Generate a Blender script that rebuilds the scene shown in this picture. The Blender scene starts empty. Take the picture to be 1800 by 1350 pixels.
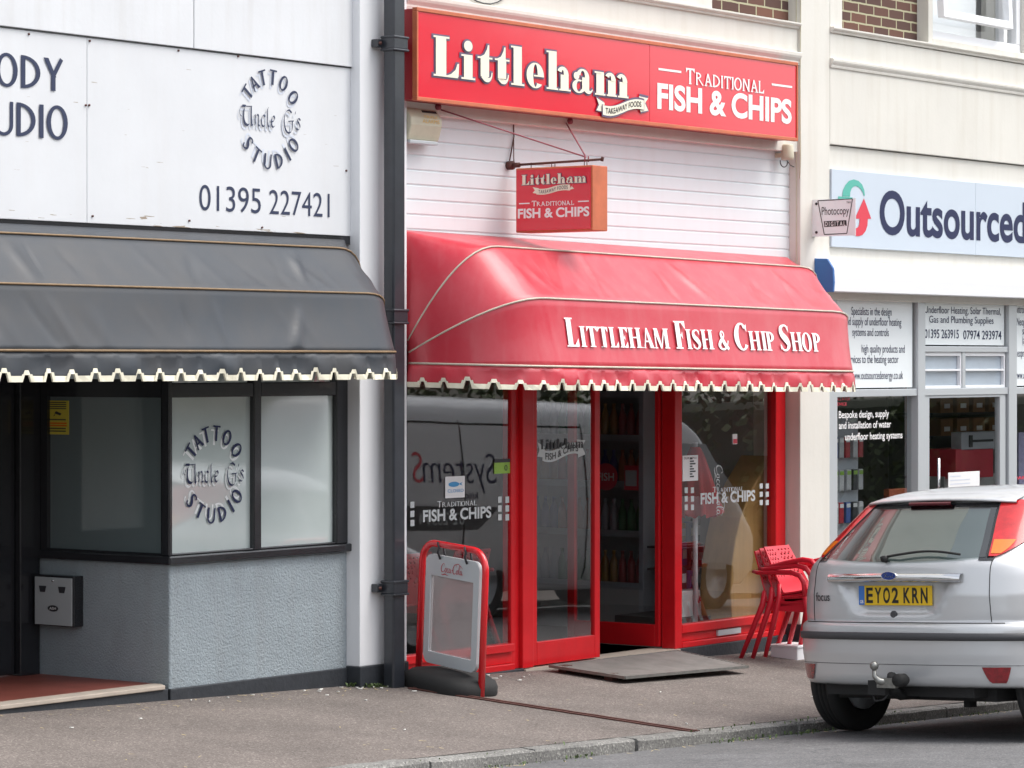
import bpy, bmesh, math, random
from mathutils import Vector, Matrix
from math import sin, cos, pi, radians, sqrt, atan2, asin
random.seed(7)
scene = bpy.context.scene
COL = scene.collection

# ------------------------------------------------------------------ camera, sky, sun, exposure
F = 5500.0
TH = radians(36.7)
ST, CT = sin(TH), cos(TH)
CX, CY, CZ = -14.7, -11.76, 2.05
cam_d = bpy.data.cameras.new('camera')
cam_d.sensor_width = 36
cam_d.lens = F / 1800 * 36
cam_d.shift_y = -40 / 1800
cam_d.clip_end = 1000
cam = bpy.data.objects.new('camera', cam_d)
cam.location = (CX, CY, CZ)
cam.rotation_euler = (radians(90), 0, -(pi / 2 - TH))
COL.objects.link(cam)
scene.camera = cam

world = bpy.data.worlds.new('World')
scene.world = world
world.use_nodes = True
nt = world.node_tree
bg = nt.nodes['Background']
sky = nt.nodes.new('ShaderNodeTexSky')
sky.sky_type = 'NISHITA'
sky.sun_disc = False
sky.sun_elevation = radians(60)
sky.sun_rotation = radians(145)
sky.air_density = 1.0
sky.dust_density = 3.0
hs = nt.nodes.new('ShaderNodeHueSaturation')
hs.inputs['Saturation'].default_value = 0.28
nt.links.new(sky.outputs[0], hs.inputs['Color'])
nt.links.new(hs.outputs[0], bg.inputs[0])
bg.inputs[1].default_value = 0.15
sun_d = bpy.data.lights.new('sun', 'SUN')
sun_d.energy = 0.75
sun_d.angle = radians(38)
sun_d.color = (1.0, 0.95, 0.88)
sun = bpy.data.objects.new('sun', sun_d)
az, el = radians(145), radians(60)
dv = Vector((sin(az) * cos(el), cos(az) * cos(el), sin(el)))
sun.rotation_euler = dv.to_track_quat('Z', 'Y').to_euler()
COL.objects.link(sun)
scene.view_settings.view_transform = 'Standard'
scene.view_settings.look = 'None'
scene.view_settings.exposure = 1.15
scene.view_settings.gamma = 1
scene.cycles.max_bounces = 10
scene.cycles.transparent_max_bounces = 16


def at(px, py, Y=0.0):
    """point of the facade-parallel plane y=Y seen at photo pixel (px, py) -> (x, z)"""
    u = (px - 900) / F
    t = (Y - CY) / (ST - CT * u)
    return CX + t * (CT + ST * u), CZ - (py - 635) / F * t


def atx(px, py, X):
    u = (px - 900) / F
    t = (X - CX) / (CT + ST * u)
    return CY + t * (ST - CT * u), CZ - (py - 635) / F * t


# ------------------------------------------------------------------ materials
def pm(name, col, rough=.6, metal=0., var=0., vscale=3., col2=None, bump=0., bscale=60., coat=0., spec=.5,
       grime=0., grimecol=(.25, .2, .15), stretch=(1, 1, 1), emit=None, dist=.004, detail=6.):
    m = bpy.data.materials.new(name)
    m.use_nodes = True
    n, l = m.node_tree.nodes, m.node_tree.links
    b = n['Principled BSDF']
    b.inputs['Base Color'].default_value = (*col, 1)
    b.inputs['Roughness'].default_value = rough
    b.inputs['Metallic'].default_value = metal
    b.inputs['Coat Weight'].default_value = coat
    b.inputs['Coat Roughness'].default_value = .06
    b.inputs['Specular IOR Level'].default_value = spec
    tc = n.new('ShaderNodeTexCoord')
    mp = n.new('ShaderNodeMapping')
    mp.inputs['Scale'].default_value = stretch
    l.new(tc.outputs['Object'], mp.inputs['Vector'])
    last = None
    if var > 0 or col2:
        nz = n.new('ShaderNodeTexNoise')
        nz.inputs['Scale'].default_value = vscale
        nz.inputs['Detail'].default_value = detail
        nz.inputs['Roughness'].default_value = .65
        l.new(mp.outputs[0], nz.inputs['Vector'])
        rp = n.new('ShaderNodeMapRange')
        rp.inputs[1].default_value = .32
        rp.inputs[2].default_value = .68
        l.new(nz.outputs[0], rp.inputs[0])
        mx = n.new('ShaderNodeMix')
        mx.data_type = 'RGBA'
        c2 = col2 or tuple(c * (1 - var) for c in col)
        mx.inputs[6].default_value = (*col, 1)
        mx.inputs[7].default_value = (*c2, 1)
        l.new(rp.outputs[0], mx.inputs[0])
        last = mx.outputs[2]
    if grime > 0:
        mg = n.new('ShaderNodeMapping')
        mg.inputs['Scale'].default_value = (9, 9, .8)
        l.new(tc.outputs['Object'], mg.inputs['Vector'])
        nz = n.new('ShaderNodeTexNoise')
        nz.inputs['Scale'].default_value = 1.3
        nz.inputs['Detail'].default_value = 8
        l.new(mg.outputs[0], nz.inputs['Vector'])
        rp = n.new('ShaderNodeMapRange')
        rp.inputs[1].default_value = .48
        rp.inputs[2].default_value = .8
        rp.inputs[4].default_value = grime
        l.new(nz.outputs[0], rp.inputs[0])
        mx = n.new('ShaderNodeMix')
        mx.data_type = 'RGBA'
        if last:
            l.new(last, mx.inputs[6])
        else:
            mx.inputs[6].default_value = (*col, 1)
        mx.inputs[7].default_value = (*grimecol, 1)
        l.new(rp.outputs[0], mx.inputs[0])
        last = mx.outputs[2]
    if last:
        l.new(last, b.inputs['Base Color'])
    if bump > 0:
        nz = n.new('ShaderNodeTexNoise')
        nz.inputs['Scale'].default_value = bscale
        nz.inputs['Detail'].default_value = 5
        l.new(mp.outputs[0], nz.inputs['Vector'])
        bp = n.new('ShaderNodeBump')
        bp.inputs['Strength'].default_value = bump
        bp.inputs['Distance'].default_value = dist
        l.new(nz.outputs[0], bp.inputs['Height'])
        l.new(bp.outputs[0], b.inputs['Normal'])
    if emit:
        b.inputs['Emission Color'].default_value = (*col, 1)
        b.inputs['Emission Strength'].default_value = emit
    return m


def glass_mat(name, tint=(.8, .85, .85), ior=1.55, rough=.01, wav=.0):
    m = bpy.data.materials.new(name)
    m.use_nodes = True
    n, l = m.node_tree.nodes, m.node_tree.links
    for x in list(n):
        if x.type != 'OUTPUT_MATERIAL':
            n.remove(x)
    out = [x for x in n if x.type == 'OUTPUT_MATERIAL'][0]
    fr = n.new('ShaderNodeFresnel')
    fr.inputs[0].default_value = ior
    tr = n.new('ShaderNodeBsdfTransparent')
    tr.inputs[0].default_value = (*tint, 1)
    gl = n.new('ShaderNodeBsdfGlossy')
    gl.inputs['Roughness'].default_value = rough
    mx = n.new('ShaderNodeMixShader')
    ge = n.new('ShaderNodeNewGeometry')      # one reflection per pane: the far face only lets light through
    mf = n.new('ShaderNodeMath')
    mf.operation = 'SUBTRACT'
    mf.use_clamp = True
    l.new(fr.outputs[0], mf.inputs[0])
    l.new(ge.outputs['Backfacing'], mf.inputs[1])
    l.new(mf.outputs[0], mx.inputs[0])
    l.new(tr.outputs[0], mx.inputs[1])
    l.new(gl.outputs[0], mx.inputs[2])
    l.new(mx.outputs[0], out.inputs[0])
    if wav:
        tc = n.new('ShaderNodeTexCoord')
        nz = n.new('ShaderNodeTexNoise')
        nz.inputs['Scale'].default_value = 1.6
        nz.inputs['Detail'].default_value = 1
        l.new(tc.outputs['Object'], nz.inputs['Vector'])
        bp = n.new('ShaderNodeBump')
        bp.inputs['Strength'].default_value = wav
        bp.inputs['Distance'].default_value = .02
        l.new(nz.outputs[0], bp.inputs['Height'])
        l.new(bp.outputs[0], gl.inputs['Normal'])
    return m


def speckle_mat(name, c1, c2, c3, scale=160., patch=.25, bump=.4, cracks=0.):
    """aggregate surface: fine stone speckle over broad patches"""
    m = bpy.data.materials.new(name)
    m.use_nodes = True
    n, l = m.node_tree.nodes, m.node_tree.links
    b = n['Principled BSDF']
    b.inputs['Roughness'].default_value = .9
    tc = n.new('ShaderNodeTexCoord')
    v = n.new('ShaderNodeTexVoronoi')
    v.inputs['Scale'].default_value = scale
    l.new(tc.outputs['Object'], v.inputs['Vector'])
    sep = n.new('ShaderNodeSeparateColor')
    l.new(v.outputs['Color'], sep.inputs[0])
    r1 = n.new('ShaderNodeValToRGB')
    r1.color_ramp.interpolation = 'LINEAR'
    r1.color_ramp.elements[0].color = (*c2, 1)
    r1.color_ramp.elements[1].color = (*c3, 1)
    e = r1.color_ramp.elements.new(.45)
    e.color = (*c1, 1)
    e = r1.color_ramp.elements.new(.8)
    e.color = (*c1, 1)
    l.new(sep.outputs[0], r1.inputs[0])
    nz = n.new('ShaderNodeTexNoise')
    nz.inputs['Scale'].default_value = 1.1
    nz.inputs['Detail'].default_value = 9
    nz.inputs['Roughness'].default_value = .7
    l.new(tc.outputs['Object'], nz.inputs['Vector'])
    rp = n.new('ShaderNodeMapRange')
    rp.inputs[1].default_value = .3
    rp.inputs[2].default_value = .7
    rp.inputs[3].default_value = 1 - patch
    rp.inputs[4].default_value = 1 + patch * .4
    l.new(nz.outputs[0], rp.inputs[0])
    mul = n.new('ShaderNodeVectorMath')
    mul.operation = 'SCALE'
    l.new(r1.outputs[0], mul.inputs[0])
    l.new(rp.outputs[0], mul.inputs['Scale'])
    last = mul.outputs[0]
    if cracks:
        v2 = n.new('ShaderNodeTexVoronoi')
        v2.feature = 'DISTANCE_TO_EDGE'
        v2.inputs['Scale'].default_value = .9
        wn = n.new('ShaderNodeTexNoise')
        wn.inputs['Scale'].default_value = 3
        l.new(tc.outputs['Object'], wn.inputs['Vector'])
        va = n.new('ShaderNodeVectorMath')
        va.operation = 'MULTIPLY_ADD'
        va.inputs[1].default_value = (.5, .5, .5)
        l.new(wn.outputs['Color'], va.inputs[0])
        l.new(tc.outputs['Object'], va.inputs[2])
        l.new(va.outputs[0], v2.inputs['Vector'])
        rr = n.new('ShaderNodeMapRange')
        rr.inputs[1].default_value = .0
        rr.inputs[2].default_value = .012
        rr.inputs[3].default_value = 1 - cracks
        rr.inputs[4].default_value = 1
        l.new(v2.outputs['Distance'], rr.inputs[0])
        m2 = n.new('ShaderNodeVectorMath')
        m2.operation = 'SCALE'
        l.new(last, m2.inputs[0])
        l.new(rr.outputs[0], m2.inputs['Scale'])
        last = m2.outputs[0]
    l.new(last, b.inputs['Base Color'])
    bp = n.new('ShaderNodeBump')
    bp.inputs['Strength'].default_value = bump
    bp.inputs['Distance'].default_value = .004
    l.new(v.outputs['Distance'], bp.inputs['Height'])
    l.new(bp.outputs[0], b.inputs['Normal'])
    return m


def brick_mat():
    m = bpy.data.materials.new('brown_brick')
    m.use_nodes = True
    n, l = m.node_tree.nodes, m.node_tree.links
    b = n['Principled BSDF']
    b.inputs['Roughness'].default_value = .9
    tc = n.new('ShaderNodeTexCoord')
    sp = n.new('ShaderNodeSeparateXYZ')
    l.new(tc.outputs['Object'], sp.inputs[0])
    cb = n.new('ShaderNodeCombineXYZ')
    l.new(sp.outputs[0], cb.inputs[0])
    l.new(sp.outputs[2], cb.inputs[1])
    nz = n.new('ShaderNodeTexNoise')
    nz.inputs['Scale'].default_value = 9
    nz.inputs['Detail'].default_value = 4
    l.new(tc.outputs['Object'], nz.inputs['Vector'])
    va = n.new('ShaderNodeVectorMath')
    va.operation = 'MULTIPLY_ADD'
    va.inputs[1].default_value = (.012, .012, .012)
    l.new(nz.outputs['Color'], va.inputs[0])
    l.new(cb.outputs[0], va.inputs[2])
    bt = n.new('ShaderNodeTexBrick')
    bt.inputs['Scale'].default_value = 1
    bt.inputs['Brick Width'].default_value = .225
    bt.inputs['Row Height'].default_value = .075
    bt.inputs['Mortar Size'].default_value = .007
    bt.inputs['Color1'].default_value = (.17, .075, .05, 1)
    bt.inputs['Color2'].default_value = (.07, .04, .035, 1)
    bt.inputs['Mortar'].default_value = (.42, .4, .26, 1)
    l.new(va.outputs[0], bt.inputs['Vector'])
    l.new(bt.outputs['Color'], b.inputs['Base Color'])
    bp = n.new('ShaderNodeBump')
    bp.inputs['Strength'].default_value = .6
    bp.inputs['Distance'].default_value = .01
    bp.invert = True
    l.new(bt.outputs['Fac'], bp.inputs['Height'])
    l.new(bp.outputs[0], b.inputs['Normal'])
    return m


def peel_mat():
    """white painted plywood, paint flaking in thin horizontal slivers"""
    m = pm('peeling_white_board', (.70, .715, .735), .6, var=.07, vscale=1.5, grime=.10, grimecol=(.55, .5, .45), bump=.12, bscale=30)
    n, l = m.node_tree.nodes, m.node_tree.links
    b = n['Principled BSDF']
    src = b.inputs['Base Color'].links[0].from_socket
    tc = n.new('ShaderNodeTexCoord')
    mp = n.new('ShaderNodeMapping')
    mp.inputs['Scale'].default_value = (3, 3, 45)
    l.new(tc.outputs['Object'], mp.inputs['Vector'])
    nz = n.new('ShaderNodeTexNoise')
    nz.inputs['Scale'].default_value = 1.6
    nz.inputs['Detail'].default_value = 3
    l.new(mp.outputs[0], nz.inputs['Vector'])
    sp = n.new('ShaderNodeSeparateXYZ')
    l.new(tc.outputs['Object'], sp.inputs[0])
    # flaking is worst along the board's lower and upper edges
    lo = n.new('ShaderNodeMapRange')
    lo.inputs[1].default_value = 2.80
    lo.inputs[2].default_value = 2.92
    lo.inputs[3].default_value = .655
    lo.inputs[4].default_value = .75
    l.new(sp.outputs[2], lo.inputs[0])
    gt = n.new('ShaderNodeMath')
    gt.operation = 'GREATER_THAN'
    l.new(nz.outputs[0], gt.inputs[0])
    l.new(lo.outputs[0], gt.inputs[1])
    mx = n.new('ShaderNodeMix')
    mx.data_type = 'RGBA'
    mx.inputs[7].default_value = (.32, .26, .2, 1)
    l.new(gt.outputs[0], mx.inputs[0])
    l.new(src, mx.inputs[6])
    l.new(mx.outputs[2], b.inputs['Base Color'])
    return m


M = {}
M['white_wall'] = pm('white_render', (.70, .715, .735), .75, var=.08, vscale=1.2, grime=.24, grimecol=(.45, .42, .38), bump=.15, bscale=40)
M['cream_wall'] = pm('cream_render', (.72, .70, .64), .75, var=.08, vscale=1.2, grime=.26, grimecol=(.5, .45, .36), bump=.2, bscale=30)
M['peel'] = peel_mat()
M['roughcast'] = pm('grey_roughcast', (.32, .37, .40), .85, var=.12, vscale=4, bump=1., bscale=85, dist=.010, grime=.32, grimecol=(.25, .26, .26))
M['plinth'] = pm('black_plinth_paint', (.035, .04, .048), .55, var=.3, vscale=9, bump=.6, bscale=30, dist=.006)
M['black'] = pm('black_gloss_paint', (.020, .021, .025), .25, var=.3, bump=.08, bscale=18, coat=.3)
M['pipe'] = pm('black_pipe_paint', (.03, .034, .043), .3, var=.3, vscale=8, bump=.15, bscale=25, coat=.3)
M['red_frame'] = pm('red_frame_paint', (.66, .012, .018), .32, var=.12, vscale=5, coat=.1, spec=.3, grime=.12, grimecol=(.2, .02, .02))
M['red_sign'] = pm('red_sign_face', (.72, .012, .035), .16, var=.05, vscale=.8, coat=.5)
M['red_side'] = pm('red_sign_side', (.35, .012, .02), .4)
M['orange_trim'] = pm('faded_orange_trim', (.62, .16, .07), .45, var=.25, vscale=6)
M['cream_letter'] = pm('cream_lettering', (.86, .82, .66), .4)
M['outline'] = pm('slate_outline', (.13, .09, .16), .4)
M['white_letter'] = pm('white_lettering', (.88, .87, .86), .4)
M['navy'] = pm('navy_lettering', (.028, .034, .085), .6, spec=.2)
M['slate_letter'] = pm('slate_lettering', (.04, .05, .095), .6, spec=.25)
M['soft_shadow'] = pm('pale_grey_lettering', (.62, .66, .74), .6)
M['siding'] = pm('white_cladding', (.77, .82, .84), .5, var=.04, vscale=2, grime=.10, grimecol=(.6, .5, .45))
M['vinyl_red'] = pm('red_awning_vinyl', (.52, .010, .032), .42, col2=(.56, .07, .09), vscale=1.6, coat=.22, bump=.25, bscale=420, dist=.0006, grime=.16, grimecol=(.55, .25, .25))
M['vinyl_black'] = pm('charcoal_awning_vinyl', (.024, .033, .045), .52, var=.3, vscale=2, col2=(.043, .044, .047), bump=.3, bscale=380, dist=.0008, coat=.08)
M['piping_tan'] = pm('tan_piping', (.26, .17, .09), .6, var=.3, vscale=15)
M['piping_cream'] = pm('cream_piping', (.62, .56, .46), .6, var=.2, vscale=15)
M['trim_cream'] = pm('cream_scallop_trim', (.84, .80, .64), .6, var=.12, vscale=12)
M['alu'] = pm('grey_aluminium', (.55, .58, .6), .35, metal=.35)
M['upvc'] = pm('white_upvc', (.84, .85, .87), .3)
M['white_panel'] = pm('white_panel', (.84, .89, .90), .35)
M['grey_sign'] = pm('blue_grey_sign', (.55, .62, .70), .35, var=.04, vscale=1)
M['teal'] = pm('teal_arrow', (.08, .42, .34), .4)
M['crimson'] = pm('crimson_arrow', (.65, .03, .06), .4)
M['blue'] = pm('blue_end_cap', (.04, .16, .42), .45)
M['beige_plastic'] = pm('aged_beige_plastic', (.62, .58, .44), .5, var=.15, vscale=8)
M['amber'] = pm('faded_amber_print', (.7, .45, .12), .6)
M['dark'] = pm('dark_plastic', (.03, .03, .035), .5)
M['rust'] = pm('rusty_iron', (.12, .045, .035), .7, var=.4, vscale=20)
M['wire'] = pm('maroon_rod', (.25, .05, .07), .5)
M['glass'] = glass_mat('shop_glass', (.92, .94, .94), 2.8, wav=.03)
M['glass_clean'] = glass_mat('clear_glass', (.94, .95, .95), 1.6)
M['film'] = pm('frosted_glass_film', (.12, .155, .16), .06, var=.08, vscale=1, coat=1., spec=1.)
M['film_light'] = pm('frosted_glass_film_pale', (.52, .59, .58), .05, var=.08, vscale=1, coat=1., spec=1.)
M['room'] = pm('interior_wall', (.45, .44, .43), .8)
M['room_pale'] = pm('interior_pier', (.5, .52, .56), .8)
M['roomfloor'] = pm('interior_floor', (.10, .09, .085), .6)
M['wood'] = pm('honey_wood', (.62, .36, .13), .4, var=.2, vscale=2, stretch=(8, 8, .6))
M['tile'] = pm('red_quarry_tile', (.26, .07, .05), .5, var=.3, vscale=6)
M['pale_stone'] = pm('pale_stone_edge', (.5, .43, .36), .8, var=.2, vscale=8)
M['kerb'] = speckle_mat('kerb_granite', (.235, .23, .215), (.15, .145, .14), (.40, .39, .36), 110, .4)
M['pavement'] = speckle_mat('pavement_asphalt', (.185, .158, .142), (.115, .095, .085), (.34, .30, .27), 125, .34, bump=.3)
M['road'] = speckle_mat('road_asphalt', (.15, .15, .153), (.095, .095, .097), (.27, .265, .26), 120, .35, bump=.3, cracks=.35)
M['paint_silver'] = pm('silver_car_paint', (.60, .61, .62), .30, metal=.30, coat=.7)
M['van_silver'] = pm('silver_van_paint', (.58, .59, .61), .35, metal=.0, coat=.5)
M['rubber'] = pm('black_rubber', (.018, .018, .018), .8, bump=.2, bscale=80)
M['strip'] = pm('charcoal_bumper_strip', (.06, .06, .065), .55)
M['chrome'] = pm('chrome', (.75, .76, .78), .08, metal=1)
M['steel'] = pm('worn_steel', (.35, .35, .33), .4, metal=.8, var=.3, vscale=30)
M['carglass'] = glass_mat('car_glass', (.50, .56, .56), 1.6)
M['lamp_red'] = pm('red_lamp_lens', (.62, .015, .02), .12, coat=.25, var=.35, vscale=14)
M['lamp_amber'] = pm('amber_lamp_lens', (.80, .20, .02), .12, coat=.25, var=.15, vscale=18)
M['white_gloss'] = pm('white_masonry_paint', (.80, .81, .83), .6, var=.06, vscale=1.2, grime=.12, grimecol=(.45, .42, .38), bump=.15, bscale=40)
M['fog_red'] = pm('dark_fog_lens', (.30, .008, .015), .15, coat=.8, var=.5, vscale=40)
M['lamp_dark'] = pm('dark_red_lens', (.12, .01, .02), .2, coat=.6)
M['plate_yellow'] = pm('yellow_plate', (.78, .50, .02), .35)
M['plate_blue'] = pm('blue_plate_band', (.05, .18, .55), .35)
M['plate_black'] = pm('plate_black', (.015, .015, .015), .4)
M['badge_blue'] = pm('badge_blue', (.03, .06, .25), .2, coat=.6)
M['interior_dark'] = pm('car_interior', (.03, .03, .032), .8)
M['chair_red'] = pm('red_chair_plastic', (.66, .015, .035), .38, var=.06, vscale=4)
M['aboard_red'] = pm('red_powder_coat', (.68, .012, .02), .25, coat=.5)
M['silver_panel'] = pm('silver_grey_panel', (.55, .58, .60), .4)
M['acrylic'] = glass_mat('scuffed_acrylic', (.85, .83, .83), 1.5, .12)
_n, _l = M['acrylic'].node_tree.nodes, M['acrylic'].node_tree.links
_o = [x for x in _n if x.type == 'OUTPUT_MATERIAL'][0]
_d = _n.new('ShaderNodeBsdfDiffuse')
_d.inputs[0].default_value = (.75, .68, .67, 1)
_m = _n.new('ShaderNodeMixShader')
_m.inputs[0].default_value = .36
_l.new(_o.inputs[0].links[0].from_socket, _m.inputs[1])
_l.new(_d.outputs[0], _m.inputs[2])
_l.new(_m.outputs[0], _o.inputs[0])
M['sky_tint_glass'] = pm('pane_with_sky_tint', (.42, .49, .56), .12, coat=.6, var=.15, vscale=2)  # pale blue base colour stands in for sky mirrored in the panes
M['script_red'] = pm('script_red', (.5, .02, .04), .4)
M['matmetal'] = pm('worn_tread_plate', (.27, .25, .235), .5, metal=.3, var=.3, vscale=6)
M['steelbox'] = pm('grey_enamel_box', (.42, .45, .46), .4)
M['yellow'] = pm('yellow_notice', (.62, .52, .06), .5)
M['green'] = pm('green_sticker', (.28, .50, .06), .4)
M['paper'] = pm('white_paper', (.80, .80, .80), .6)
M['sky_print'] = pm('blue_print', (.05, .30, .60), .5)
M['leaf'] = pm('hedge_leaf', (.045, .075, .02), .7, col2=(.09, .12, .04), vscale=5)
M['weed'] = pm('weed_green', (.10, .15, .05), .7)
M['straw'] = pm('dry_straw', (.5, .4, .22), .8)
M['litter'] = pm('pale_litter', (.75, .74, .70), .7)
M['brick'] = brick_mat()
M['sticker_grey'] = pm('grey_vinyl_sticker', (.56, .60, .60), .5)
M['paving_far'] = pm('distant_ground', (.16, .16, .13), .9, var=.3, vscale=.3)
M['house_wall'] = pm('distant_render', (.55, .5, .43), .8, var=.1)
M['roof'] = pm('distant_roof_tile', (.16, .09, .07), .8)
M['win_dark'] = pm('distant_window', (.04, .05, .06), .1)


# ------------------------------------------------------------------ mesh collecting
LOC = {}


def wl(o):
    return LOC.get(o.name, Vector((0, 0, 0))) if o else Vector((0, 0, 0))


class MB:
    def __init__(s):
        s.v, s.f, s.sm = [], [], []

    def add(s, vs, fs, smooth=False):
        b = len(s.v)
        s.v += [Vector(p) for p in vs]
        s.f += [[b + i for i in f] for f in fs]
        s.sm += [smooth] * len(fs)
        return s

    def box(s, x0, x1, y0, y1, z0, z1):
        x0, x1 = min(x0, x1), max(x0, x1)
        y0, y1 = min(y0, y1), max(y0, y1)
        z0, z1 = min(z0, z1), max(z0, z1)
        return s.add([(x0, y0, z0), (x1, y0, z0), (x1, y1, z0), (x0, y1, z0), (x0, y0, z1), (x1, y0, z1), (x1, y1, z1), (x0, y1, z1)],
                     [(0, 3, 2, 1), (4, 5, 6, 7), (0, 1, 5, 4), (1, 2, 6, 5), (2, 3, 7, 6), (3, 0, 4, 7)])

    def prism(s, pts, axis, a0, a1):
        """extrude a 2D polygon; axis 'x': pts are (y,z); 'y': (x,z); 'z': (x,y)"""
        n = len(pts)
        def mk(p, a):
            return {'x': (a, p[0], p[1]), 'y': (p[0], a, p[1]), 'z': (p[0], p[1], a)}[axis]
        vs = [mk(p, a0) for p in pts] + [mk(p, a1) for p in pts]
        fs = [list(range(n)), list(range(2 * n - 1, n - 1, -1))]
        fs += [(i, i + n, (i + 1) % n + n, (i + 1) % n) for i in range(n)]
        return s.add(vs, fs)

    def tube(s, path, r, n=8, closed=False, smooth=True, rs=None):
        path = [Vector(p) for p in path]
        m = len(path)
        vs = []
        prev = None
        for i, p in enumerate(path):
            if closed:
                d = path[(i + 1) % m] - path[i - 1]
            else:
                d = path[min(i + 1, m - 1)] - path[max(i - 1, 0)]
            d.normalize()
            if prev is None:
                a = d.orthogonal().normalized()
            else:
                a = (prev - d * prev.dot(d))
                a = a.normalized() if a.length > 1e-6 else d.orthogonal().normalized()
            prev = a
            b = d.cross(a)
            rr = rs[i] if rs else r
            vs += [p + (a * cos(2 * pi * k / n) + b * sin(2 * pi * k / n)) * rr for k in range(n)]
        fs = []
        for i in range(m if closed else m - 1):
            j = (i + 1) % m
            fs += [(i * n + k, i * n + (k + 1) % n, j * n + (k + 1) % n, j * n + k) for k in range(n)]
        if not closed:
            fs += [list(range(n - 1, -1, -1)), [(m - 1) * n + k for k in range(n)]]
        return s.add(vs, fs, smooth)

    def lathe(s, prof, c, axis='z', n=24, smooth=True):
        """prof: (r, h) pairs along the axis"""
        vs = []
        for r, h in prof:
            for k in range(n):
                a = 2 * pi * k / n
                p, q = r * cos(a), r * sin(a)
                v = {'z': (p, q, h), 'y': (p, h, q), 'x': (h, p, q)}[axis]
                vs.append((c[0] + v[0], c[1] + v[1], c[2] + v[2]))
        m = len(prof)
        fs = [(i * n + k, i * n + (k + 1) % n, (i + 1) * n + (k + 1) % n, (i + 1) * n + k) for i in range(m - 1) for k in range(n)]
        fs += [list(range(n)), [(m - 1) * n + k for k in range(n - 1, -1, -1)]]
        return s.add(vs, fs, smooth)

    def grid(s, rows, smooth=True, close=False):
        h, w = len(rows), len(rows[0])
        vs = [p for r in rows for p in r]
        fs = []
        for i in range(h - 1):
            for j in range(w if close else w - 1):
                k = (j + 1) % w
                fs.append((i * w + j, i * w + k, (i + 1) * w + k, (i + 1) * w + j))
        return s.add(vs, fs, smooth)

    def build(s, name, mat, parent=None, local=False, bev=0., solid=0., recalc=True):
        off = Vector((0, 0, 0)) if local else wl(parent)
        vs = s.v
        own = Vector((0, 0, 0))
        if parent is None and not local and vs:
            lo = Vector([min(v[i] for v in vs) for i in range(3)])
            hi = Vector([max(v[i] for v in vs) for i in range(3)])
            own = Vector(((lo.x + hi.x) / 2, (lo.y + hi.y) / 2, lo.z))
            own = Vector((0, 0, 0)) if max(hi - lo) > 8 else own
            off = own
        me = bpy.data.meshes.new(name)
        me.from_pydata([tuple(v - off) for v in vs], [], s.f)
        me.polygons.foreach_set('use_smooth', s.sm)
        me.update()
        if recalc:
            bm = bmesh.new()
            bm.from_mesh(me)
            bmesh.ops.recalc_face_normals(bm, faces=bm.faces)
            bm.to_mesh(me)
            bm.free()
        me.materials.append(mat)
        o = bpy.data.objects.new(name, me)
        o.location = own
        COL.objects.link(o)
        if parent:
            o.parent = parent
        LOC[o.name] = off
        if bev:
            b = o.modifiers.new('bevel', 'BEVEL')
            b.width = bev
            b.segments = 2
            b.limit_method = 'ANGLE'
        if solid:
            b = o.modifiers.new('solid', 'SOLIDIFY')
            b.thickness = solid
            b.offset = 0
        return o


def tag(o, label, cat, group=None, kind=None):
    if label:
        o['label'] = label
    if cat:
        o['category'] = cat
    if group:
        o['group'] = group
    if kind:
        o['kind'] = kind
    return o


def empty(name, loc, label, cat, group=None, rot=None):
    o = bpy.data.objects.new(name, None)
    o.empty_display_size = .2
    o.location = loc
    if rot:
        o.rotation_euler = rot
    COL.objects.link(o)
    LOC[o.name] = Vector(loc)
    tag(o, label, cat, group)
    return o


def copy_tree(o, parent=None):
    c = o.copy()
    COL.objects.link(c)
    LOC[c.name] = LOC.get(o.name, Vector((0, 0, 0)))
    if parent:
        c.parent = parent
    for ch in [x for x in COL.objects if x.parent == o]:
        copy_tree(ch, c)
    return c


# ------------------------------------------------------------------ lettering
_cache = {}


def sans(s, bold=0., track=1.):
    """flat glyph mesh of the built-in font, cap height 1 -> (verts2d, faces, width)"""
    key = (s, bold, track)
    if key in _cache:
        return _cache[key]
    def raw(t):
        cu = bpy.data.curves.new('t', 'FONT')
        cu.body = t
        cu.size = 1
        cu.offset = bold
        cu.space_character = track
        cu.resolution_u = 6
        ob = bpy.data.objects.new('t', cu)
        me = bpy.data.meshes.new_from_object(ob)
        v = [(p.co.x, p.co.y) for p in me.vertices]
        f = [list(p.vertices) for p in me.polygons]
        bpy.data.objects.remove(ob)
        bpy.data.curves.remove(cu)
        bpy.data.meshes.remove(me)
        return v, f
    if 'H' not in _cache:
        hv, _ = raw('H')
        _cache['H'] = max(p[1] for p in hv) - min(p[1] for p in hv)
    k = 1 / _cache['H']
    v, f = raw(s)
    x0 = min(p[0] for p in v)
    v = [((p[0] - x0) * k, p[1] * k) for p in v]
    r = (v, f, max(p[0] for p in v))
    _cache[key] = r
    return r


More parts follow.
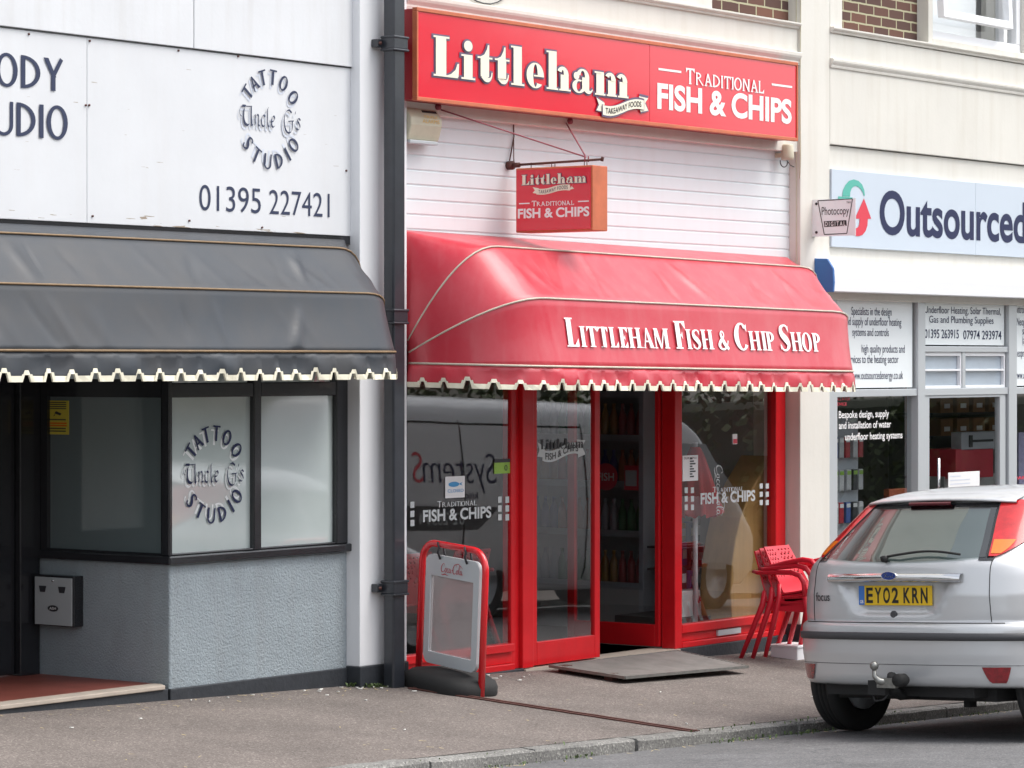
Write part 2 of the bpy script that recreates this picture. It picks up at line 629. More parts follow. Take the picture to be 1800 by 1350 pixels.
class Glyph:
    """collects letter pieces in 2D; o = outset used for outlines"""
    def __init__(s, o=0.):
        s.o, s.p = o, []

    def R(s, x0, y0, x1, y1):
        o = s.o
        s.p.append(([(x0 - o, y0 - o), (x1 + o, y0 - o), (x1 + o, y1 + o), (x0 - o, y1 + o)], [[0, 1, 2, 3]]))

    def PG(s, pts):
        n = len(pts)
        area = sum(pts[i][0] * pts[(i + 1) % n][1] - pts[(i + 1) % n][0] * pts[i][1] for i in range(n))
        if area < 0:
            pts = pts[::-1]
        if s.o:
            out = []
            for i in range(n):
                a, b, c = Vector(pts[i - 1]), Vector(pts[i]), Vector(pts[(i + 1) % n])
                d1, d2 = (b - a).normalized(), (c - b).normalized()
                n1, n2 = Vector((d1.y, -d1.x)), Vector((d2.y, -d2.x))
                m = n1 + n2
                m = m.normalized() if m.length > 1e-4 else n1
                k = min(1 / max(m.dot(n1), .4), 2.)
                out.append(tuple(b + m * s.o * k))
            pts = out
        s.p.append((list(pts), [list(range(n))]))

    def ST(s, pts, steps=6):
        """variable-width stroke through (x, y, w)"""
        P = [Vector(p) for p in pts]
        if len(P) > 2:
            Q = []
            for i in range(len(P) - 1):
                a, b, c, d = P[max(i - 1, 0)], P[i], P[i + 1], P[min(i + 2, len(P) - 1)]
                for k in range(steps):
                    t = k / steps
                    Q.append(.5 * ((2 * b) + (c - a) * t + (2 * a - 5 * b + 4 * c - d) * t * t + (3 * b - a - 3 * c + d) * t ** 3))
            Q.append(P[-1])
        else:
            Q = P
        vs, fs = [], []
        for i, q in enumerate(Q):
            d = Q[min(i + 1, len(Q) - 1)] - Q[max(i - 1, 0)]
            d = Vector((d.x, d.y)).normalized()
            nn = Vector((-d.y, d.x)) * (q.z / 2 + s.o)
            c = Vector((q.x, q.y))
            if i == 0:
                c -= d * s.o
            if i == len(Q) - 1:
                c += d * s.o
            vs += [tuple(c + nn), tuple(c - nn)]
            if i:
                fs.append([2 * i - 2, 2 * i - 1, 2 * i + 1, 2 * i])
        s.p.append((vs, fs))

    def NIB(s, pts, w=.09, ang=40, steps=6):
        """broad-nib stroke"""
        P = [Vector((p[0], p[1])) for p in pts]
        Q = []
        for i in range(len(P) - 1):
            a, b, c, d = P[max(i - 1, 0)], P[i], P[i + 1], P[min(i + 2, len(P) - 1)]
            for k in range(steps):
                t = k / steps
                Q.append(.5 * ((2 * b) + (c - a) * t + (2 * a - 5 * b + 4 * c - d) * t * t + (3 * b - a - 3 * c + d) * t ** 3))
        Q.append(P[-1])
        nb = Vector((cos(radians(ang)), sin(radians(ang)))) * (w / 2 + s.o)
        th = Vector((-nb.y, nb.x)).normalized() * (.012 + s.o)
        for off in (th * .5,):
            vs, fs = [], []
            for i, q in enumerate(Q):
                vs += [tuple(q + nb + off), tuple(q - nb - off)]
                if i:
                    fs.append([2 * i - 2, 2 * i - 1, 2 * i + 1, 2 * i])
            s.p.append((vs, fs))

    def RG(s, cx, cy, rx, ry, ix, iy, a0=0, a1=360, icx=0., icy=0., n=28):
        o = s.o
        vs, fs = [], []
        n = max(6, int(n * abs(a1 - a0) / 360))
        for i in range(n + 1):
            a = radians(a0 + (a1 - a0) * i / n)
            vs += [(cx + (rx + o) * cos(a), cy + (ry + o) * sin(a)), (cx + icx + max(ix - o, .005) * cos(a), cy + icy + max(iy - o, .005) * sin(a))]
            if i:
                fs.append([2 * i - 2, 2 * i - 1, 2 * i + 1, 2 * i])
        s.p.append((vs, fs))

    def D(s, cx, cy, rx, ry=None, n=20):
        ry = ry or rx
        s.p.append(([(cx + (rx + s.o) * cos(2 * pi * k / n), cy + (ry + s.o) * sin(2 * pi * k / n)) for k in range(n)], [list(range(n))]))


def capital(ch, G, T=.2, t=.06, sf=.08):
    """thick/thin capitals with (sf>0) or without serifs; returns advance"""
    sh = t * .7
    def stem(x, w=T, y0=0, y1=1, top=True, bot=True):
        G.R(x, y0, x + w, y1)
        if sf:
            if top:
                G.R(x - sf, y1 - sh, x + w + sf, y1)
            if bot:
                G.R(x - sf, y0, x + w + sf, y0 + sh)
    def tick(x, y, dx, dy):
        if sf:
            G.PG([(x, y), (x - dx, y), (x, y + dy)])
    if ch == 'I':
        stem(sf); return T + 2 * sf
    if ch == 'L':
        stem(sf); G.R(sf + T, 0, .6, t); tick(.6, t * .9, .2, .24); return .62
    if ch == 'T':
        stem(.37 - T / 2, T, 0, 1, False); G.R(0, 1 - t, .74, 1)
        if sf:
            tick(.74, 1 - t * .9, .16, -.2); tick(0, 1 - t * .9, -.16, -.2)
        return .74
    if ch in 'EF':
        stem(sf); G.R(sf + T, 1 - t, .6, 1); tick(.6, 1 - t * .9, .2, -.22)
        G.R(sf + T, .5 - t / 2, .48, .5 + t / 2)
        if sf:
            G.PG([(.48, .36), (.48, .64), (.40, .5)])
        if ch == 'E':
            G.R(sf + T, 0, .62, t); tick(.62, t * .9, .22, .24)
        return .62 if ch == 'E' else .58
    if ch == 'H':
        stem(sf); stem(.52 + sf); G.R(sf + T, .48, .52 + sf, .48 + t); return .52 + T + 2 * sf
    if ch == 'A':
        G.ST([(.12, 0, t * 1.1), (.36, .99, t * 1.1)]); G.PG([(.30, 1.0), (.42, 1.0), (.80, 0), (.80 - T * 1.15, 0)])
        G.R(.2, .3, .58, .3 + t)
        if sf:
            G.R(0, 0, .26, sh); G.R(.50, 0, .90, sh)
        return .84
    if ch == 'M':
        stem(sf, t * 1.2, 0, 1, False); G.PG([(sf - .05, 1), (sf + T, 1), (.56, .0), (.44, 0)])
        G.ST([(.5, .02, t * 1.1), (.82, .98, t * 1.1)]); stem(.80, T); return .80 + T + sf
    if ch == 'O':
        G.RG(.42, .5, .42, .52, .42 - T, .52 - t); return .84
    if ch == 'C':
        G.RG(.42, .5, .42, .52, .42 - T, .52 - t, 42, 322, .02)
        if sf:
            G.PG([(.74, .98), (.74, .68), (.62, .86)])
        return .76
    if ch == 'D':
        stem(sf, T); G.RG(sf + T * .5, .5, .66, .5, .66 - T, .5 - t, -90, 90); return sf + T * .5 + .68
    if ch == 'P':
        stem(sf, T); G.RG(sf + T * .8, .73, .40, .27, .40 - T * .9, .27 - t, -90, 90); return sf + .58
    if ch == 'B':
        stem(sf, T); G.RG(sf + T * .8, .76, .36, .24, .36 - T * .9, .24 - t, -90, 90)
        G.RG(sf + T * .8, .27, .42, .27, .42 - T * .9, .27 - t, -90, 90); return sf + .62
    if ch == 'R':
        stem(sf, T); G.RG(sf + T * .8, .75, .40, .25, .40 - T * .9, .25 - t, -90, 90)
        G.PG([(sf + T + .06, .50), (sf + T + .06 + T * .9, .50), (sf + .80, 0), (sf + .80 - T * 1.0, 0)])
        return sf + .78
    if ch == 'N':
        stem(sf, t * 1.4, 0, 1, True, True); stem(.56 + sf, t * 1.4); G.PG([(sf, 1), (sf + T, 1), (.56 + sf + t * 1.4, 0), (.56 + sf + t * 1.4 - T, 0)])
        return .56 + t * 1.4 + 2 * sf
    if ch == 'U':
        G.R(0, .3, T, 1); G.R(.62, .3, .62 + t * 1.3, 1)
        G.RG(.62 / 2 + t * .65, .32, .62 / 2 + t * .65, .34, .62 / 2 + t * .65 - T * .8, .34 - t, 180, 360)
        return .62 + t * 1.3
    if ch == 'Y':
        G.PG([(-.02, 1), (T, 1), (.48, .42), (.48 - T, .42)]); G.ST([(.34, .42, t * 1.4), (.68, 1, t * 1.4)])
        G.R(.36 - T / 2, 0, .36 + T / 2, .46); return .70
    if ch == 'S':
        G.ST([(.55, .80, t), (.48, .93, t * 1.1), (.32, .965, t * 1.1), (.13, .86, T * .7), (.17, .64, T), (.42, .42, T * 1.15), (.52, .22, T * .8),
              (.36, .04, t * 1.2), (.16, .05, t * 1.1), (.04, .22, t)])
        if sf:
            G.PG([(.57, .97), (.57, .70), (.50, .84)]); G.PG([(.02, .02), (.02, .30), (.1, .14)])
        return .60
    if ch == '&':
        G.ST([(.80, .48, t), (.70, .25, t), (.48, .05, t * 1.5), (.22, .04, t * 1.6), (.08, .22, T * .8), (.22, .46, T * .7), (.44, .62, t * 1.3), (.50, .82, t * 1.2),
              (.38, .95, t), (.27, .84, T * .6), (.34, .60, T * .8), (.52, .30, T), (.78, .03, T * .7)])
        return .88
    return .3


def poster(ch, G):
    """fat-face letters of the sign; returns advance"""
    S = .33
    if ch == 'L':
        G.R(.09, 0, .09 + S + .06, 1); G.R(0, .955, .60, 1); G.R(0, 0, .92, .045)
        G.PG([(.46, .03), (.94, .03), (.96, .36), (.90, .36), (.82, .2), (.66, .09)]); return 1.0
    if ch == 'i':
        G.R(.10, 0, .10 + S, .62); G.R(0, .575, .3, .62); G.R(0, 0, .53, .045); G.D(.26, .84, .165, .135); return .57
    if ch == 't':
        G.R(.12, .12, .12 + S, .62); G.R(0, .575, .58, .62)
        G.PG([(.06, .6), (.26, .68), (.36, .82), (.40, .93), (.45, .93), (.45, .6)])
        G.ST([(.285, .16, .33), (.33, .07, .17), (.44, .05, .10), (.53, .12, .05), (.56, .24, .035)]); return .62
    if ch == 'l':
        G.R(.10, 0, .10 + S, 1); G.R(0, .955, .3, 1); G.R(0, 0, .53, .045); return .57
    if ch == 'e':
        G.RG(.36, .31, .36, .33, .09, .29, 90, 318); G.RG(.36, .31, .34, .33, .09, .29, 0, 90); G.R(.3, .285, .70, .325); return .76
    if ch == 'h':
        G.R(.09, 0, .09 + S, 1); G.R(0, .955, .3, 1); G.R(0, 0, .48, .045)
        G.R(.58, 0, .58 + S, .42); G.R(.52, 0, 1.0, .045); G.RG(.66, .40, .25, .23, .05, .14, 0, 150); return 1.04
    if ch == 'a':
        G.R(.42, .06, .42 + S - .03, .42); G.RG(.44, .42, .28, .22, .10, .17, 0, 165); G.D(.18, .44, .12, .10)
        G.RG(.28, .17, .28, .18, .10, .14, 60, 330); G.ST([(.60, .12, .22), (.68, .05, .12), (.78, .05, .06), (.86, .12, .03)]); return .88
    if ch == 'm':
        for k in range(3):
            G.R(.09 + .5 * k, 0, .09 + .5 * k + S, .42 if k else .62); G.R(.03 + .5 * k, 0, .48 + .5 * k, .045)
        G.R(0, .575, .3, .62)
        for k in (1, 2):
            G.RG(.17 + .5 * k, .41, .25, .22, .05, .14, 0, 145)
        return 1.48
    return .3


def italic_name(G):
    """the calligraphic middle line of the round logo, ~ 5.6 wide, x-height .6"""
    n = G.NIB
    n([(.1, .95), (-.05, .8), (-.02, .55), (.12, .45)], .05)
    n([(.15, 1.0), (.45, .98), (.34, .8), (.3, .4), (.42, .1), (.7, .02), (.95, .2)], .17)
    n([(.98, 1.0), (.98, .5), (1.0, .1), (1.1, .02)], .15)
    n([(.45, .98), (.9, 1.0), (1.02, 1.02)], .06)
    n([(1.28, .58), (1.32, .5), (1.3, .05)], .12); n([(1.32, .45), (1.5, .6), (1.62, .5), (1.6, .1), (1.7, .03)], .12)
    n([(2.2, .52), (2.05, .6), (1.88, .42), (1.9, .12), (2.05, .02), (2.22, .1)], .12)
    n([(2.5, 1.0), (2.42, .9), (2.42, .2), (2.5, .02), (2.6, .06)], .12)
    n([(2.78, .3), (3.0, .36), (3.06, .5), (2.95, .6), (2.78, .45), (2.78, .15), (2.92, .02), (3.1, .12)], .12)
    n([(4.6, .86), (4.35, 1.0), (4.05, .85), (3.92, .45), (4.02, .0), (4.3, -.2), (4.6, -.1), (4.68, .2), (4.66, .42)], .12)
    n([(4.3, .4), (4.8, .45)], .08)
    n([(4.95, .95), (4.92, .8)], .1)
    n([(5.4, .5), (5.25, .6), (5.12, .5), (5.3, .3), (5.36, .12), (5.2, .0), (5.02, .08)], .1)


def script_drink(G):
    """flowing two-word red script on the pavement board's header"""
    n = G.ST
    n([(.75, .75, .03), (.7, .95, .05), (.45, .95, .07), (.15, .6, .13), (.12, .2, .14), (.35, .0, .09), (.7, .15, .04), (.9, .3, .03)])
    n([(1.05, .5, .05), (.9, .4, .09), (.85, .15, .11), (1.0, .02, .07), (1.15, .2, .09), (1.1, .45, .07), (1.25, .42, .03)])
    n([(1.6, .45, .06), (1.45, .5, .06), (1.32, .3, .1), (1.35, .08, .1), (1.55, .05, .05), (1.7, .2, .03)])
    n([(1.98, .45, .05), (1.82, .48, .07), (1.7, .25, .1), (1.78, .04, .08), (1.95, .15, .05), (2.02, .42, .08), (2.0, .1, .09), (2.12, .04, .05), (2.25, .2, .03)])
    G.R(2.2, .36, 2.42, .42)
    n([(3.2, .8, .03), (3.15, 1.05, .06), (2.85, 1.05, .08), (2.55, .65, .13), (2.52, .2, .14), (2.75, .0, .09), (3.1, .15, .04), (3.2, .3, .03)])
    n([(3.4, .5, .05), (3.25, .4, .09), (3.2, .15, .11), (3.35, .02, .07), (3.5, .2, .09), (3.45, .45, .07), (3.6, .45, .03)])
    n([(3.7, .4, .03), (3.95, .9, .05), (3.85, 1.08, .07), (3.72, .7, .1), (3.7, .15, .1), (3.85, .04, .05), (3.95, .2, .03)])
    n([(4.25, .45, .05), (4.1, .48, .07), (3.98, .25, .1), (4.06, .04, .08), (4.22, .15, .05), (4.3, .42, .08), (4.28, .1, .09), (4.4, .04, .05), (4.5, .2, .03)])
    n([(.2, -.25, .05), (.5, -.32, .1), (.9, -.2, .12), (1.5, -.3, .05), (1.7, -.25, .02)])
    n([(2.9, 1.05, .03), (3.6, 1.2, .07), (4.5, .75, .04)])


def glyph_mesh(G):
    """pieces -> (verts, faces, layer index per vert)"""
    v, f, k = [], [], []
    for i, (pv, pf) in enumerate(G.p):
        b = len(v)
        v += pv
        f += [[b + j for j in q] for q in pf]
        k += [i] * len(pv)
    return v, f, k


def line_of(s, fn, G, kern=.06, **kw):
    """set a string with a drawn alphabet in one glyph collector"""
    x = 0.
    out = Glyph(G.o)
    for ch in s:
        if ch == ' ':
            x += .32
            continue
        g = Glyph(G.o)
        adv = fn(ch, g, **kw)
        for pv, pf in g.p:
            out.p.append(([(p[0] + x, p[1]) for p in pv], pf))
        x += adv + kern
    return out, x - kern


def smallcaps(s, G, small=.76, kern=.05, **kw):
    x = 0.
    out = Glyph(G.o)
    for w in s.split(' '):
        for i, ch in enumerate(w):
            k = 1. if (i == 0 and ch != '&') else small
            g = Glyph(G.o)
            adv = capital(ch, g, **kw)
            for pv, pf in g.p:
                out.p.append(([(p[0] * k + x, p[1] * k) for p in pv], pf))
            x += (adv + kern) * k
        x += .28
    return out, x - .28 - kern


class Decal:
    """flat lettering pieces mapped into the world"""
    def __init__(s):
        s.mb = MB()

    def put(s, geo, fn, lift=.0025, step=.00035):
        v, f = geo[0], geo[1]
        k = geo[2] if len(geo) > 2 and isinstance(geo[2], list) else [0] * len(v)
        s.mb.add([fn(p[0], p[1], lift + step * (k[i] % 14)) for i, p in enumerate(v)], f)
        return s

    def build(s, name, mat, parent=None, local=False):
        return s.mb.build(name, mat, parent, local, recalc=False)


def wallmap(x0, z0, sx, sz, Y, shear=0.):
    """2D letter space -> plane facing the street (-y)"""
    return lambda u, v, d: (x0 + u * sx + v * shear, Y - d, z0 + v * sz)


def fit_sans(D, s, x0, x1, z0, z1, Y, bold=0., lift=.0025, track=1.):
    v, f, w = sans(s, bold, track)
    D.put((v, f), wallmap(x0, z0, (x1 - x0) / w, (z1 - z0), Y), lift)


def sign_text(D, s, px0, pyb0, px1, hpx, Y, bold=0., lift=.0025, track=1., zb=None):
    """text whose baseline starts at photo pixel (px0, pyb0), ends at px1, cap height hpx measured at px0"""
    x0, z0 = at(px0, pyb0, Y)
    x1, _ = at(px1, pyb0, Y)
    _, zt = at(px0, pyb0 - hpx, Y)
    fit_sans(D, s, x0, x1, z0, zt, Y, bold, lift, track)

# ------------------------------------------------------------------ the ground
def clampx(x):
    return max(-22., min(30., x))


def za(x):
    return .115 - .031 * clampx(x)


def zb(x):
    return -.0145 - .0385 * clampx(x)


KY = -2.24


def gz(x, y):
    if y >= KY:
        t = min(max(y / KY, 0), 1)
        return za(x) * (1 - t) + zb(x) * t
    if y > -7.4:
        return zb(x) - .064 + .08 * (1 - ((y + 4.82) / 2.58) ** 2)
    return zb(x) + (-7.4 - y) * .02


def sheet(name, x0, x1, y0, y1, nx, ny, mat, dz=0., skirt=0.):
    mb = MB()
    mb.grid([[(x0 + (x1 - x0) * i / nx, y0 + (y1 - y0) * j / ny, gz(x0 + (x1 - x0) * i / nx, y0 + (y1 - y0) * j / ny + (1e-4 if j == 0 else 0)) + dz)
              for i in range(nx + 1)] for j in range(ny + 1)])
    o = mb.build(name, mat)
    o['kind'] = 'structure'
    return o


sheet('road', -40, 60, -7.4, KY - .003, 100, 12, M['road'])
sheet('pavement', -40, 60, KY + .10, .5, 200, 6, M['pavement'])
sheet('far_pavement', -40, 60, -12.5, -7.5, 50, 4, M['pavement'])
mb = MB()
mb.grid([[(x, y, -3.5) for x in (-400, 0, 400)] for y in (-400, 0, 400)])
mb.build('ground', M['paving_far'])['kind'] = 'structure'
mb = MB()
mb.grid([[(x, y, gz(x, -12.5) + (.3 if y < -13 else -.02)) for x in range(-40, 61, 5)] for y in (-90, -30, -12.5)])
mb.build('verge', M['paving_far'])['kind'] = 'structure'
for nm, y0, y1 in (('kerb', KY, KY + .125), ('far_kerb', -7.52, -7.4)):
    mb = MB()
    x = -30.
    while x < 45:
        L = random.uniform(.82, .98)
        r = random.Random(int(x * 10))
        j = [r.uniform(-.006, .006) for _ in range(8)]
        a, b = x + .006, x + L - .006
        ya, yb = y0 + j[0], y1
        n = 6
        for i in range(1):
            rows = []
            for (yy, dz) in ((ya + j[2], -.12), (ya + j[2], -.012), (ya + .012 + j[2], j[3]), (yb, .004)):
                rows.append([(a + (b - a) * k / n, yy + r.uniform(-.003, .003), zb(a + (b - a) * k / n) + dz + r.uniform(-.0025, .0025)) for k in range(n + 1)])
            mb.grid(rows, smooth=False)
            m = len(mb.v)
            mb.add([rows[q][0] for q in range(4)] + [(a, yb, zb(a) - .12)], [(0, 1, 2, 3, 4)])
            mb.add([rows[q][-1] for q in range(4)] + [(b, yb, zb(b) - .12)], [(4, 3, 2, 1, 0)])
        x += L
    o = mb.build(nm, M['kerb'], recalc=False)
    o['kind'] = 'structure'

# iron drainage channel across the pavement, from the downpipe to the kerb
mb = MB()
n = 24
for s in (-1, 1):
    rows = []
    for k in range(n + 1):
        y = -.2 + (KY + .02 + .2) * k / n
        x = -.19 + .0 * k + (.004 * sin(k * 2.1))
        z = gz(x, y) + .003
        rows.append([(x + s * .014, y, z), (x + s * .014, y, z + .006), (x + s * .034, y, z + .006), (x + s * .034, y, z)])
    mb.grid(rows, smooth=False)
ch = mb.build('drain_channel', M['rust'])
tag(ch, 'narrow rusty iron drainage channel crossing the pavement from the downpipe to the kerb', 'drain')

# weeds and litter
def tuft(mb, x, y, h, n, spread, seed):
    r = random.Random(seed)
    for i in range(n):
        bx, by = x + r.gauss(0, spread), y + r.gauss(0, spread * .35)
        z = gz(bx, by if by > KY or by < KY - .05 else KY - .06)
        a = r.uniform(0, 2 * pi)
        l = h * r.uniform(.4, 1.2)
        w = l * .13 + .002
        dx, dy = cos(a) * l * .6, sin(a) * l * .6
        nx, ny = -sin(a) * w, cos(a) * w
        mb.add([(bx - nx * .4, by - ny * .4, z), (bx + nx * .4, by + ny * .4, z), (bx + dx * .5 + nx, by + dy * .5 + ny, z + l * .55),
                (bx + dx * .5 - nx, by + dy * .5 - ny, z + l * .55), (bx + dx, by + dy, z + l * .6)], [(0, 1, 2, 3), (3, 2, 4)])


mb = MB()
spots = [(-.47, .03, .045, 16, .02), (-.36, -.05, .035, 50, .035), (-.28, -.08, .02, 20, .03)]
for k, (px, py) in enumerate([(1290, 1290), (1270, 1288), (1330, 1283), (1400, 1276), (1420, 1274), (1440, 1270), (1020, 1322), (880, 1334), (1710, 1238), (1730, 1237),
                              (1560, 1257), (750, 1343), (910, 1330), (1590, 1254)]):
    z = -.06
    u = (px - 900) / F
    D = 11.76 - 2.27
    t = D / (ST - CT * u)
    spots.append((CX + t * (CT + ST * u), -2.275, random.uniform(.012, .032), 26, .12))
for k, s in enumerate(spots):
    tuft(mb, *s, k)
tag(mb.build('weeds', M['weed'], recalc=False), 'small green weeds growing from the gutter and the foot of the wall', 'weeds', kind='stuff')
mb = MB()
r = random.Random(3)
for i in range(240):
    if i < 150:
        x = r.uniform(-6, 9)
        y = KY - .06 - abs(r.gauss(0, .05))
    else:
        x, y = r.uniform(-4, 5), r.uniform(KY + .15, -.02)
        if r.random() < .5:
            y = -abs(r.gauss(0, .12)) + .03
            x = r.uniform(-3.5, .3)
    z = gz(x, y) + .003
    a = r.uniform(0, pi)
    l, w = r.uniform(.006, .022), r.uniform(.002, .004)
    c, s = cos(a), sin(a)
    mb.add([(x - c * l - s * w, y - s * l + c * w, z), (x + c * l - s * w, y + s * l + c * w, z + .002), (x + c * l + s * w, y + s * l - c * w, z + .003), (x - c * l + s * w, y - s * l - c * w, z)], [(0, 1, 2, 3)])
tag(mb.build('straw_litter', M['straw'], recalc=False), 'dry straw and grass clippings scattered along the gutter', 'litter', kind='stuff')
mb = MB()
for i in range(44):
    x, y = r.uniform(-3.6, 2.5), r.uniform(KY + .2, .02)
    if i % 5:
        x, y = r.gauss(-.5, .9), -abs(r.gauss(0, .12)) + .02
    a = r.uniform(0, pi)
    l = r.uniform(.008, .016)
    c, s = cos(a) * l, sin(a) * l
    z = gz(x, y) + .005
    mb.tube([(x - c, y - s, z), (x + c, y + s, z)], .0038, 5)
tag(mb.build('cigarette_ends', M['litter'], recalc=False), 'white cigarette ends scattered over the pavement', 'litter', kind='stuff')


# ------------------------------------------------------------------ tattoo studio
XP0, XP1 = -.425, .02          # white pilaster between the two shops
tb = empty('tattoo_studio', (-3.5, .2, 0), 'white fronted tattoo studio with grey roughcast wall and black window frames, left of the downpipe', 'shop')
xb = at(617, 300, .07)[0]      # right end of the boards
mb = MB()
xj = at(341, 60, .055)[0]
xj2 = xj - 2.44
for a, b in ((-7.5, xj2 - .003), (xj2 + .003, xj - .003), (xj + .003, xb + .006)):
    mb.box(a, b, .055, .2, 3.79, 6.6)
mb.build('upper_panel', M['white_wall'], tb, bev=.003)
mb = MB()
xk = at(153, 250, .07)[0]
for a, b in ((-7.5, xk - .0015), (xk + .0015, xb)):
    mb.box(a, b, .07, .2, 2.79, 3.783)
mb.build('fascia_board', M['peel'], tb, bev=.003)
mb = MB()
mb.box(-7.5, xb + .01, .065, .2, 3.783, 3.792)  # black strip drawn in as the shadow line under the upper panels
mb.box(-7.5, xb, .075, .25, 2.74, 2.79)
mb.build('shadow_line_and_edge', M['black'], tb)
# nails and old fixings on the board
mb = MB()
for px, py in ((50, 60), (157, 72), (313, 89), (418, 99), (150, 185), (156, 185), (608, 300), (162, 380), (332, 388), (460, 400)):
    x, z = at(px, py, .07)
    mb.lathe([(.006, .062), (.006, .072)], (x, 0, z), 'y', 8)
mb.build('nail_head', M['rust'], tb)
# pilaster, full height, both sides visible
mb = MB()
mb.box(XP0, XP1, 0, .35, .245, 6.6)
mb.build('pilaster', M['white_gloss'], tb, bev=.006)
mb = MB()
mb.box(XP0 - .008, XP1 + .004, -.012, .4, -.8, .245)
mb.build('pilaster_plinth', M['plinth'], tb, bev=.006)
# shopfront: low roughcast walls and plinth
WX = -1.958
mb = MB()
mb.prism([(WX, .1), (XP0 + .002, .1), (XP0 + .002, .3), (WX + .2, .3), (WX + .2, 1.22), (WX, 1.22)], 'z', .19, .925)
mb.build('roughcast_wall', M['roughcast'], tb, bev=.01)
mb = MB()
mb.prism([(WX - .003, .088), (XP0 - .009, .088), (XP0 - .009, .3), (WX + .2, .3), (WX - .003, .25)], 'z', -.8, .238)
mb.build('wall_plinth', M['plinth'], tb, bev=.006)
# sill
mb = MB()
mb.prism([(WX - .04, .06), (XP0 + .001, .06), (XP0 + .001, .3), (WX + .2, .3), (WX + .2, 1.15), (WX - .04, 1.15)], 'z', .925, .972)
mb.build('window_sill', M['black'], tb, bev=.008)
# front window
def zof(py, Y, px=450):
    return at(px, py, Y)[1]


Y0 = .1
zt0, zt1 = 1.848, 1.93
fr = MB()
fr.box(WX - .014, at(301, 800, Y0)[0], .09, .15, .972, 2.4)
xm0, xm1 = at(445, 800, Y0)[0], at(458, 800, Y0)[0]
xr0 = at(590, 800, Y0)[0]
fr.box(xm0, xm1, .092, .15, .972, 2.4)
fr.box(xr0, XP0 - .001, .09, .15, .972, 2.4)
for a, b in ((at(301, 800, Y0)[0], xm0), (xm1, xr0)):
    fr.box(a, b, .095, .15, zt0, zt1)
    fr.box(a, b, .095, .15, .972, .985)
fr.box(WX, XP0, .095, .15, 2.34, 2.4)
fw = fr.build('front_window', M['black'], tb, bev=.006)
for a, b, z0, z1, m in ((WX, xm0, .975, zt0 + .01, 'film_light'), (xm1, xr0, .975, zt0 + .01, 'film_light'), (WX + .05, xm0, zt1, 2.36, 'glass'), (xm1, xr0, zt1, 2.36, 'glass')):
    q = MB()
    q.box(a, b, .125, .131, z0, z1)
    q.build('pane', M[m], fw)
# return window beside the door
ya, yb2 = atx(286, 800, WX)[0], atx(86, 800, WX)[0]
fr = MB()
fr.box(WX - .014, WX + .05, .151, ya, .972, 2.4)
fr.box(WX - .014, WX + .05, yb2, 1.2, .972, 2.4)
fr.box(WX - .010, WX + .05, ya, yb2, zt0, zt1 + .02)
fr.box(WX - .010, WX + .05, ya, yb2, .972, .985)
fr.box(WX - .010, WX + .05, ya, yb2, 2.34, 2.4)
rw = fr.build('return_window', M['black'], tb, bev=.006)
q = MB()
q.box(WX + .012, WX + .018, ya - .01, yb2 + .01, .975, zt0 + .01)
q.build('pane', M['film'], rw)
q = MB()
q.box(WX + .012, WX + .018, ya - .01, yb2 + .01, zt1, 2.36)
q.build('pane', M['glass'], rw)
# door and its frame at the back of the porch
DY = 1.15
mb = MB()
mb.box(-2.13, WX - .015, DY - .06, DY + .06, .26, 2.4)
mb.box(-3.12, -3.0, DY - .06, DY + .06, .26, 2.4)
mb.box(-3.0, -2.13, DY - .06, DY + .06, 2.28, 2.4)
mb.build('door_frame', M['black'], tb, bev=.006)
mb = MB()
mb.box(-2.30, -2.135, DY - .02, DY + .03, .27, 2.27)
mb.box(-2.995, -2.84, DY - .02, DY + .03, .27, 2.27)
mb.box(-2.84, -2.30, DY - .02, DY + .03, .27, .42)
mb.box(-2.84, -2.30, DY - .02, DY + .03, .93, 1.06)
mb.box(-2.84, -2.30, DY - .02, DY + .03, 2.14, 2.27)
mb.box(-2.84, -2.30, DY, DY + .02, .42, .93)
mb.box(-2.80, -2.34, DY - .012, DY + .01, .46, .89)
d = mb.build('door', M['black'], tb, bev=.006)
q = MB()
q.box(-2.84, -2.30, DY + .002, DY + .008, 1.06, 2.14)
q.build('pane', M['film_light'], d)
# porch: tiled floor, pale edge, black riser, ceiling, far side wall
mb = MB()
mb.box(-3.9, WX, .21, 1.22, -.6, .262)
mb.build('porch_floor', M['tile'], tb)
mb = MB()
mb.prism([(-3.9, .075), (WX - .06, .075), (WX - .003, .16), (WX - .003, .21), (-3.9, .21)], 'z', .240, .264)
mb.build('step_edge', M['pale_stone'], tb, bev=.005)
mb = MB()
mb.prism([(-3.9, .09), (WX - .02, .09), (WX - .02, .2), (-3.9, .2)], 'z', -.6, .240)
mb.build('step_riser', M['plinth'], tb, bev=.004)
mb = MB()
mb.box(-7.5, XP0 - .01, .16, 3, 2.4, 2.5)
mb.box(-7.5, XP0 - .01, .15, .3, 2.4, 2.74)
mb.build('porch_ceiling', M['white_wall'], tb)
mb = MB()
mb.prism([(-7.5, .1), (-3.9, .1), (-3.9, 1.22), (-4.1, 1.22), (-4.1, .3), (-7.5, .3)], 'z', -.6, .925)
mb.box(-3.9, -3.12, DY - .04, DY + .1, .26, 2.4)
mb.build('far_roughcast_wall', M['roughcast'], tb)
fr = MB()
fr.box(-7.5, -3.88, .09, .16, .925, .985)
fr.box(-7.5, -3.88, .09, .16, 2.3, 2.4)
for x in (-7.5, -6.6, -5.7, -4.8, -3.95):
    fr.box(x, x + .07, .092, .15, .985, 2.3)
lw = fr.build('left_window', M['black'], tb)
q = MB()
q.box(-7.5, -3.9, .12, .126, .98, 2.32)
q.build('pane', M['film_light'], lw)
mb = MB()
mb.box(-7.5, XP0, .6, .7, 2.5, 6.6)
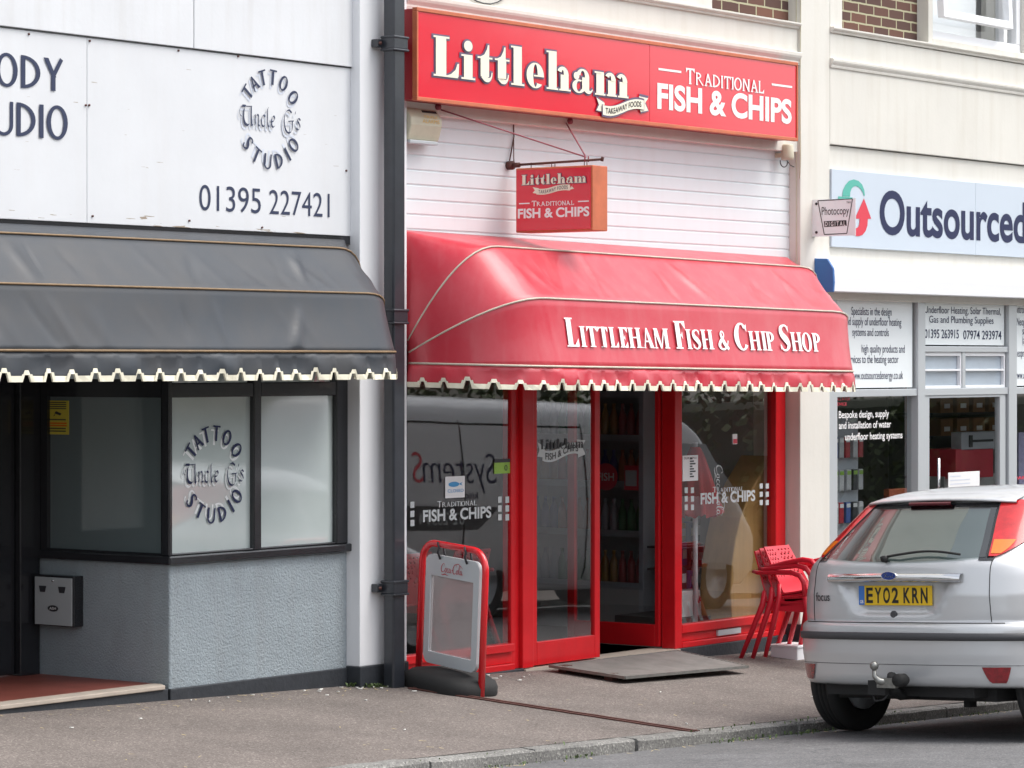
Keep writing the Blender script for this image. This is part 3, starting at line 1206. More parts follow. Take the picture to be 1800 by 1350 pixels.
mb.box(-7.5, XP0, .35, .45, 2.5, 3.8)
mb.build('inner_wall', M['white_wall'], tb)

# lettering of the board
FY = .07
def set_caps(D, s, x0, x1, z0, z1, Y, o=0., sf=0., T=.15, t=.085, kern=.12, lift=.0025):
    g, w = line_of(s, capital, Glyph(o), kern, T=T, t=t, sf=sf)
    D.put(glyph_mesh(g), wallmap(x0, z0, (x1 - x0) / w, z1 - z0, Y), lift)


D = Decal()
xo, zo = at(120, 248, FY)
_, z1_ = at(120, 191, FY)
x_u = at(1, 241, FY)[0]
g, w = line_of('STUDIO', capital, Glyph(), .12, T=.17, t=.10, sf=0)
# right aligned on the O of STUDIO
k = .0
g2, w2 = line_of('UDIO', capital, Glyph(), .12, T=.17, t=.10, sf=0)
sx = (at(118, 240, FY)[0] - at(-12, 240, FY)[0]) / w2
D.put(glyph_mesh(g), wallmap(at(118, 240, FY)[0] - w * sx, zo + .005, sx, (z1_ - zo) * 1.02, FY))
D.build('lettering', M['slate_letter'], tb)
D = Decal()
g3, w3 = line_of('BODY', capital, Glyph(), .12, T=.17, t=.10, sf=0)
g4, w4 = line_of('DY', capital, Glyph(), .12, T=.17, t=.10, sf=0)
xe = at(108, 150, FY)[0]
sx = (xe - at(36, 150, FY)[0]) / w4
_, zc0 = at(95, 160, FY)
_, zc1 = at(95, 103, FY)
D.put(glyph_mesh(g3), wallmap(xe - w3 * sx, zc0, sx, zc1 - zc0, FY))
# telephone number
D.build('lettering', M['slate_letter'], tb)
for s, pa, pb, yb_, hh in (('01395', 350, 458, 369, 44), ('227421', 473, 579, 376, 42)):
    D = Decal()
    sign_text(D, s, pa, yb_, pb, hh, FY, bold=-.004, zb=None)
    D.build('telephone_lettering', M['slate_letter'], tb)


def round_logo(cx, cz, R, h, Y, mats, parent, plane='y', xk=1.):
    """TATTOO / Uncle G's / STUDIO set in a ring"""
    for nm, mt, ox, oz, lf in (('logo_shadow', mats[1], -.012, -.022, .0018), ('logo', mats[0], 0, 0, .0075)):
        D = Decal()
        for word, angs, flip in (('TATTOO', (-54, -35, -16, 5, 28, 55), False), ('STUDIO', (-53, -30, -6, 18, 38, 56), True)):
            for ch, a in zip(word, angs):
                g = Glyph()
                adv = capital(ch, g, T=.20, t=.11, sf=0)
                v, f, k = glyph_mesh(g)
                a = radians(a)
                def mp(u, w_, d, a=a, flip=flip, adv=adv):
                    uu, vv = (u - adv / 2) * h * .95, (w_ - .5) * h
                    if not flip:
                        r = R + vv
                        x = cx + xk * (r * sin(a) + uu * cos(a)) + ox
                        z = cz + r * cos(a) - uu * sin(a) + oz
                    else:
                        r = R - vv
                        x = cx + xk * (r * sin(a) + uu * cos(a)) + ox
                        z = cz - r * cos(a) + uu * sin(a) - oz
                    return (x, Y - d, z)
                D.put((v, f, k), mp, lf, .0003)
        g = Glyph()
        italic_name(g)
        k = R * 2.22 / 5.5
        D.put(glyph_mesh(g), lambda u, v, d: (cx + (u - 2.72) * k * .98 + ox, Y - d, cz + (v - .42) * k * 1.12 + oz), lf, .0003)
        D.build(nm, mt, parent)


cx_, cz_ = at(474, 210, FY)
round_logo(cx_, cz_, .243, .088, FY, (M['slate_letter'], M['soft_shadow']), tb)
cx_, cz_ = at(372.5, 834, .125)
M['window_shadow'] = pm('white_logo_shadow', (.78, .80, .80), .4)
round_logo(cx_ + .01, cz_, .232, .088, .125, (M['navy'], M['window_shadow']), tb)
mb = MB()   # yellow camera notice on the return pane
y0n, z0n = atx(121, 764, WX + .01)
y1n, z1n = atx(83, 704, WX + .01)
mb.box(WX + .008, WX + .0115, y0n, y1n, z0n, z1n)
nt_ = tag(mb.build('camera_notice', M['yellow']), 'small yellow camera warning notice in the top corner of the studio return window', 'notice')
D = Decal()
fy = lambda a: y1n + (y0n - y1n) * a
fzn = lambda b: z0n + (z1n - z0n) * b
def nmap(u, v, d):
    return (WX + .008 - d, fy(u), fzn(v))
for k, zz in enumerate((.93, .87, .81, .75)):
    D.mb.add([nmap(.1, zz, .001), nmap(.9, zz, .001), nmap(.9, zz + .03, .001), nmap(.1, zz + .03, .001)], [(0, 1, 2, 3)])
D.mb.add([nmap(.35, .62, .001), nmap(.62, .56, .001), nmap(.68, .62, .001), nmap(.42, .69, .001)], [(0, 1, 2, 3)])
D.mb.add([nmap(.3, .54, .001), nmap(.34, .54, .001), nmap(.4, .6, .001), nmap(.36, .6, .001)], [(0, 1, 2, 3)])
for zz in (.42, .16, .08):
    D.mb.add([nmap(.12, zz, .001), nmap(.88, zz, .001), nmap(.88, zz + .035, .001), nmap(.12, zz + .035, .001)], [(0, 1, 2, 3)])
D.build('print', M['dark'], nt_)
D = Decal()
for zz in (.24, .31):
    D.mb.add([nmap(.08, zz, .001), nmap(.92, zz, .001), nmap(.92, zz + .045, .001), nmap(.08, zz + .045, .001)], [(0, 1, 2, 3)])
D.build('red_print', M['lamp_amber'], nt_)

# cigarette bin
BX = WX - .085
ba, bz0 = atx(126, 1083, BX)
bb, bz1 = atx(61, 999, BX)
bz0, bz1 = .555, .825
cb = empty('cigarette_bin', (WX - .04, (ba + bb) / 2, bz0), 'grey metal cigarette bin with black sides mounted beside the studio door', 'ashtray')
mb = MB()
mb.box(BX + .006, WX, ba - .01, bb + .01, bz0 - .006, bz1 + .012)
mb.build('case', M['black'], cb, bev=.006)
mb = MB()
mb.box(BX, BX + .006, ba, bb, bz0, bz1)
mb.build('front_plate', M['steelbox'], cb, bev=.002)
mb = MB()
for f_ in (.22, .74):
    yy = bb + (ba - bb) * f_
    mb.prism([(yy + .028, bz1 - .05), (yy - .028, bz1 - .05), (yy - .018, bz1 - .085), (yy + .018, bz1 - .085)], 'x', BX - .004, BX + .001)
mb.build('slot', M['dark'], cb)
mb = MB()
mb.lathe([(.007, BX - .006), (.007, BX + .002)], (0, (ba + bb) / 2, bz1 - .018), 'x', 10)
mb.build('lock', M['chrome'], cb)
q = MB()
yc, zc = (ba + bb) / 2, bz0 + .095
q.add([(BX - .002, yc + .042 * cos(a), zc + .018 * sin(a)) for a in [2 * pi * k / 20 for k in range(20)]], [list(range(20))])
ov = q.build('maker_badge', M['dark'], cb, recalc=False)
v, f, w = sans('ASH', .01)
D = Decal()
D.put((v, f), lambda u, v_, d: (BX - .0022 - d, yc + .026 - u / w * .052, zc - .007 + v_ * .014), .001)
D.build('maker_print', M['white_letter'], ov)


# ------------------------------------------------------------------ chip shop
fs = empty('chip_shop', (2.2, .2, 0), 'cream building with white cladding and red shopfront just right of the black downpipe', 'shop')
mb = MB()   # cladding boards, real lap profile
p = .0905
z = 2.76
prof = []
while z < 3.72:
    prof += [(.100, z), (.092, z + .010), (.092, z + p - .006), (.100, z + p - .004)]
    z += p
prof2 = prof + [(.14, z), (.14, 2.76)]
mb.prism(prof2, 'x', XP1 + .001, 4.539)
mb.build('cladding', M['siding'], fs)
mb = MB()
xbk0, xbk1 = at(1235, 12, .1)[0], at(1391, 30, .1)[0]
mb.box(XP1 + .001, 4.538, .02, .4, 3.55, 4.44)
mb.box(XP1 + .001, xbk0, .02, .4, 4.44, 6.6)
mb.box(xbk1, 4.538, .02, .4, 4.44, 6.6)
mb.box(XP1 + .001, 4.539, .14, .4, 2.3, 3.6)
mb.build('wall', M['cream_wall'], fs, bev=.004)
mb = MB()
mb.box(xbk0, xbk1, .10, .38, 4.44, 6.6)
mb.build('brick_panel', M['brick'], fs)
def moulding(x0, x1, zc, h, d, y=0.):
    m = MB()
    P_ = [(y + .05, zc), (y - d * .35, zc), (y - d * .45, zc + h * .18), (y - d * .45, zc + h * .3), (y - d * .85, zc + h * .55), (y - d, zc + h * .72), (y - d, zc + h * .95), (y - d * .9, zc + h), (y + .05, zc + h + .006)]
    m.prism(P_, 'x', x0, x1)
    return m
moulding(XP1 + .002, 4.54, 4.175, .09, .035, .02).build('moulding', M['cream_wall'], fs)
moulding(XP1 + .002, 4.53, 4.435, .04, .04, .02).build('ledge', M['cream_wall'], fs)
mb = MB()
mb.box(4.54, 4.95, 0, .4, .16, 6.6)
mb.build('pilaster', M['cream_wall'], fs, bev=.006)
mb = MB()
mb.box(4.53, 4.955, -.01, .4, -.8, .16)
mb.build('pilaster_plinth', M['plinth'], fs, bev=.006)
# shopfront, red timber
SY = .12
X = lambda px, Y=SY: at(px, 900, Y)[0]
mb = MB()
mb.box(XP1 + .005, X(918) , .105, .3, -.6, .092)
mb.build('stall_plinth', M['plinth'], fs, bev=.005)
mb = MB()
mb.box(X(1190), 4.53, .105, .3, -.6, .085)
mb.build('stall_plinth', M['plinth'], fs, bev=.005)
mb = MB()
mb.box(X(918), X(1190), .09, 3, -.6, .085)
mb.build('threshold', M['pale_stone'], fs)
fr = MB()
x_a, x_b, x_c, x_d = X(903), X(936), X(1184), X(1197)
x_e, x_f = X(1363), X(1380)
fr.box(XP1 + .004, .13, SY, SY + .07, .09, 2.6)
fr.box(x_a, X(917), SY + .02, SY + .09, .09, 2.6)
fr.box(X(917), x_b, SY - .01, SY + .1, .09, 2.6)
fr.box(X(1184) + .004, x_d, SY - .01, SY + .1, .085, 2.6)
fr.box(x_e, x_f, SY - .005, SY + .07, .085, 2.6)
fr.box(.13, x_a, SY - .012, SY + .06, .205, .258)
fr.box(.13, x_a, SY + .014, SY + .06, .13, .205)
fr.box(.13, x_a, SY - .012, SY + .06, .09, .13)
fr.box(x_d, x_e, SY - .012, SY + .06, .185, .245)
fr.box(x_d, x_e, SY + .014, SY + .06, .125, .185)
fr.box(x_d, x_e, SY - .012, SY + .06, .085, .125)
for a, b in ((.13, x_a), (x_b, x_c), (x_d, x_e)):
    fr.box(a, b, SY, SY + .06, 2.45, 2.6)
frame = fr.build('shopfront_frame', M['red_frame'], fs, bev=.005)
for a, b in ((.12, x_a + .01), (x_d - .01, x_e + .01)):
    q = MB()
    q.box(a, b, SY + .035, SY + .041, .25, 2.5)
    q.build('window_pane', M['glass'], fs)
q = MB()    # letter slot plate below the right window
xa, za_ = at(1262, 1120, SY)
xb_, zb_ = at(1302, 1101, SY)
q.box(xa, xb_, SY - .004, SY + .016, .135, .175)
q.build('letter_plate', M['silver_panel'], fs, bev=.003)


def door_leaf(name, w, h, mat, hinge=.06):
    """red glazed door leaf in its own space: hinge at origin, width along +x"""
    m = MB()
    s = .06
    m.box(0, hinge, -.02, .02, 0, h); m.box(w - s, w, -.02, .02, 0, h)
    m.box(hinge, w - s, -.02, .02, 0, .15); m.box(hinge, w - s, -.02, .02, h - .1, h)
    o = m.build(name, mat, fs, local=True, bev=.004)
    g = MB()
    g.box(hinge - .01, w - s + .01, -.003, .003, .145, h - .09)
    g.build('pane', M['glass'], o, local=True)
    return o


xL = x_b + .004
wl_ = X(1057) - xL
dl = door_leaf('door', wl_, 2.35, M['red_frame'])
dl.location = Vector((xL, SY + .03, .095)) - wl(fs)
dr = door_leaf('door', wl_, 2.35, M['red_frame'], .035)
dr.location = Vector((x_c + .005, SY + .11, .095)) - wl(fs)
dr.rotation_euler = (0, 0, radians(91))
dr['label'] = 'red glazed door leaf folded open into the shop'
# room
mb = MB()
mb.box(XP1, 5, 4.6, 4.7, 0, 3)
mb.box(XP1 - .1, XP1, .4, 4.7, 0, 3)
mb.box(4.54, 4.64, .4, 4.7, 0, 3)
mb.box(XP1, 4.6, .35, 4.7, 2.62, 2.7)
mb.build('room_wall', M['room'], fs)
mb = MB()
mb.box(XP1, 4.6, .3, 4.7, .02, .085)
mb.build('room_floor', M['roomfloor'], fs)

# stickers and lettering on the glass
GY = SY + .034
D = Decal()
def rect_px(D, pa, pya, pb, pyb, Y, lift=.002):
    xa, z1 = at(pa, pya, Y)
    xb, _ = at(pb, pya, Y)
    _, z0 = at(pa, pyb, Y)
    D.mb.add([(xa, Y - lift, z0), (xb, Y - lift, z0), (xb, Y - lift, z1), (xa, Y - lift, z1)], [(0, 1, 2, 3)])


def glass_words(D, px0, px1, yb0, h2, pxs, yb1, h1, Y):
    # FISH & CHIPS with small caps TRADITIONAL above
    sign_text(D, 'FISH & CHIPS', px0, yb0, px1, h2, Y, bold=.03)
    x0, z0 = at(pxs[0], yb1, Y)
    x1, _ = at(pxs[1], yb1, Y)
    _, zt = at(pxs[0], yb1 - h1, Y)
    g, w = smallcaps('TRADITIONAL', Glyph(), .78, .10, T=.16, t=.10, sf=0)
    D.put(glyph_mesh(g), wallmap(x0, z0, (x1 - x0) / w, zt - z0, Y), .0022)


glass_words(D, 743, 863, 917, 19, (768, 837), 892, 11, GY)
for i in range(3):
    for c in (0, 1, 2):
        rect_px(D, 875 + 13 * c, 873 + 15.5 * i, 881.5 + 13 * c, 884 + 15.5 * i, GY)
        rect_px(D, 721 - 13 * c, 882 + 16 * i, 728 - 13 * c, 893 + 16 * i, GY) if c == 0 else None
D.build('window_lettering', M['sticker_grey'], fs)
D = Decal()
glass_words(D, 1231, 1327, 886, 18, (1253, 1306), 866, 10, GY)
for i in range(3):
    for c in range(3):
        rect_px(D, 1335 + 10.5 * c, 850 + 14.5 * i, 1340.5 + 10.5 * c, 859 + 14.5 * i, GY)
        if c < 2:
            rect_px(D, 1203 + 11 * c, 857 + 15 * i, 1208.5 + 11 * c, 867 + 15 * i, GY)
D.build('window_lettering', M['sticker_grey'], fs)
# ribbon sticker on the closed door leaf
GD = SY + .026
D = Decal()
x0, z0 = at(953, 806, GD)
x1, z1 = at(1020, 786, GD)
W_ = x1 - x0
def ribbon(D, x0, z0, W, H, Y, lift=.002, tails=True, rise=.0):
    n = 16
    def zc(t):
        return z0 + H * .5 + H * .35 * sin((t - .5) * pi * 1.6) + rise * t
    rows = []
    top = [(x0 + W * t, Y - lift, zc(t) + H * .5) for t in [i / n for i in range(n + 1)]]
    bot = [(x0 + W * t, Y - lift, zc(t) - H * .5) for t in [i / n for i in range(n + 1)]]
    D.mb.grid([bot, top], smooth=False)
    if tails:
        l2 = lift * .6
        D.mb.add([(x0 + W * .06, Y - l2, zc(0) + H * .75), (x0 - W * .13, Y - l2, zc(0) + H * 1.2), (x0 - W * .07, Y - l2, zc(0) + H * .5), (x0 - W * .13, Y - l2, zc(0) - H * .1), (x0 + W * .06, Y - l2, zc(0) - H * .2)], [(0, 1, 2), (0, 2, 4), (2, 3, 4)])
        D.mb.add([(x0 + W * .94, Y - l2, zc(1) - H * .75), (x0 + W * 1.13, Y - l2, zc(1) - H * .5), (x0 + W * 1.05, Y - l2, zc(1) + H * .25), (x0 + W * 1.13, Y - l2, zc(1) + H * .8), (x0 + W * .9, Y - l2, zc(1) + H * .9)], [(0, 1, 2), (0, 2, 4), (2, 3, 4)])
    return zc


zc = ribbon(D, x0, z0, W_, .072, GD)
D.build('door_ribbon', M['sticker_grey'], fs)
def wave_text(D, s, x0, W, zc, h, Y, lift, bold=.02):
    v, f, w = sans(s, bold)
    D.put((v, f), lambda u, v_, d: (x0 + u / w * W, Y - d, zc((u / w) * .86 + .07) + (v_ - .5) * h), lift)


D = Decal()
wave_text(D, 'FISH & CHIPS', x0 + W_ * .07, W_ * .86, zc, .04, GD, .004)
g, w = line_of('Littleham', poster, Glyph(), .05)
xx0, zz0 = at(950, 790, GD)
D.put(glyph_mesh(g), wallmap(xx0, zz0, (at(1024, 780, GD)[0] - xx0) / w, .065, GD), .002)
D.build('door_print', M['dark'], fs)


def small_sign(name, pa, pya, pb, pyb, Y, mat, label, cat, th=.003):
    xa, z1 = at(pa, pya, Y)
    xb, _ = at(pb, pya, Y)
    _, z0 = at(pa, pyb, Y)
    m = MB()
    m.box(xa, xb, Y, Y + th, z0, z1)
    return tag(m.build(name, mat), label, cat), (xa, xb, z0, z1)


cs, (xa, xb_, z0, z1) = small_sign('closed_card', 783, 838, 817, 876, GY - .006, M['paper'], 'white card with a blue fish and CLOSED hanging in the left red framed window', 'sign')
D = Decal()
fx = lambda a: xa + (xb_ - xa) * a
fz = lambda b: z0 + (z1 - z0) * b
fish = [(fx(.42 + .28 * cos(a)), GY - .0085, fz(.63 + .12 * sin(a))) for a in [2 * pi * k / 18 for k in range(18)]]
D.mb.add(fish, [list(range(18))])
D.mb.add([(fx(.66), GY - .0088, fz(.63)), (fx(.86), GY - .0088, fz(.72)), (fx(.80), GY - .0088, fz(.63)), (fx(.86), GY - .0088, fz(.56))], [(0, 1, 2), (0, 2, 3)])
fit_sans(D, 'CLOSED', fx(.1), fx(.92), fz(.26), fz(.40), GY - .006, .0, .0025)
D.build('print', M['sky_print'], cs)
hy, (xa, xb_, z0, z1) = small_sign('rating_sticker', 869, 813, 897, 833, GY - .005, M['green'], 'green rating sticker at the right edge of the left red framed window', 'sticker')
D = Decal()
D.mb.add([(xa, GY - .0065, z1 - .002), (xb_, GY - .0065, z1 - .002), (xb_, GY - .0065, z1 + .02), (xa, GY - .0065, z1 + .02)], [(0, 1, 2, 3)])
fit_sans(D, '0', xa + (xb_ - xa) * .62, xa + (xb_ - xa) * .80, z0 + .018, z0 + .052, GY - .005)
D.build('print', M['dark'], hy)
pl, (xa, xb_, z0, z1) = small_sign('price_sheet', 1200, 801, 1227, 846, GY - .005, M['paper'], 'white price sheet taped inside the right red framed window', 'notice')
D = Decal()
for k in range(8):
    zz = z1 - (z1 - z0) * (.16 + .1 * k)
    D.mb.add([(xa + (xb_ - xa) * .45, GY - .007, zz), (xa + (xb_ - xa) * (.62 + .2 * ((k * 7) % 3) / 2), GY - .007, zz), (xa + (xb_ - xa) * (.62 + .2 * ((k * 7) % 3) / 2), GY - .007, zz + .010), (xa + (xb_ - xa) * .45, GY - .007, zz + .010)], [(0, 1, 2, 3)])
fit_sans(D, 'OUR MENU', xa + .012, xb_ - .02, z1 - .025, z1 - .012, GY - .005)
D.build('print', M['dark'], pl)
st, _b = small_sign('tiny_sticker', 1288, 763, 1296, 781, GY - .005, M['paper'], 'tiny red and white sticker high in the right red framed window', 'sticker')
D = Decal()
D.mb.add([(_b[0] + .004, GY - .0068, _b[2] + .005), (_b[1] - .004, GY - .0068, _b[2] + .005), (_b[1] - .004, GY - .0068, _b[3] - .035), (_b[0] + .004, GY - .0068, _b[3] - .035)], [(0, 1, 2, 3)])
D.build('print', M['crimson'], st)
# round FISH sticker and small poster on the open leaf's line of sight, standing on the fridge door

# ------------------------------------------------------------------ downpipe
dp = empty('downpipe', (-.21, -.09, .08), 'square black cast iron downpipe with collars running down between the two shops', 'downpipe')
px0, px1_, py0, py1 = -.268, -.158, -.13, -.048
mb = MB()
mb.box(px0, px1_, py0, py1, .075, 6.6)
mb.build('pipe', M['pipe'], dp, bev=.012)
for z in (3.93, 2.31, .70):
    mb = MB()
    mb.box(px0 - .012, px1_ + .012, py0 - .012, py1 + .008, z - .028, z + .045)
    mb.box(px0 - .018, px1_ + .018, py0 - .018, py1 + .008, z + .034, z + .05)
    mb.box(px0 - .018, px1_ + .018, py0 - .018, py1 + .008, z - .04, z - .026)
    mb.box(px0 - .055, px0, py1 - .004, -.001, z - .02, z + .03)
    mb.box(px1_, px1_ + .05, py1 - .004, -.001, z - .02, z + .03)
    mb.build('collar', M['pipe'], dp, bev=.006)
    mb = MB()
    mb.lathe([(.010, -.062), (.010, -.045)], (px0 - .036, 0, z + .005), 'y', 8)
    mb.build('bolt', M['rust'], dp)

# ------------------------------------------------------------------ red fascia sign
sg = empty('fascia_sign', (2.1, -.07, 3.6), 'long red box sign reading Littleham Traditional Fish & Chips above the white cladding', 'sign')
sx0, sx1, sz0, sz1, sy = -.065, 4.266, 3.617, 4.157, -.14
xs_ = at(1142, 120, sy)[0]
mb = MB()
mb.box(sx0, sx1, sy + .008, .018, sz0, sz1)
mb.build('box', M['red_side'], sg)
mb = MB()
for b in ((sx0 - .004, sx1 + .004, sy - .008, sy + .03, sz1 - .016, sz1 + .008), (sx0 - .004, sx1 + .004, sy - .008, sy + .03, sz0 - .010, sz0 + .014),
          (sx0 - .004, sx0 + .010, sy - .008, sy + .03, sz0 + .014, sz1 - .016), (sx1 - .012, sx1 + .004, sy - .008, sy + .03, sz0 + .014, sz1 - .016)):
    mb.box(*b)
mb.build('edge_trim', M['orange_trim'], sg, bev=.003)
for a, b in ((sx0 + .010, xs_ - .002), (xs_ + .002, sx1 - .012)):
    mb = MB()
    mb.box(a, b, sy, sy + .008, sz0 + .014, sz1 - .016)
    mb.build('face_panel', M['red_sign'], sg)


def name_logo(parent, mp, k_out, W=None):
    for nm, mt, o, lf in (('name_outline', 'outline', k_out, .002), ('name_lettering', 'cream_letter', 0., .0085)):
        g, w = line_of('Littleham', poster, Glyph(o), .045)
        D = Decal()
        D.put(glyph_mesh(g), mp(w), lf, .0004)
        D.build(nm, M[mt], parent)


xl0, zl0 = at(760, 131, sy)
_, zl1 = at(760, 60, sy)
xl1, zr0 = at(1102, 167, sy)
name_logo(sg, lambda w: wallmap(xl0, zl0 - .006, (xl1 - xl0) / w, zl1 - zl0, sy, 0), .045)
# ribbon under the name
xr0_, zr_ = at(1056, 190, sy)
xr1_, _ = at(1128, 186, sy)
for nm, mt, gr, lf in (('ribbon_outline', 'outline', .008, .015), ('ribbon', 'cream_letter', 0, .017)):
    D = Decal()
    zc = ribbon(D, xr0_ - gr, zr_ - .03 - gr, xr1_ - xr0_ + 2 * gr, .062 + 2 * gr, sy, lf, rise=.035)
    D.build(nm, M[mt], sg)
D = Decal()
zc = ribbon(Decal(), xr0_, zr_ - .03, xr1_ - xr0_, .062, sy, rise=.035)
wave_text(D, 'TAKEAWAY FOODS', xr0_ + .03, xr1_ - xr0_ - .06, zc, .034, sy, .0185)
D.build('ribbon_print', M['dark'], sg)
D = Decal()
sign_text(D, 'FISH & CHIPS', 1155, 189, 1391, 41, sy, bold=.032)
x0, z0 = at(1205, 147, sy)
x1, _ = at(1342, 160, sy)
_, zt = at(1205, 119, sy)
g, w = smallcaps('TRADITIONAL', Glyph(), .80, .10, T=.15, t=.11, sf=.03)
D.put(glyph_mesh(g), wallmap(x0, z0, (x1 - x0) / w, zt - z0, sy), .0025)
for pa, pb, yy in ((1157, 1197, 121), (1356, 1392, 148)):
    xa, z = at(pa, yy, sy)
    xb_, _ = at(pb, yy, sy)
    D.mb.add([(xa, sy - .0025, z - .008), (xb_, sy - .0025, z - .008), (xb_, sy - .0025, z + .006), (xa, sy - .0025, z + .006)], [(0, 1, 2, 3)])
D.build('lettering', M['white_letter'], sg)

# ------------------------------------------------------------------ hanging sign
hx, hz = at(893, 291, .09)
FX = hx - .085
yi, _ = atx(906, 350, FX)
yo, _ = atx(1041, 350, FX)
_, ht = atx(973, 293, FX)
_, hb = atx(973, 407, FX)
hs_ = empty('hanging_sign', (hx, .09, hb), 'small red box sign with orange edge hanging from an iron bar over the red awning', 'sign')
mb = MB()
mb.box(FX + .004, hx + .081, yo, yi, hb, ht)
mb.build('box', M['orange_trim'], hs_, bev=.005)
mb = MB()
mb.box(FX, FX + .004, yo + .012, yi - .008, hb + .01, ht - .012)
mb.build('face_panel', M['red_sign'], hs_, bev=.001)
mb = MB()
mb.tube([(hx, .092, hz), (hx, -.2, hz + .004), (hx, yo - .015, hz + .012)], .008, 10)
mb.tube([(hx, yo - .013, hz + .0), (hx, yo - .02, hz + .026)], .010, 8)
mb.lathe([(.028, .05), (.028, .09), (.018, .09)], (hx, 0, hz), 'y', 12)
mb.lathe([(.016, -.0), (.016, .05)], (hx, 0, hz), 'y', 12)
for yy in (yi - .06, yi - .22, yi - .245, yo + .10, yo + .12):
    mb.tube([(hx, yy, hz + .012), (hx, yy, ht - .004)], .0028, 6)
mb.build('bracket', M['rust'], hs_)
mb = MB()
jy = atx(1030, 280, hx)[0]
for px, py in ((768, 188), (1000, 213)):
    wx_, wz_ = at(px, py, .02)
    mb.tube([(wx_, .05, wz_), (hx, jy, hz + .03)], .0045, 6)
    mb.lathe([(.02, .0), (.02, .05)], (wx_, 0, wz_), 'y', 8)
mb.tube([(hx - .012, jy, hz + .036), (hx - .012, jy, hz)], .005, 6)
mb.tube([(hx + .012, jy - .01, hz + .036), (hx + .012, jy - .01, hz)], .005, 6)
mb.build('stay_rods', M['wire'], hs_)
mb = MB()
c0 = at(901, 196, .085)
c1 = at(903, 240, .085)
mb.tube([(c0[0], .085, c0[1]), (c0[0] + .006, .082, (c0[1] + c1[1]) / 2), (c1[0], .083, c1[1]), (hx - .01, .07, hz + .03)], .0045, 6)
mb.tube([(c1[0], .085, c1[1]), (hx + .02, .06, hz + .05), (hx + .012, .05, hz)], .0035, 6)
mb.build('cable', M['rust'], hs_)
Wf = yi - yo
Hf = ht - hb
def hmap(ux0, vz0, su, sv):
    return lambda u, v, d: (FX - d, yi - Wf * ux0 - u * su, hb + Hf * vz0 + v * sv)


for nm, mt, o, lf in (('name_outline', 'outline', .05, .0015), ('name_lettering', 'cream_letter', 0., .006)):
    g, w = line_of('Littleham', poster, Glyph(o), .05)
    D = Decal()
    D.put(glyph_mesh(g), hmap(.09, .735, Wf * .84 / w, Hf * .155), lf, .0003)
    D.build(nm, M[mt], hs_)
D = Decal()
n = 14
zc2 = lambda t: .665 - .035 * (1 - t) + .018 * sin((t - .5) * 6)
D.mb.grid([[(FX - .003, yi - Wf * (.28 + .44 * i / n), hb + Hf * (zc2(i / n) + s)) for i in range(n + 1)] for s in (-.045, .045)], smooth=False)
for s, t in ((-1, 0), (1, 1)):
    e = .28 + .44 * t
    D.mb.add([(FX - .0022, yi - Wf * (e - s * .03), hb + Hf * (zc2(t) + .05 * -s)), (FX - .0022, yi - Wf * (e + s * .05), hb + Hf * (zc2(t) + .07)), (FX - .0022, yi - Wf * (e + s * .02), hb + Hf * (zc2(t) + .02)),
              (FX - .0022, yi - Wf * (e + s * .05), hb + Hf * (zc2(t) - .02)), (FX - .0022, yi - Wf * (e - s * .03), hb + Hf * (zc2(t) - .04))], [(0, 1, 2), (0, 2, 4), (2, 3, 4)])
D.build('ribbon', M['cream_letter'], hs_)
D = Decal()
v, f, w = sans('TAKEAWAY FOODS', .01, 1.2)
D.put((v, f), lambda u, v_, d: (FX - d, yi - Wf * (.31 + .38 * u / w), hb + Hf * (zc2(.06 + .86 * u / w) + (v_ - .5) * .05)), .0045)
D.build('ribbon_print', M['dark'], hs_)
D = Decal()
g, w = smallcaps('TRADITIONAL', Glyph(), .80, .10, T=.15, t=.11, sf=.03)
D.put(glyph_mesh(g), hmap(.22, .40, Wf * .55 / w, Hf * .085), .002)
v, f, w = sans('FISH & CHIPS', .032)
D.put((v, f), hmap(.035, .225, Wf * .93 / w, Hf * .135), .002)
for a, b in ((.05, .19), (.82, .96)):
    D.mb.add([(FX - .002, yi - Wf * a, hb + Hf * .44), (FX - .002, yi - Wf * b, hb + Hf * .44), (FX - .002, yi - Wf * b, hb + Hf * .458), (FX - .002, yi - Wf * a, hb + Hf * .458)], [(0, 1, 2, 3)])
D.build('lettering', M['white_letter'], hs_)

# ------------------------------------------------------------------ alarm box and flood lamp
ax0, az0 = at(722, 246, .02)
ax1, _ = at(766, 246, .02)
_, az1 = at(722, 190, .02)
al = empty('alarm_box', (ax0, .09, az0), 'aged beige alarm box under the left end of the red fascia sign', 'alarm')
mb = MB()
mb.prism([(.092, az0), (.0, az0 + .0), (-.012, az0 + .03), (-.03, az0 + .09), (-.03, az1 - .06), (.01, az1), (.092, az1)], 'x', ax0 - .06, ax1)
mb.build('case', M['beige_plastic'], al, bev=.008)
mb = MB()
mb.add([(ax0 + .08, -.031 + .012, az1 - .045), (ax1 - .02, -.031 + .012, az1 - .045), (ax1 - .02, .004, az1 - .008), (ax0 + .08, .004, az1 - .008)], [(0, 1, 2, 3)])
mb.build('solar_panel', M['dark'], al, recalc=False)
mb = MB()
mb.box(ax0 - .05, ax1 - .02, -.016, .04, az0 - .022, az0 + .0)
mb.build('strobe', M['alu'], al, bev=.004)
D = Decal()
fit_sans(D, 'TRIPLE', ax0 + .06, ax1 - .05, az0 + .135, az0 + .150, -.03)
fit_sans(D, 'ALARMS', ax0 + .05, ax1 - .03, az0 + .105, az0 + .128, -.03)
D.build('print', M['amber'], al)
fx0, fz0 = at(1372, 283, .02)
fx1, fz1 = at(1388, 255, .02)
fl = empty('wall_sensor', (fx0, .09, fz0), 'small beige sensor lamp with a looped wire at the right end of the cladding', 'sensor')
mb = MB()
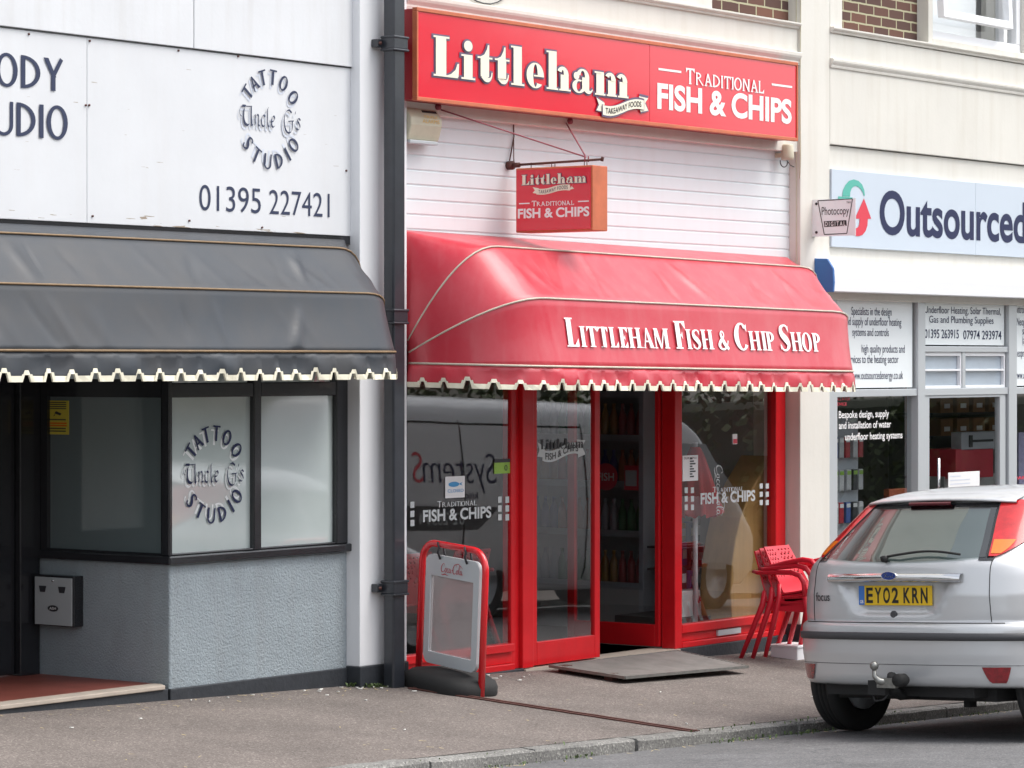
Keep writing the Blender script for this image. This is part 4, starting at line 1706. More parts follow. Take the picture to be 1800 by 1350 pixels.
mb.lathe([(.045, fz0 + .01), (.048, fz0 + .03), (.042, fz1 - .01), (.036, fz1)], ((fx0 + fx1) / 2, -.0, 0), 'z', 16)
mb.build('housing', M['beige_plastic'], fl)
mb = MB()
mb.box((fx0 + fx1) / 2 - .02, (fx0 + fx1) / 2 + .02, .03, .1, fz0 + .03, fz0 + .06)
mb.build('bracket', M['beige_plastic'], fl, bev=.004)
mb = MB()
c = ((fx0 + fx1) / 2, .02, fz0 + .0)
mb.tube([(c[0] + .05 * cos(a), c[1] + .01, c[2] + .04 * sin(a)) for a in [radians(170 + 20 * k) for k in range(11)]], .004, 6)
mb.tube([(c[0] + .04, .03, c[2] + .01), (c[0] + .12, .05, c[2] - .02), (4.536, .05, c[2] - .03)], .003, 6)
mb.build('wire', M['dark'], fl)
mb = MB()
mb.tube([(4.535, .03, z_ / 50) for z_ in range(130, 330, 6)] , .004, 5)
xq_, zq_ = at(1407, 60, -.004)
mb.tube([(xq_, -.004, 5.2), (xq_ + .004, -.004, 4.6), (xq_ - .003, -.004, 4.0), (xq_ + .002, -.004, 3.5), (xq_ - .01, -.003, 3.36)], .004, 5)
tag(mb.build('wall_cable', M['beige_plastic']), 'thin pale cable running down the corner of the cream pilaster', 'cable')
mb = MB()
cxs = [(720 + k * 12, 3 + 7 * sin(k / 6 * pi) if k < 7 else 0) for k in range(0, 7)]
pts = []
for px, py in [(828, -4), (838, 2), (850, 6), (862, 7), (874, 4), (884, -2), (890, -8)]:
    x, z = at(px, py, .012)
    pts.append((x, .012, z))
mb.tube(pts, .004, 6)
tag(mb.build('drooping_wire', M['dark']), 'thin dark wire drooping across the cream wall above the red fascia sign', 'cable')


# ------------------------------------------------------------------ awnings
def bez(p0, p1, p2, p3, t):
    a = 1 - t
    return [a ** 3 * p0[i] + 3 * a * a * t * p1[i] + 3 * a * t * t * p2[i] + t ** 3 * p3[i] for i in range(len(p0))]


def awning(name, label, xl, xr, hoops, mats, drop, valh, pitch, wr, NS=10, NF=60, open_left=False, step_notch=.36, rk=1., rpull=0.):
    """hoops: list of (pivot y, pivot z, reach y, reach z, inset, squareness)"""
    root = empty(name, ((xl + xr) / 2, hoops[0][0], hoops[-1][1]), label, 'awning')
    def hoop(h):
        yw, zp, yr_, zr2, ins, sq = h
        pts = []
        def side(xa, s, kk=1.):
            out = []
            ins = h[4] * kk
            for k in range(NS + 1):
                t = k / NS
                u, r_ = bez((0, 0), (0, .72 + .25 * sq), (ins * .38 * (1 - sq), 1), (ins, 1), t)
                out.append((xa + s * u, yw + (yr_ - yw) * r_, zp + (zr2 - zp) * r_))
            return out
        L = side(xl, 1)
        Rr = side(xr - (0 if sq else rpull), -1, rk)[::-1]
        if open_left:
            L = [(xl, yr_, zr2)]
        mid = []
        a, b = L[-1][0], Rr[0][0]
        for k in range(1, NF):
            mid.append((a + (b - a) * k / NF, yr_, zr2))
        pts = L + mid + Rr
        return [(p[0], p[1], p[2] - drop * (p[0] - xl)) for p in pts]
    H = [hoop(h) for h in hoops]
    rc_ = random.Random(name)
    creases = []
    for i in range(len(hoops) - 1):
        L_ = []
        x = xl
        while x < xr:
            x += rc_.uniform(.02, .20)
            L_.append((x, rc_.uniform(-.05, .32) * (1 if rc_.random() < .8 else -1), rc_.uniform(.012, .05), rc_.uniform(-.8, 1.) * rc_.random() ** 1.2, rc_.uniform(0, .4), rc_.uniform(.6, 1.)))
        creases.append(L_)
    rows = []
    SUB = 10
    for i in range(len(H) - 1):
        for k in range(SUB):
            t = k / SUB
            row = []
            for j in range(len(H[0])):
                a, b = Vector(H[i][j]), Vector(H[i + 1][j])
                p = a.lerp(b, t)
                amp = wr[i] * sin(pi * t)
                e = p.x
                d = amp * .35 * sin(e * 2.3 + t * 2 + i)
                for cx1, sl, cw, ca1, t0, t1 in creases[i]:
                    u_ = (e - cx1 - sl * t) / cw
                    if abs(u_) < 3 and t0 < t < t1 + .2:
                        d += wr[i] * 1.6 * ca1 * math.exp(-u_ * u_) * sin(pi * (t - t0) / (t1 + .2 - t0))
                sag = -.010 * sin(pi * t)
                row.append((p.x, p.y - (d + sag) * .75, p.z + (d + sag) * .65))
            rows.append(row)
    rows.append([tuple(p) for p in H[-1]])
    m = MB()
    m.grid(rows)
    m.build('canopy', mats[0], root, solid=.003)
    for i in range(1, len(H)):
        m = MB()
        m.tube([(p[0], p[1] - .004, p[2] + .004) for p in H[i]], .006 if i < len(H) - 1 else .007, 6)
        m.build('piping', mats[1], root)
    # valance with a scalloped, bound edge
    base = [Vector(p) for p in H[-1]]
    if open_left:
        pass
    s = [0.]
    for a, b in zip(base, base[1:]):
        s.append(s[-1] + (b - a).length)
    def P_(q):
        q = min(max(q, 0), s[-1] - 1e-5)
        import bisect
        i = max(0, bisect.bisect_right(s, q) - 1)
        i = min(i, len(base) - 2)
        t = (q - s[i]) / (s[i + 1] - s[i])
        p = base[i].lerp(base[i + 1], t)
        d = (base[i + 1] - base[i]).normalized()
        return p, Vector((d.y, -d.x, 0))
    qs = []
    q = 0.
    nh = .050
    rv_ = random.Random(name + 'v')
    while q < s[-1]:
        w = pitch * rv_.uniform(.95, 1.05)
        nh = .041 * rv_.uniform(.85, 1.15)
        qs += [(q, 0.), (q + w * (1 - step_notch) * .5, 0.), (q + w * (1 - step_notch), 0.), (q + w * (1 - step_notch) + w * step_notch * .26, nh), (q + w * (1 - step_notch) + w * step_notch * .74, nh), (q + w - .0005, .0)]
        q += w
    cols = []
    for q, up in qs:
        p, nn = P_(q)
        wv = .012 * sin(q * 7) + .006 * sin(q * 17 + 1) + .006 * sin(q * 5.3) * sin(q * 29)
        c = []
        for k in range(5):
            t = k / 4
            zz = p.z - (valh - up) * t
            off = (wv * sin(t * pi * .9) + .012 * t) + .004 * sin(q * 31 + t * 4) * t
            c.append(tuple(Vector((p.x, p.y, zz)) + nn * off))
        cols.append(c)
    m = MB()
    m.grid(cols)
    m.build('valance', mats[0], root, solid=.0025)
    m = MB()
    bw = .027
    rows = [[], [], [], []]
    for (q, up), c in zip(qs, cols):
        p, nn = P_(q)
        lo, hi = Vector(c[4]), Vector(c[3])
        d = (hi - lo).normalized()
        k = bw * (1.0 if up == 0 else .75)
        rows[0].append(tuple(lo + nn * .004 + d * k)); rows[1].append(tuple(lo + nn * .005 - d * .004))
        rows[2].append(tuple(lo - nn * .005 - d * .004)); rows[3].append(tuple(lo - nn * .005 + d * k))
    m.grid(rows, smooth=False)
    # side binding of each notch
    for i in range(0, len(qs) - 1):
        if qs[i][1] != qs[i + 1][1]:
            a, b = Vector(cols[i][4]), Vector(cols[i + 1][4])
            e = (b - a)
            e.z = 0
            e = e.normalized() * .020 * (-1 if qs[i][1] == 0 else 1)
            _, nn = P_(qs[i][0])
            m.add([a + nn * .0056, b + nn * .0056, b + e + nn * .0056, a + e + nn * .0056], [(0, 1, 2, 3)])
    m.build('scallop_trim', mats[2], root, recalc=False)
    return root, H, hoops


ra, RH, rh = awning('red_awning', 'rounded red awning lettered Littleham Fish & Chip Shop over the red framed shopfront', .035, 4.52,
                    [(.09, 2.06, .085, 2.845, .02, 1.), (.01, 2.17, -.38, 2.745, .38, 0), (.0, 2.10, -.69, 2.43, .45, 0), (.0, 2.035, -.76, 2.02, .50, 0)],
                    (M['vinyl_red'], M['piping_cream'], M['trim_cream']), .011, .135, .151, (.006, .013, .0), NF=260, rk=1.3, rpull=.10)
ba_, BH, bh = awning('black_awning', 'charcoal awning with tan piping and scalloped edge over the tattoo studio', -7.4, -.49,
                     [(.06, 2.14, .055, 2.765, .02, 1.), (.01, 2.20, -.17, 2.70, .34, 0), (.0, 2.16, -.40, 2.435, .36, 0), (.0, 2.10, -.50, 2.10, .36, 0)],
                     (M['vinyl_black'], M['piping_tan'], M['trim_cream']), 0., .15, .158, (.002, .012, .012), NF=380)
# lettering on the front slope of the red awning
y2, z2, y3, z3 = rh[2][2], rh[2][3], rh[3][2], rh[3][3]
def awn_pt(x, z, d):
    zz = z + .011 * (x - .035)
    t = (zz - z3) / (z2 - z3)
    y = y3 + (y2 - y3) * t
    nrm = Vector((0, -(z2 - z3), (y2 - y3))).normalized()
    sagv = .010 * sin(pi * min(max(t, 0), 1))
    return (x, y + sagv * .75 + nrm.y * d, z - sagv * .65 * 1 + nrm.z * d * 1)


g, w = smallcaps('LITTLEHAM FISH & CHIP SHOP', Glyph(), .72, .07, T=.24, t=.07, sf=.075)
xa, zA = at(999, 608, -.745)
xb_, zB = at(1445, 617, -.745)
_, zC = at(999, 557, -.745)
D = Decal()
gm = glyph_mesh(g)
# short edges keep the big letters on the curved cloth
D.put(gm, lambda u, v, d: awn_pt(xa + u / w * (xb_ - xa), zA + (zB - zA) * u / w + v * (zC - zA), d), .008, .0006)
D.build('lettering', M['white_letter'], ra)

# ------------------------------------------------------------------ heating supply shop
hp = empty('heating_shop', (7., .2, 0), 'cream heating supplies shop with grey aluminium shopfront behind the silver car', 'shop')
HX0, HX1 = 4.952, 10.5
bx0, bx1 = at(1460, 50, .1)[0], at(1612, 80, .1)[0]
wz0 = 4.49
mb = MB()
mb.box(4.952, bx0, .0, .4, 4.44, 6.6)
mb.box(bx1, bx1 + .07, -.0, .4, 4.44, 6.6)
wx0, wx1 = bx1 + .07, 8.0
mb.box(wx1, HX1, 0, .4, 4.44, 6.6)
mb.box(HX0, HX1, .0, .4, 3.632, 4.44)
mb.box(HX0, HX1, .025, .4, 2.5, 3.625)
mb.build('wall', M['cream_wall'], hp, bev=.005)
mb = MB()
mb.box(bx0, bx1, .10, .38, 4.44, 6.6)
mb.build('brick_panel', M['brick'], hp)
moulding(HX0, HX1, 4.19, .065, .03).build('moulding', M['cream_wall'], hp)
moulding(HX0, HX1, 4.445, .04, .035).build('ledge', M['cream_wall'], hp)
mb = MB()
mb.box(wx0, wx1, -.0, .2, 4.487, 4.53)
mb.build('window_sill', M['cream_wall'], hp, bev=.006)
# white upper window with an open sash
fr = MB()
zb0, zb1 = 4.53, 6.1
fr.box(wx0, wx1, .04, .12, zb0, zb0 + .07)
fr.box(wx0, wx0 + .07, .04, .12, zb0 + .07, zb1); fr.box(wx1 - .07, wx1, .04, .12, zb0 + .07, zb1); fr.box(wx0, wx1, .04, .12, zb1, zb1 + .07)
xm = at(1757, 30, .08)[0]
fr.box(xm, xm + .06, .04, .12, zb0 + .07, zb1)
uw = fr.build('upper_window', M['upvc'], hp, bev=.006)
q = MB()
q.box(wx0 + .07, wx1 - .07, .085, .091, zb0 + .07, zb1)
q.build('pane', M['glass_clean'], uw)
q = MB()
q.box(wx0 + .1, xm - .25, .16, .17, zb0, zb1)
q.box(xm + .25, wx1, .16, .17, zb0, zb1)
q.build('curtain', M['upvc'], uw)
sa = MB()   # top-hung sash pushed outwards
sw = xm - wx0 - .1
sa.box(0, .06, -.03, .03, -1.36, 0); sa.box(sw - .06, sw, -.03, .03, -1.36, 0); sa.box(.06, sw - .06, -.03, .03, -1.36, -1.30); sa.box(.06, sw - .06, -.03, .03, -.06, 0)
sh = sa.build('open_sash', M['upvc'], uw, local=True, bev=.005)
sh.location = Vector((wx0 + .05, .03, 6.05)) - wl(uw)
sh.rotation_euler = (radians(-3), 0, 0)
mb = MB()
mb.box(bx1, HX1, .5, .6, 4.4, 6.6)
mb.box(4.6, HX1, .45, .5, 2.5, 6.6)
mb.build('inner_wall', M['room'], hp)
# shutter housing with blue end
mb = MB()
x_ = at(1465, 500, -.15)[0]
mb.prism([(0.02, 2.553), (-.15, 2.553), (-.155, 2.66), (-.15, 2.715), (-.10, 2.722), (-.10, 2.775), (.02, 2.785)], 'x', x_ + .01, HX1)
mb.build('shutter_housing', M['upvc'], hp, bev=.004)
mb = MB()
mb.prism([(0.018, 2.548), (-.154, 2.548), (-.16, 2.62), (-.155, 2.72), (-.105, 2.79), (.018, 2.795)], 'x', x_ - .015, x_ + .01)
mb.build('housing_end', M['blue'], hp, bev=.006)
# aluminium front
AY = .10
Xa = lambda px: at(px, 700, AY)[0]
m1a, m1b, m2a, m2b, m0a, m0b = Xa(1606), Xa(1619), Xa(1766), Xa(1780), 4.956, Xa(1464)
fr = MB()
for a, b in ((m0a, m0b), (m1a, m1b), (m2a, m2b), (10.3, 10.4)):
    fr.box(a, b, AY - .04, AY + .06, -.55, 2.553)
zt_a, zt_b = zof(697, AY, 1540), zof(684, AY, 1540)
for a, b in ((m0b, m1a), (m1b, m2a), (m2b, 10.3)):
    fr.box(a, b, AY - .03, AY + .05, zt_a, zt_b)
    fr.box(a, b, AY - .03, AY + .05, 2.53, 2.553)
zs_a, zs_b = zof(619, AY, 1700), zof(609, AY, 1700)
fr.box(m1b, m2a, AY - .03, AY + .05, zs_a, zs_b)
xv = Xa(1688)
fr.box(xv, xv + .05, AY - .02, AY + .05, zt_b, zs_a)
for a, b in ((m0b, m1a), (m2b, 10.3)):
    fr.box(a, b, AY - .02, AY + .06, .3, .36)
frame2 = fr.build('shopfront_frame', M['alu'], hp, bev=.004)
for a, b, z0, z1, mn in ((m0b, m1a, .36, zt_a, 'glass'), (m1b, xv, zt_b, zs_a, 'sky_tint_glass'), (xv + .05, m2a, zt_b, zs_a, 'sky_tint_glass'), (m2b, 10.3, .36, zt_a, 'glass')):
    q = MB()
    q.box(a, b, AY + .02, AY + .026, z0, z1)
    q.build('window_pane', M[mn], hp)
q = MB()
for a, b in ((m1b + .01, xv - .02), (xv + .07, m2a - .03)):
    zz = (zt_b + zs_a) / 2
    q.box(a, b, AY - .012, AY + .02, zz - .008, zz + .008)
    q.box(a, b, AY - .010, AY + .02, zs_a - .03, zs_a); q.box(a, b, AY - .010, AY + .02, zt_b, zt_b + .02)
    q.box(b, b + .02, AY - .010, AY + .02, zt_b, zs_a)
q.build('vent_window_frame', M['upvc'], hp, bev=.003)
for a, b, z0 in ((m0b + .005, m1a - .03, zt_b), (m1b + .0, m2a - .02, zs_b), (m2b + .005, 10.3, zt_b)):
    q = MB()
    q.box(a, b, AY - .006, AY + .01, z0 + .01, 2.53)
    q.build('lettered_panel', M['white_panel'], hp, bev=.002)
# door of the middle bay
dm = MB()
dm.box(m1b + .01, Xa(1630), AY - .02, AY + .03, -.2, zt_a)
dm.box(Xa(1754), m2a - .02, AY - .02, AY + .03, -.2, zt_a)
dm.box(Xa(1630), Xa(1754), AY - .02, AY + .03, zt_a - .02, zt_a)
dm.box(Xa(1630), Xa(1754), AY - .02, AY + .03, -.2, .1)
ddo = dm.build('door', M['alu'], hp, bev=.004)
q = MB()
q.box(Xa(1630), Xa(1754), AY + .002, AY + .008, .1, zt_a - .02)
q.build('pane', M['glass_clean'], ddo)
q = MB()
q.tube([(Xa(1640), AY - .05, .9), (Xa(1640), AY - .05, 1.3)], .012, 8)
q.build('handle', M['chrome'], ddo)
mb = MB()
mb.box(4.952, 10.4, AY - .01, .3, -.8, .3)
mb.build('stall_riser', M['plinth'], hp)
mb = MB()
mb.box(4.96, 10.5, 3.4, 3.5, -.2, 2.6)
mb.box(10.4, 10.5, .3, 3.4, -.2, 2.6)
mb.box(4.64, 4.95, .41, 3.4, -.2, 2.5)
mb.box(4.96, 10.5, .3, 3.4, 2.5, 2.6)
mb.build('room_wall', M['room'], hp)
mb = MB()
mb.box(4.96, 10.5, .3, 3.4, -.2, -.1)
mb.build('room_floor', M['roomfloor'], hp)
# panel lettering
PY = AY - .006
D = Decal()
def rline(D, s, pxr, yb, hpx, Y, xs=.62, bold=0., left=None):
    """line of sans text, right end (or left end) at a pixel, natural width * xs"""
    v, f, w = sans(s, bold)
    if left is None:
        xr_, z0 = at(pxr, yb, Y)
        _, z1 = at(pxr, yb - hpx, Y)
        h = z1 - z0
        x0 = xr_ - w * h * xs
    else:
        x0, z0 = at(left, yb, Y)
        _, z1 = at(left, yb - hpx, Y)
        h = z1 - z0
    D.put((v, f), wallmap(x0, z0, h * xs, h, Y), .002)


for s, r_, yb in (('Specialists in the design', 1567, 555), ('and supply of underfloor heating', 1584, 573), ('systems and controls', 1562, 591),
                  ('high quality products and', 1590, 620), ('services to the heating sector', 1579, 638), ('www.outsourcedenergy.co.uk', 1587, 666)):
    rline(D, s, r_, yb, 13.5, PY, .74)
D.build('panel_lettering', M['navy'], hp)
D = Decal()
for s, a, b, yb, h in (('Underfloor Heating, Solar Thermal,', 1625, 1759, 550, 12), ('Gas and Plumbing Supplies', 1633, 1746, 567, 12)):
    sign_text(D, s, a, yb, b, h, PY)
for s, a, b, yb in (('01395 263915', 1625, 1685, 594), ('07974 293974', 1693, 1760, 596)):
    sign_text(D, s, a, yb, b, 15, PY, bold=.006)
D.build('panel_lettering', M['navy'], hp)
D = Decal()
for s, l, yb in (('Controls,', 1780, 550), ('Neoprene', 1787, 572), ('supplies', 1797, 588), ('(all types)', 1797, 604), ('Neoprene', 1783, 627), ('www.outsourcedenergy.co.uk', 1783, 666)):
    rline(D, s, 0, yb, 13.5, PY, .70, left=l)
D.build('panel_lettering', M['navy'], hp)
D = Decal()
WY = AY + .02
for s, a, b, yb in (('Bespoke design, supply', 1474, 1562, 735), ('and installation of water', 1474, 1566, 754), ('underfloor heating systems', 1485, 1586, 774)):
    sign_text(D, s, a, yb, b, 12, WY, bold=.012)
D.build('window_lettering', M['white_letter'], hp)
D = Decal()
for a, b, yb, s in ((1467, 1494, 704, 'CALL IN FOR'), (1467, 1488, 713, 'ADVICE'), (1783, 1815, 860, 'HEATING'), (1783, 1815, 843, 'PARTS')):
    sign_text(D, s, a, yb, b, 5, WY, bold=.03)
D.build('red_window_lettering', M['crimson'], hp)

# next building along the terrace, beyond the frame
nb = empty('terrace_building', (14, .2, 0), 'plain cream rendered building beyond the heating shop at the far right', 'building')
mb = MB()
for a, b, z0, z1 in ((10.51, 11.4, -1, 6.6), (13.4, 15.2, -1, 6.6), (17.2, 19, -1, 6.6), (11.4, 13.4, 2.3, 4.6), (15.2, 17.2, 2.3, 4.6), (11.4, 13.4, 6.0, 6.6), (15.2, 17.2, 6.0, 6.6), (11.4, 13.4, -1, .4), (15.2, 17.2, -1, .4)):
    mb.box(a, b, 0, .3, z0, z1)
mb.build('wall', M['cream_wall'], nb)
for a in (11.4, 15.2):
    for z0, z1 in ((.4, 2.3), (4.6, 6.0)):
        q = MB()
        q.box(a, a + .08, .08, .16, z0, z1); q.box(a + 1.92, a + 2, .08, .16, z0, z1); q.box(a + .08, a + 1.92, .08, .16, z0, z0 + .08); q.box(a + .08, a + 1.92, .08, .16, z1 - .08, z1); q.box(a + .96, a + 1.04, .08, .16, z0 + .08, z1 - .08)
        wn = q.build('window', M['upvc'], nb)
        q = MB()
        q.box(a + .08, a + 1.92, .12, .126, z0 + .08, z1 - .08)
        q.build('pane', M['sky_tint_glass'], wn)

# grey fascia sign
gs = empty('grey_fascia_sign', (7, -.01, 2.885), 'long blue-grey sign reading Outsourced with green and red arrows', 'sign')
gx0, gz0_, gz1_ = 4.952, 2.885, 3.451
GYs = -.012
xjn = at(1715, 400, GYs)[0]
for a, b in ((gx0 + .004, xjn - .001), (xjn + .001, 10.4)):
    mb = MB()
    mb.box(a, b, GYs, .02, gz0_, gz1_)
    mb.build('panel', M['grey_sign'], gs, bev=.002)
D = Decal()
v, f, w9 = sans('Outsource', .022)
xO, zO = at(1546, 409, GYs)
xE, _ = at(1780, 409, GYs)
_, zT = at(1546, 337, GYs)
v, f, w = sans('Outsourced Energy', .022)
D.put((v, f), wallmap(xO, zO, (xE - xO) / w9, (zT - zO), GYs), .0025)
D.build('lettering', M['navy'], gs)
def pxpoly(D, pts, Y, lift=.0025):
    g = Glyph()
    g.PG([at(a, b, Y) for a, b in pts])
    D.put(glyph_mesh(g), lambda u, v_, d: (u, Y - d, v_), lift)


C4 = lambda L: [(1420 + a / 4.737, 280 + b / 4.737) for a, b in L]
D = Decal()
D.mb.add([], [])
outer = C4([(285, 308), (290, 260), (310, 215), (340, 180), (380, 167), (420, 180), (450, 210), (468, 255), (474, 303)])
inner = C4([(350, 312), (352, 275), (362, 245), (378, 228), (398, 222), (420, 230), (440, 250), (455, 275), (464, 303)])
vs = [(at(*p, GYs)[0], GYs - .0025, at(*p, GYs)[1]) for p in outer + inner]
D.mb.add(vs, [(i, i + 1, i + 10, i + 9) for i in range(8)])
pxpoly(D, C4([(250, 308), (370, 318), (365, 345), (310, 420), (250, 330)]), GYs, .003)
D.build('green_arrow', M['teal'], gs)
D = Decal()
pxpoly(D, C4([(465, 325), (526, 495), (400, 495), (400, 470)]), GYs, .0026)
outer = C4([(497, 494), (494, 550), (480, 595), (455, 628), (425, 640), (395, 640)])
inner = C4([(428, 494), (428, 520), (424, 545), (415, 565), (405, 572), (395, 576)])
vs = [(at(*p, GYs)[0], GYs - .0032, at(*p, GYs)[1]) for p in outer + inner]
D.mb.add(vs, [(i, i + 1, i + 7, i + 6) for i in range(5)])
D.build('red_arrow', M['crimson'], gs)

# projecting photocopy plate
PXp = at(1429, 380, -.005)[0]
pyo, _ = atx(1504, 380, PXp)
_, pz1 = atx(1465, 350, PXp)
_, pz0 = atx(1465, 415, PXp)
pc = empty('photocopy_sign', (PXp, 0, pz0), 'white projecting plate reading Photocopy Digital fixed to the cream pilaster', 'sign')
mb = MB()
mb.box(PXp, PXp + .004, pyo, -.0, pz0, pz1)
mb.build('plate', M['white_panel'], pc)
mb = MB()
mb.box(PXp + .004, PXp + .035, -.03, .0, pz0, pz1)
for z in (pz0 + .03, pz1 - .03):
    mb.lathe([(.010, PXp - .005), (.010, PXp)], (0, -.035, z), 'x', 10)
mb.build('fixing', M['dark'], pc)
Wp, Hp = -pyo, pz1 - pz0
pm_ = lambda u, v, d: (PXp - d, -Wp * u, pz0 + Hp * v)
D = Decal()
T_ = [(.13, .97), (.93, .99), (.80, .06), (.28, .05)]
for a, b in zip(T_, T_[1:] + T_[:1]):
    g = Glyph(); g.ST([(a[0], a[1] * .75, .018), (b[0], b[1] * .75, .018)])
    v, f, k = glyph_mesh(g)
    D.put(([(p[0], p[1] / .75) for p in v], f, k), pm_, .0015)
v, f, w = sans('Photocopy', .0)
D.put((v, f), lambda u, v_, d: pm_(.22 + .63 * u / w, .58 + v_ * .21, d), .002)
D.mb.add([pm_(.28, .25, .0018), pm_(.80, .27, .0018), pm_(.79, .42, .0018), pm_(.27, .41, .0018)], [(0, 1, 2, 3)])
v, f, w = sans('TRM', .0)
D.put((v, f), lambda u, v_, d: pm_(.79 + .10 * u / w, .87 + v_ * .05, d), .002)
D.build('print', M['plate_black'], pc)
D = Decal()
v, f, w = sans('DIGITAL', .01, 1.5)
D.put((v, f), lambda u, v_, d: pm_(.30 + .47 * u / w, .275 + v_ * .115, d), .003)
D.build('white_print', M['white_letter'], pc)

# ------------------------------------------------------------------ tread plate ramp
rp_ = empty('entrance_ramp', (2.2, -.3, .05), 'worn metal tread plate ramp lying before the open shop door', 'ramp')
mb = MB()
C_ = [(1.47, -.005, .105), (1.40, -.64, .075), (2.80, -.66, .035), (2.93, -.01, .092)]
nn = 34
rows = []
for j in range(nn + 1):
    t = j / nn
    a, b = Vector(C_[0]).lerp(Vector(C_[1]), t), Vector(C_[3]).lerp(Vector(C_[2]), t)
    rows.append([tuple(a.lerp(b, i / 60) + Vector((0, 0, .004 * ((i + j) % 2)))) for i in range(61)])
mb.grid(rows, smooth=False)
mb.build('tread_plate', M['matmetal'], rp_, recalc=False)
mb = MB()
for i in range(4):
    a, b = Vector(C_[i]), Vector(C_[(i + 1) % 4])
    n_ = (b - a).cross(Vector((0, 0, 1))).normalized() * .006
    mb.add([a - n_ + Vector((0, 0, .006)), b - n_ + Vector((0, 0, .006)), b + n_ + Vector((0, 0, .006)), a + n_ + Vector((0, 0, .006)),
            a - n_ - Vector((0, 0, .012)), b - n_ - Vector((0, 0, .012)), b + n_ - Vector((0, 0, .012)), a + n_ - Vector((0, 0, .012))],
           [(0, 1, 2, 3), (4, 7, 6, 5), (0, 4, 5, 1), (1, 5, 6, 2), (2, 6, 7, 3), (3, 7, 4, 0)])
mb.build('edge_frame', M['steel'], rp_)
mb = MB()
for x, y in ((1.46, -.5), (1.52, -.1), (2.6, -.1)):
    mb.box(x, x + .07, y, y + .06, gz(x, y) - .01, gz(x, y) + .045)
mb.build('support_block', M['rust'], rp_)

# ------------------------------------------------------------------ swing board
pA, pB = Vector((.09, -.03)), Vector((-.085, -.64))
dirv = (pB - pA)
ang = atan2(dirv.y, dirv.x)
mid = (pA + pB) / 2
ab = empty('pavement_board', (mid.x, mid.y, (gz(pA.x, pA.y) + gz(pB.x, pB.y)) / 2 - .01), 'red swing board with grey panel and black rubber base on the pavement by the downpipe', 'sandwich board', rot=(0, .06, ang))
hw, hh, rc = dirv.length / 2, .865, .12
mb = MB()
path = [(-hw, 0, .03), (-hw, 0, hh - rc)]
path += [(-hw + rc - rc * cos(a), 0, hh - rc + rc * sin(a)) for a in [radians(15 * k) for k in range(1, 7)]]
path += [(hw - rc + rc * sin(a), 0, hh - rc + rc * cos(a)) for a in [radians(15 * k) for k in range(0, 7)]]
path += [(hw, 0, hh - rc - .1), (hw, 0, .0)]
mb.tube(path, .021, 12)
mb.build('frame', M['aboard_red'], ab, local=True)
mb = MB()
bl, bw_ = hw + .015, .20
prof = []
rows = []
for (sc, z) in ((.97, .0), (1.0, .02), (1.0, .06), (.95, .09), (.80, .115), (.4, .13), (.02, .133)):
    rows.append([(bl * sc * (abs(cos(a)) ** .6) * (1 if cos(a) > 0 else -1), bw_ * sc * (abs(sin(a)) ** .7) * (1 if sin(a) > 0 else -1), z) for a in [2 * pi * k / 40 for k in range(40)]])
mb.grid(rows, close=True)
mb.build('rubber_base', M['rubber'], ab, local=True)
# panel: rounded frame plate with poster opening
def rrect(x0, x1, z0, z1, r, n=6):
    out = []
    for cx_, cz_, a0 in ((x1 - r, z1 - r, 0), (x0 + r, z1 - r, 90), (x0 + r, z0 + r, 180), (x1 - r, z0 + r, 270)):
        out += [(cx_ + r * cos(radians(a0 + 90 * k / n)), cz_ + r * sin(radians(a0 + 90 * k / n))) for k in range(n + 1)]
    return out


x0, x1, z0, z1 = -hw + .055, hw - .045, .145, .80
outer = rrect(x0, x1, z0, z1, .055)
inner = rrect(x0 + .05, x1 - .055, z0 + .07, z1 - .125, .004)
mb = MB()
n = len(outer)
vs = [(p[0], -.012, p[1]) for p in outer] + [(p[0], -.012, p[1]) for p in inner] + [(p[0], .012, p[1]) for p in outer] + [(p[0], .012, p[1]) for p in inner]
fs_ = []
for i in range(n):
    j = (i + 1) % n
    fs_ += [(i, j, n + j, n + i), (2 * n + i, 3 * n + i, 3 * n + j, 2 * n + j), (i, 2 * n + i, 2 * n + j, j), (n + i, n + j, 3 * n + j, 3 * n + i)]
mb.add(vs, fs_)
pn = mb.build('panel', M['silver_panel'], ab, local=True)
mb = MB()
mb.box(x0 + .05, x1 - .055, -.004, .002, z0 + .07, z1 - .125)
mb.build('poster_sheet', M['acrylic'], pn, local=True)
g = Glyph()
script_drink(g)
D = Decal()
D.put(glyph_mesh(g), lambda u, v, d: (-.11 + u * .05, -.012 - d, .705 + v * .052), .002)
D.build('script_lettering', M['script_red'], pn, local=True)
for sx in (-.14, .13):
    mb = MB()
    mb.tube([(sx, -.02, hh + .012), (sx + .02, -.024, hh - .02), (sx + .01, -.024, hh - .05), (sx + .03, -.02, hh - .085)], .007, 7)
    mb.tube([(sx, .02, hh + .012), (sx + .01, .024, hh - .05), (sx + .03, .02, hh - .085)], .007, 7)
    mb.build('hook', M['dark'], ab, local=True)


